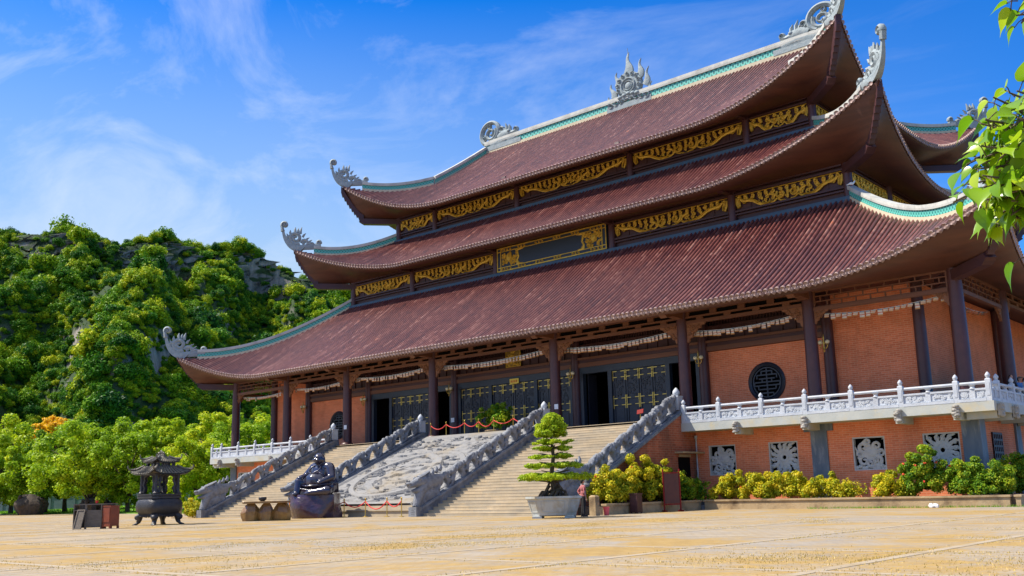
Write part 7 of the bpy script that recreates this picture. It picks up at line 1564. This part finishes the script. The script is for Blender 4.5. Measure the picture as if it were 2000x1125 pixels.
# ------------------------------------------------------------------ shrubs
def shrub(loc, rx, ry, h, label, mat_='lf_yellow', fl=0, seed=0, nl=5200, size=0.066, rz=0, group='shrubs in the planter beds', holes=0.55):
    r_ = np.random.default_rng(seed + 500); rr = random.Random(seed); t = thing('flowering_shrub' if fl else 'shrub', label, 'shrub', loc, 0, group); b = MB(); cl = []
    for i in range(max(10, int(max(rx, ry) * 17))):
        x, y = rr.uniform(-rx, rx) * 0.95, rr.uniform(-ry, ry) * 0.8; hh = h * rr.uniform(0.68, 1.0) * (1 - 0.35 * (abs(x) / rx) ** 3)
        b.tube([(x * 0.75, y * 0.5, -0.1), (x * 0.9, y * 0.8, hh * 0.4), (x, y, hh * 0.92)], [0.022, 0.016, 0.008], 5)
        for k in range(4): z = hh * (0.28 + 0.72 * (k + rr.uniform(0, 1)) / 4); s_ = rr.uniform(0.20, 0.34) * (1.1 - 0.30 * z / h); cl.append((x + rr.uniform(-0.26, 0.26), y + rr.uniform(-0.22, 0.22), z - 0.05, s_, s_, s_ * 0.85))
    b.T = Matrix.Translation(loc); b.build('stems', 'bark', t)
    v, f, a = clump_leaves(cl, (1.6 if size < 0.07 else 1) * nl / len(cl), size, r_, holes); npmesh('foliage', v + np.array(loc), f, mat_, t, attr=a)
    if fl:
        b = MB(); b.T = Matrix.Translation(loc)
        for i in range(fl):
            c = rr.choice(cl); a = rr.uniform(0, 6.28)
            q = (c[0] + c[3] * 0.8 * math.cos(a), c[1] - abs(c[4] * 0.9 * math.sin(a)), c[2] + c[5] * rr.uniform(0.3, 1.0))
            for k in range(7): b.ell((q[0] + rr.uniform(-0.05, 0.05), q[1] + rr.uniform(-0.05, 0.05), q[2] + rr.uniform(-0.035, 0.035)), (0.032, 0.032, 0.026), 6, 4)
        b.build('blossoms', 'flower', t)
    t.rotation_euler = (0, 0, 0); return t
shrub((16.85, -9.4, 0.35), 0.66, 1.6, 2.0, 'tall bright yellow green bush right beside the person in the striped shirt', fl=6, seed=1, nl=13000)
shrub((16.8, -6.6, 0.35), 0.66, 1.6, 2.6, 'tallest yellow green bush against the stained stair side wall', fl=8, seed=2, nl=15000)
shrub((16.85, -4.1, 0.35), 0.62, 1.1, 2.1, 'green bush just left of the standing rust red board', 'lf_green', fl=3, seed=3, nl=9000)
shrub((19.6, -1.5, 0.35), 1.3, 0.7, 1.85, 'leftmost yellow green shrub of the long planter below the first carved window', fl=8, seed=4, nl=12000)
shrub((22.1, -1.5, 0.35), 1.2, 0.6, 1.7, 'second yellow shrub of the long planter below the second carved window', fl=0, seed=5, nl=9500)
shrub((24.25, -1.5, 0.35), 0.7, 0.55, 1.5, 'small yellow shrub before the grey wall pillar', fl=0, seed=6, nl=4200)
shrub((25.55, -1.5, 0.35), 0.4, 0.4, 1.05, 'smallest yellow sprig in the long planter under the third carved window', fl=0, seed=7, nl=1500)
shrub((27.6, -1.5, 0.35), 1.0, 0.6, 1.55, 'low yellow green shrub left of the tallest flowering shrub', fl=5, seed=8, nl=7500)
shrub((29.3, -1.5, 0.35), 0.85, 0.65, 2.6, 'tallest green shrub with red blossoms before the fourth carved window', 'lf_green', fl=14, seed=9, nl=12000)
shrub((30.9, -1.5, 0.35), 1.0, 0.7, 2.1, 'rounded green shrub with red blossoms before the corner pillar', 'lf_green', fl=12, seed=10, nl=12000)
shrub((32.4, -1.6, 0.35), 0.85, 0.65, 1.75, 'yellow green shrub at the right end of the long planter', 'lf_green', fl=5, seed=11, nl=9000)
shrub((32.75, 2.2, 0.35), 0.7, 2.2, 2.2, 'shaded dark green shrub with red blossoms at the far right corner', 'lf_green', fl=14, seed=12, nl=13000)
shrub((17.3, -1.9, 0.2), 0.25, 0.35, 1.75, 'thin leafy sapling growing in front of the small doorway', 'lf_green', seed=13, nl=520, size=0.11)
shrub((-16.6, -12.6, 0.0), 0.5, 0.5, 1.35, 'small yellow bush under the far left dragon head', seed=14, nl=2600)
shrub((0.35, -0.1, ZP + 0.25), 1.35, 0.85, 2.0, 'loose green leafy shrub standing on the porch behind the red ropes', 'lf_green', seed=15, nl=4600, size=0.12, holes=0.3, group='shrubs on the porch')
t = thing('porch_planter', 'low round stone planter under the green porch shrub', 'planter', (0.35, -0.1, ZP)); b = MB(); b.lathe([(0.55, 0), (0.62, 0.05), (0.70, 0.24), (0.66, 0.28), (0.60, 0.28), (0.58, 0.2)], 20, (0.35, -0.1, ZP)); b.build('planter_body', 'cement', t, smooth=True, auto=40)

# ------------------------------------------------------------------ fig branches reaching in from a tree just outside the frame
def fig_leaf(b, tip, dirv, nrm, L_):
    """heart shaped leaf with a drip tip; returns face"""
    d = Vector(dirv).normalized(); n_ = Vector(nrm).normalized(); s = d.cross(n_).normalized(); n_ = s.cross(d)
    prof = [(0.0, 0.03), (-0.06, 0.16), (-0.03, 0.30), (0.10, 0.40), (0.28, 0.42), (0.46, 0.33), (0.62, 0.19), (0.74, 0.07), (0.86, 0.025), (1.0, 0.0)]
    mid = [tip + d * (L_ * x) - n_ * (L_ * 0.28 * x * x) for x, w in prof]
    left = [m_ + s * (L_ * w) + n_ * (L_ * w * 0.30) for m_, (x, w) in zip(mid, prof)]; right = [m_ - s * (L_ * w) + n_ * (L_ * w * 0.30) for m_, (x, w) in zip(mid, prof)]
    mid[0] = tip + d * (L_ * 0.06)
    b.grid([[l_, m_, r_] for l_, m_, r_ in zip(left, mid, right)])
BR = thing('fig_tree', 'sacred fig tree whose leafy twigs with drip tipped leaves hang in at the top right', 'tree', (0, 0, 0))
def cp(px, py, d):
    """a point d metres in front of the lens, used only to lay out where the twigs grow"""
    return CAMP + (_f + _r * ((px - 1000) / 1921.9) - _u * ((py - 599.3) / 1921.9)) * d
base_t = cp(2750, 960, 3.9); root = Vector((base_t.x, base_t.y, 0))
b = MB(); b.tube([root, root + Vector((0.05, 0, 1.0)), root + Vector((0, 0.1, 2.2)), root + Vector((-0.1, 0.1, 3.6)), root + Vector((0.1, 0.2, 5.2))], [0.28, 0.23, 0.20, 0.15, 0.08], 10)
fk = root + Vector((0, 0.1, 2.3)); fk2 = root + Vector((-0.05, 0.1, 3.2))
lim = [(fk, cp(2250, 470, 3.7), cp(2010, 340, 3.5)), (fk2, cp(2240, 60, 3.6), cp(2030, 20, 3.4)), (fk, cp(2260, 660, 3.8), cp(2060, 590, 3.6)), (fk, cp(2300, 420, 3.9), cp(2030, 250, 3.7))]
for a, m_, e in lim: b.tube([a, a.lerp(m_, 0.5) + Vector((0, 0, 0.1)), m_, e], [0.10, 0.05, 0.02, 0.009], 7)
lb_ = MB(); lr_ = []; tw = MB(); rr = random.Random(12)
def twig(p0, p1, n, L0):
    P0, P1 = cp(*p0), cp(*p1); ax = (P1 - P0); tw.tube([P0, P0.lerp(P1, 0.5) + Vector((0, 0, 0.02)), P1], [0.007, 0.005, 0.003], 5)
    for i in range(n):
        f_ = (i + 0.7) / n; q = P0.lerp(P1, f_); side = (-1) ** i; pet = Vector(_r) * side * rr.uniform(-0.2, 1) * 0.05 + Vector((0, 0, rr.uniform(-0.04, 0.05))) + _f * rr.uniform(-0.06, 0.06); tip = q + pet
        tw.tube([q, q + pet * 0.6 + Vector((0, 0, 0.006)), tip], [0.0025, 0.002, 0.002], 4)
        dv = Vector((0, 0, -1)) * rr.uniform(0.5, 1.2) + pet.normalized() * 0.8 + ax.normalized() * 0.45 + Vector((rr.uniform(-0.35, 0.35), rr.uniform(-0.35, 0.35), rr.uniform(-0.2, 0.35)))
        nf0 = len(lb_.f); fig_leaf(lb_, tip, dv, Vector((-0.5, -0.45, 0.75)) + Vector((rr.uniform(-0.8, 0.8), rr.uniform(-0.8, 0.8), rr.uniform(-0.3, 0.4))), L0 * 0.72 * rr.uniform(0.7, 1.2)); c_ = min(1, max(0, rr.uniform(0.1, 1.0))); lr_.extend([c_] * (len(lb_.f) - nf0))
for p0, p1, n, L0 in (((2010, 340, 3.5), (1905, 330, 3.4), 7, 0.13), ((2010, 345, 3.55), (1862, 395, 3.4), 8, 0.13), ((2015, 300, 3.6), (1925, 232, 3.5), 7, 0.12), ((2030, 250, 3.7), (1940, 190, 3.5), 6, 0.11), ((2040, 290, 3.6), (1960, 270, 3.45), 6, 0.13), ((2030, 380, 3.6), (1940, 380, 3.45), 7, 0.13), ((2040, 400, 3.5), (1975, 420, 3.4), 5, 0.12), ((2060, 220, 3.6), (1975, 215, 3.5), 5, 0.12), ((2010, 330, 3.7), (1960, 345, 3.6), 6, 0.13), ((2020, 355, 3.65), (1890, 360, 3.5), 6, 0.12), ((2040, 320, 3.45), (1985, 370, 3.4), 6, 0.13),
                           ((2030, 20, 3.4), (1962, -10, 3.35), 6, 0.11), ((2060, 40, 3.5), (1985, 30, 3.4), 5, 0.11), ((2040, 10, 3.5), (1995, 45, 3.4), 3, 0.11), ((2060, 590, 3.6), (2004, 575, 3.5), 3, 0.11), ((2050, 480, 3.6), (2005, 500, 3.5), 4, 0.12)):
    twig(p0, p1, n, L0)
for i in range(56):
    x0, y0 = rr.uniform(1990, 2080), rr.uniform(215, 430); dd = rr.uniform(3.4, 3.9); twig((x0, y0, dd), (x0 - rr.uniform(50, 120) * (1 if 250 < y0 < 400 else 0.6), y0 + rr.uniform(-40, 35), dd - 0.1), rr.randint(4, 6), rr.uniform(0.105, 0.13))
b.build('trunk', 'bark', BR, smooth=True); tw.build('twigs', 'bark', BR, smooth=True)
o = lb_.build('leaves', 'lf_fig', BR, smooth=True, fixn=False); at = o.data.attributes.new('rnd', 'FLOAT', 'FACE'); at.data.foreach_set('value', lr_)
# upper crown of the same tree, above and right of the frame
cl = [(root.x + 0.75 * rr.uniform(0.2, 2.2), root.y + 0.66 * rr.uniform(0.2, 2.2), rr.uniform(3.2, 6.2), 0.6, 0.6, 0.5) for _ in range(24)]
v, f, a = clump_leaves(cl, 130, 0.11, NR, 0.3); npmesh('crown', v, f, 'lf_fig', BR, attr=a)
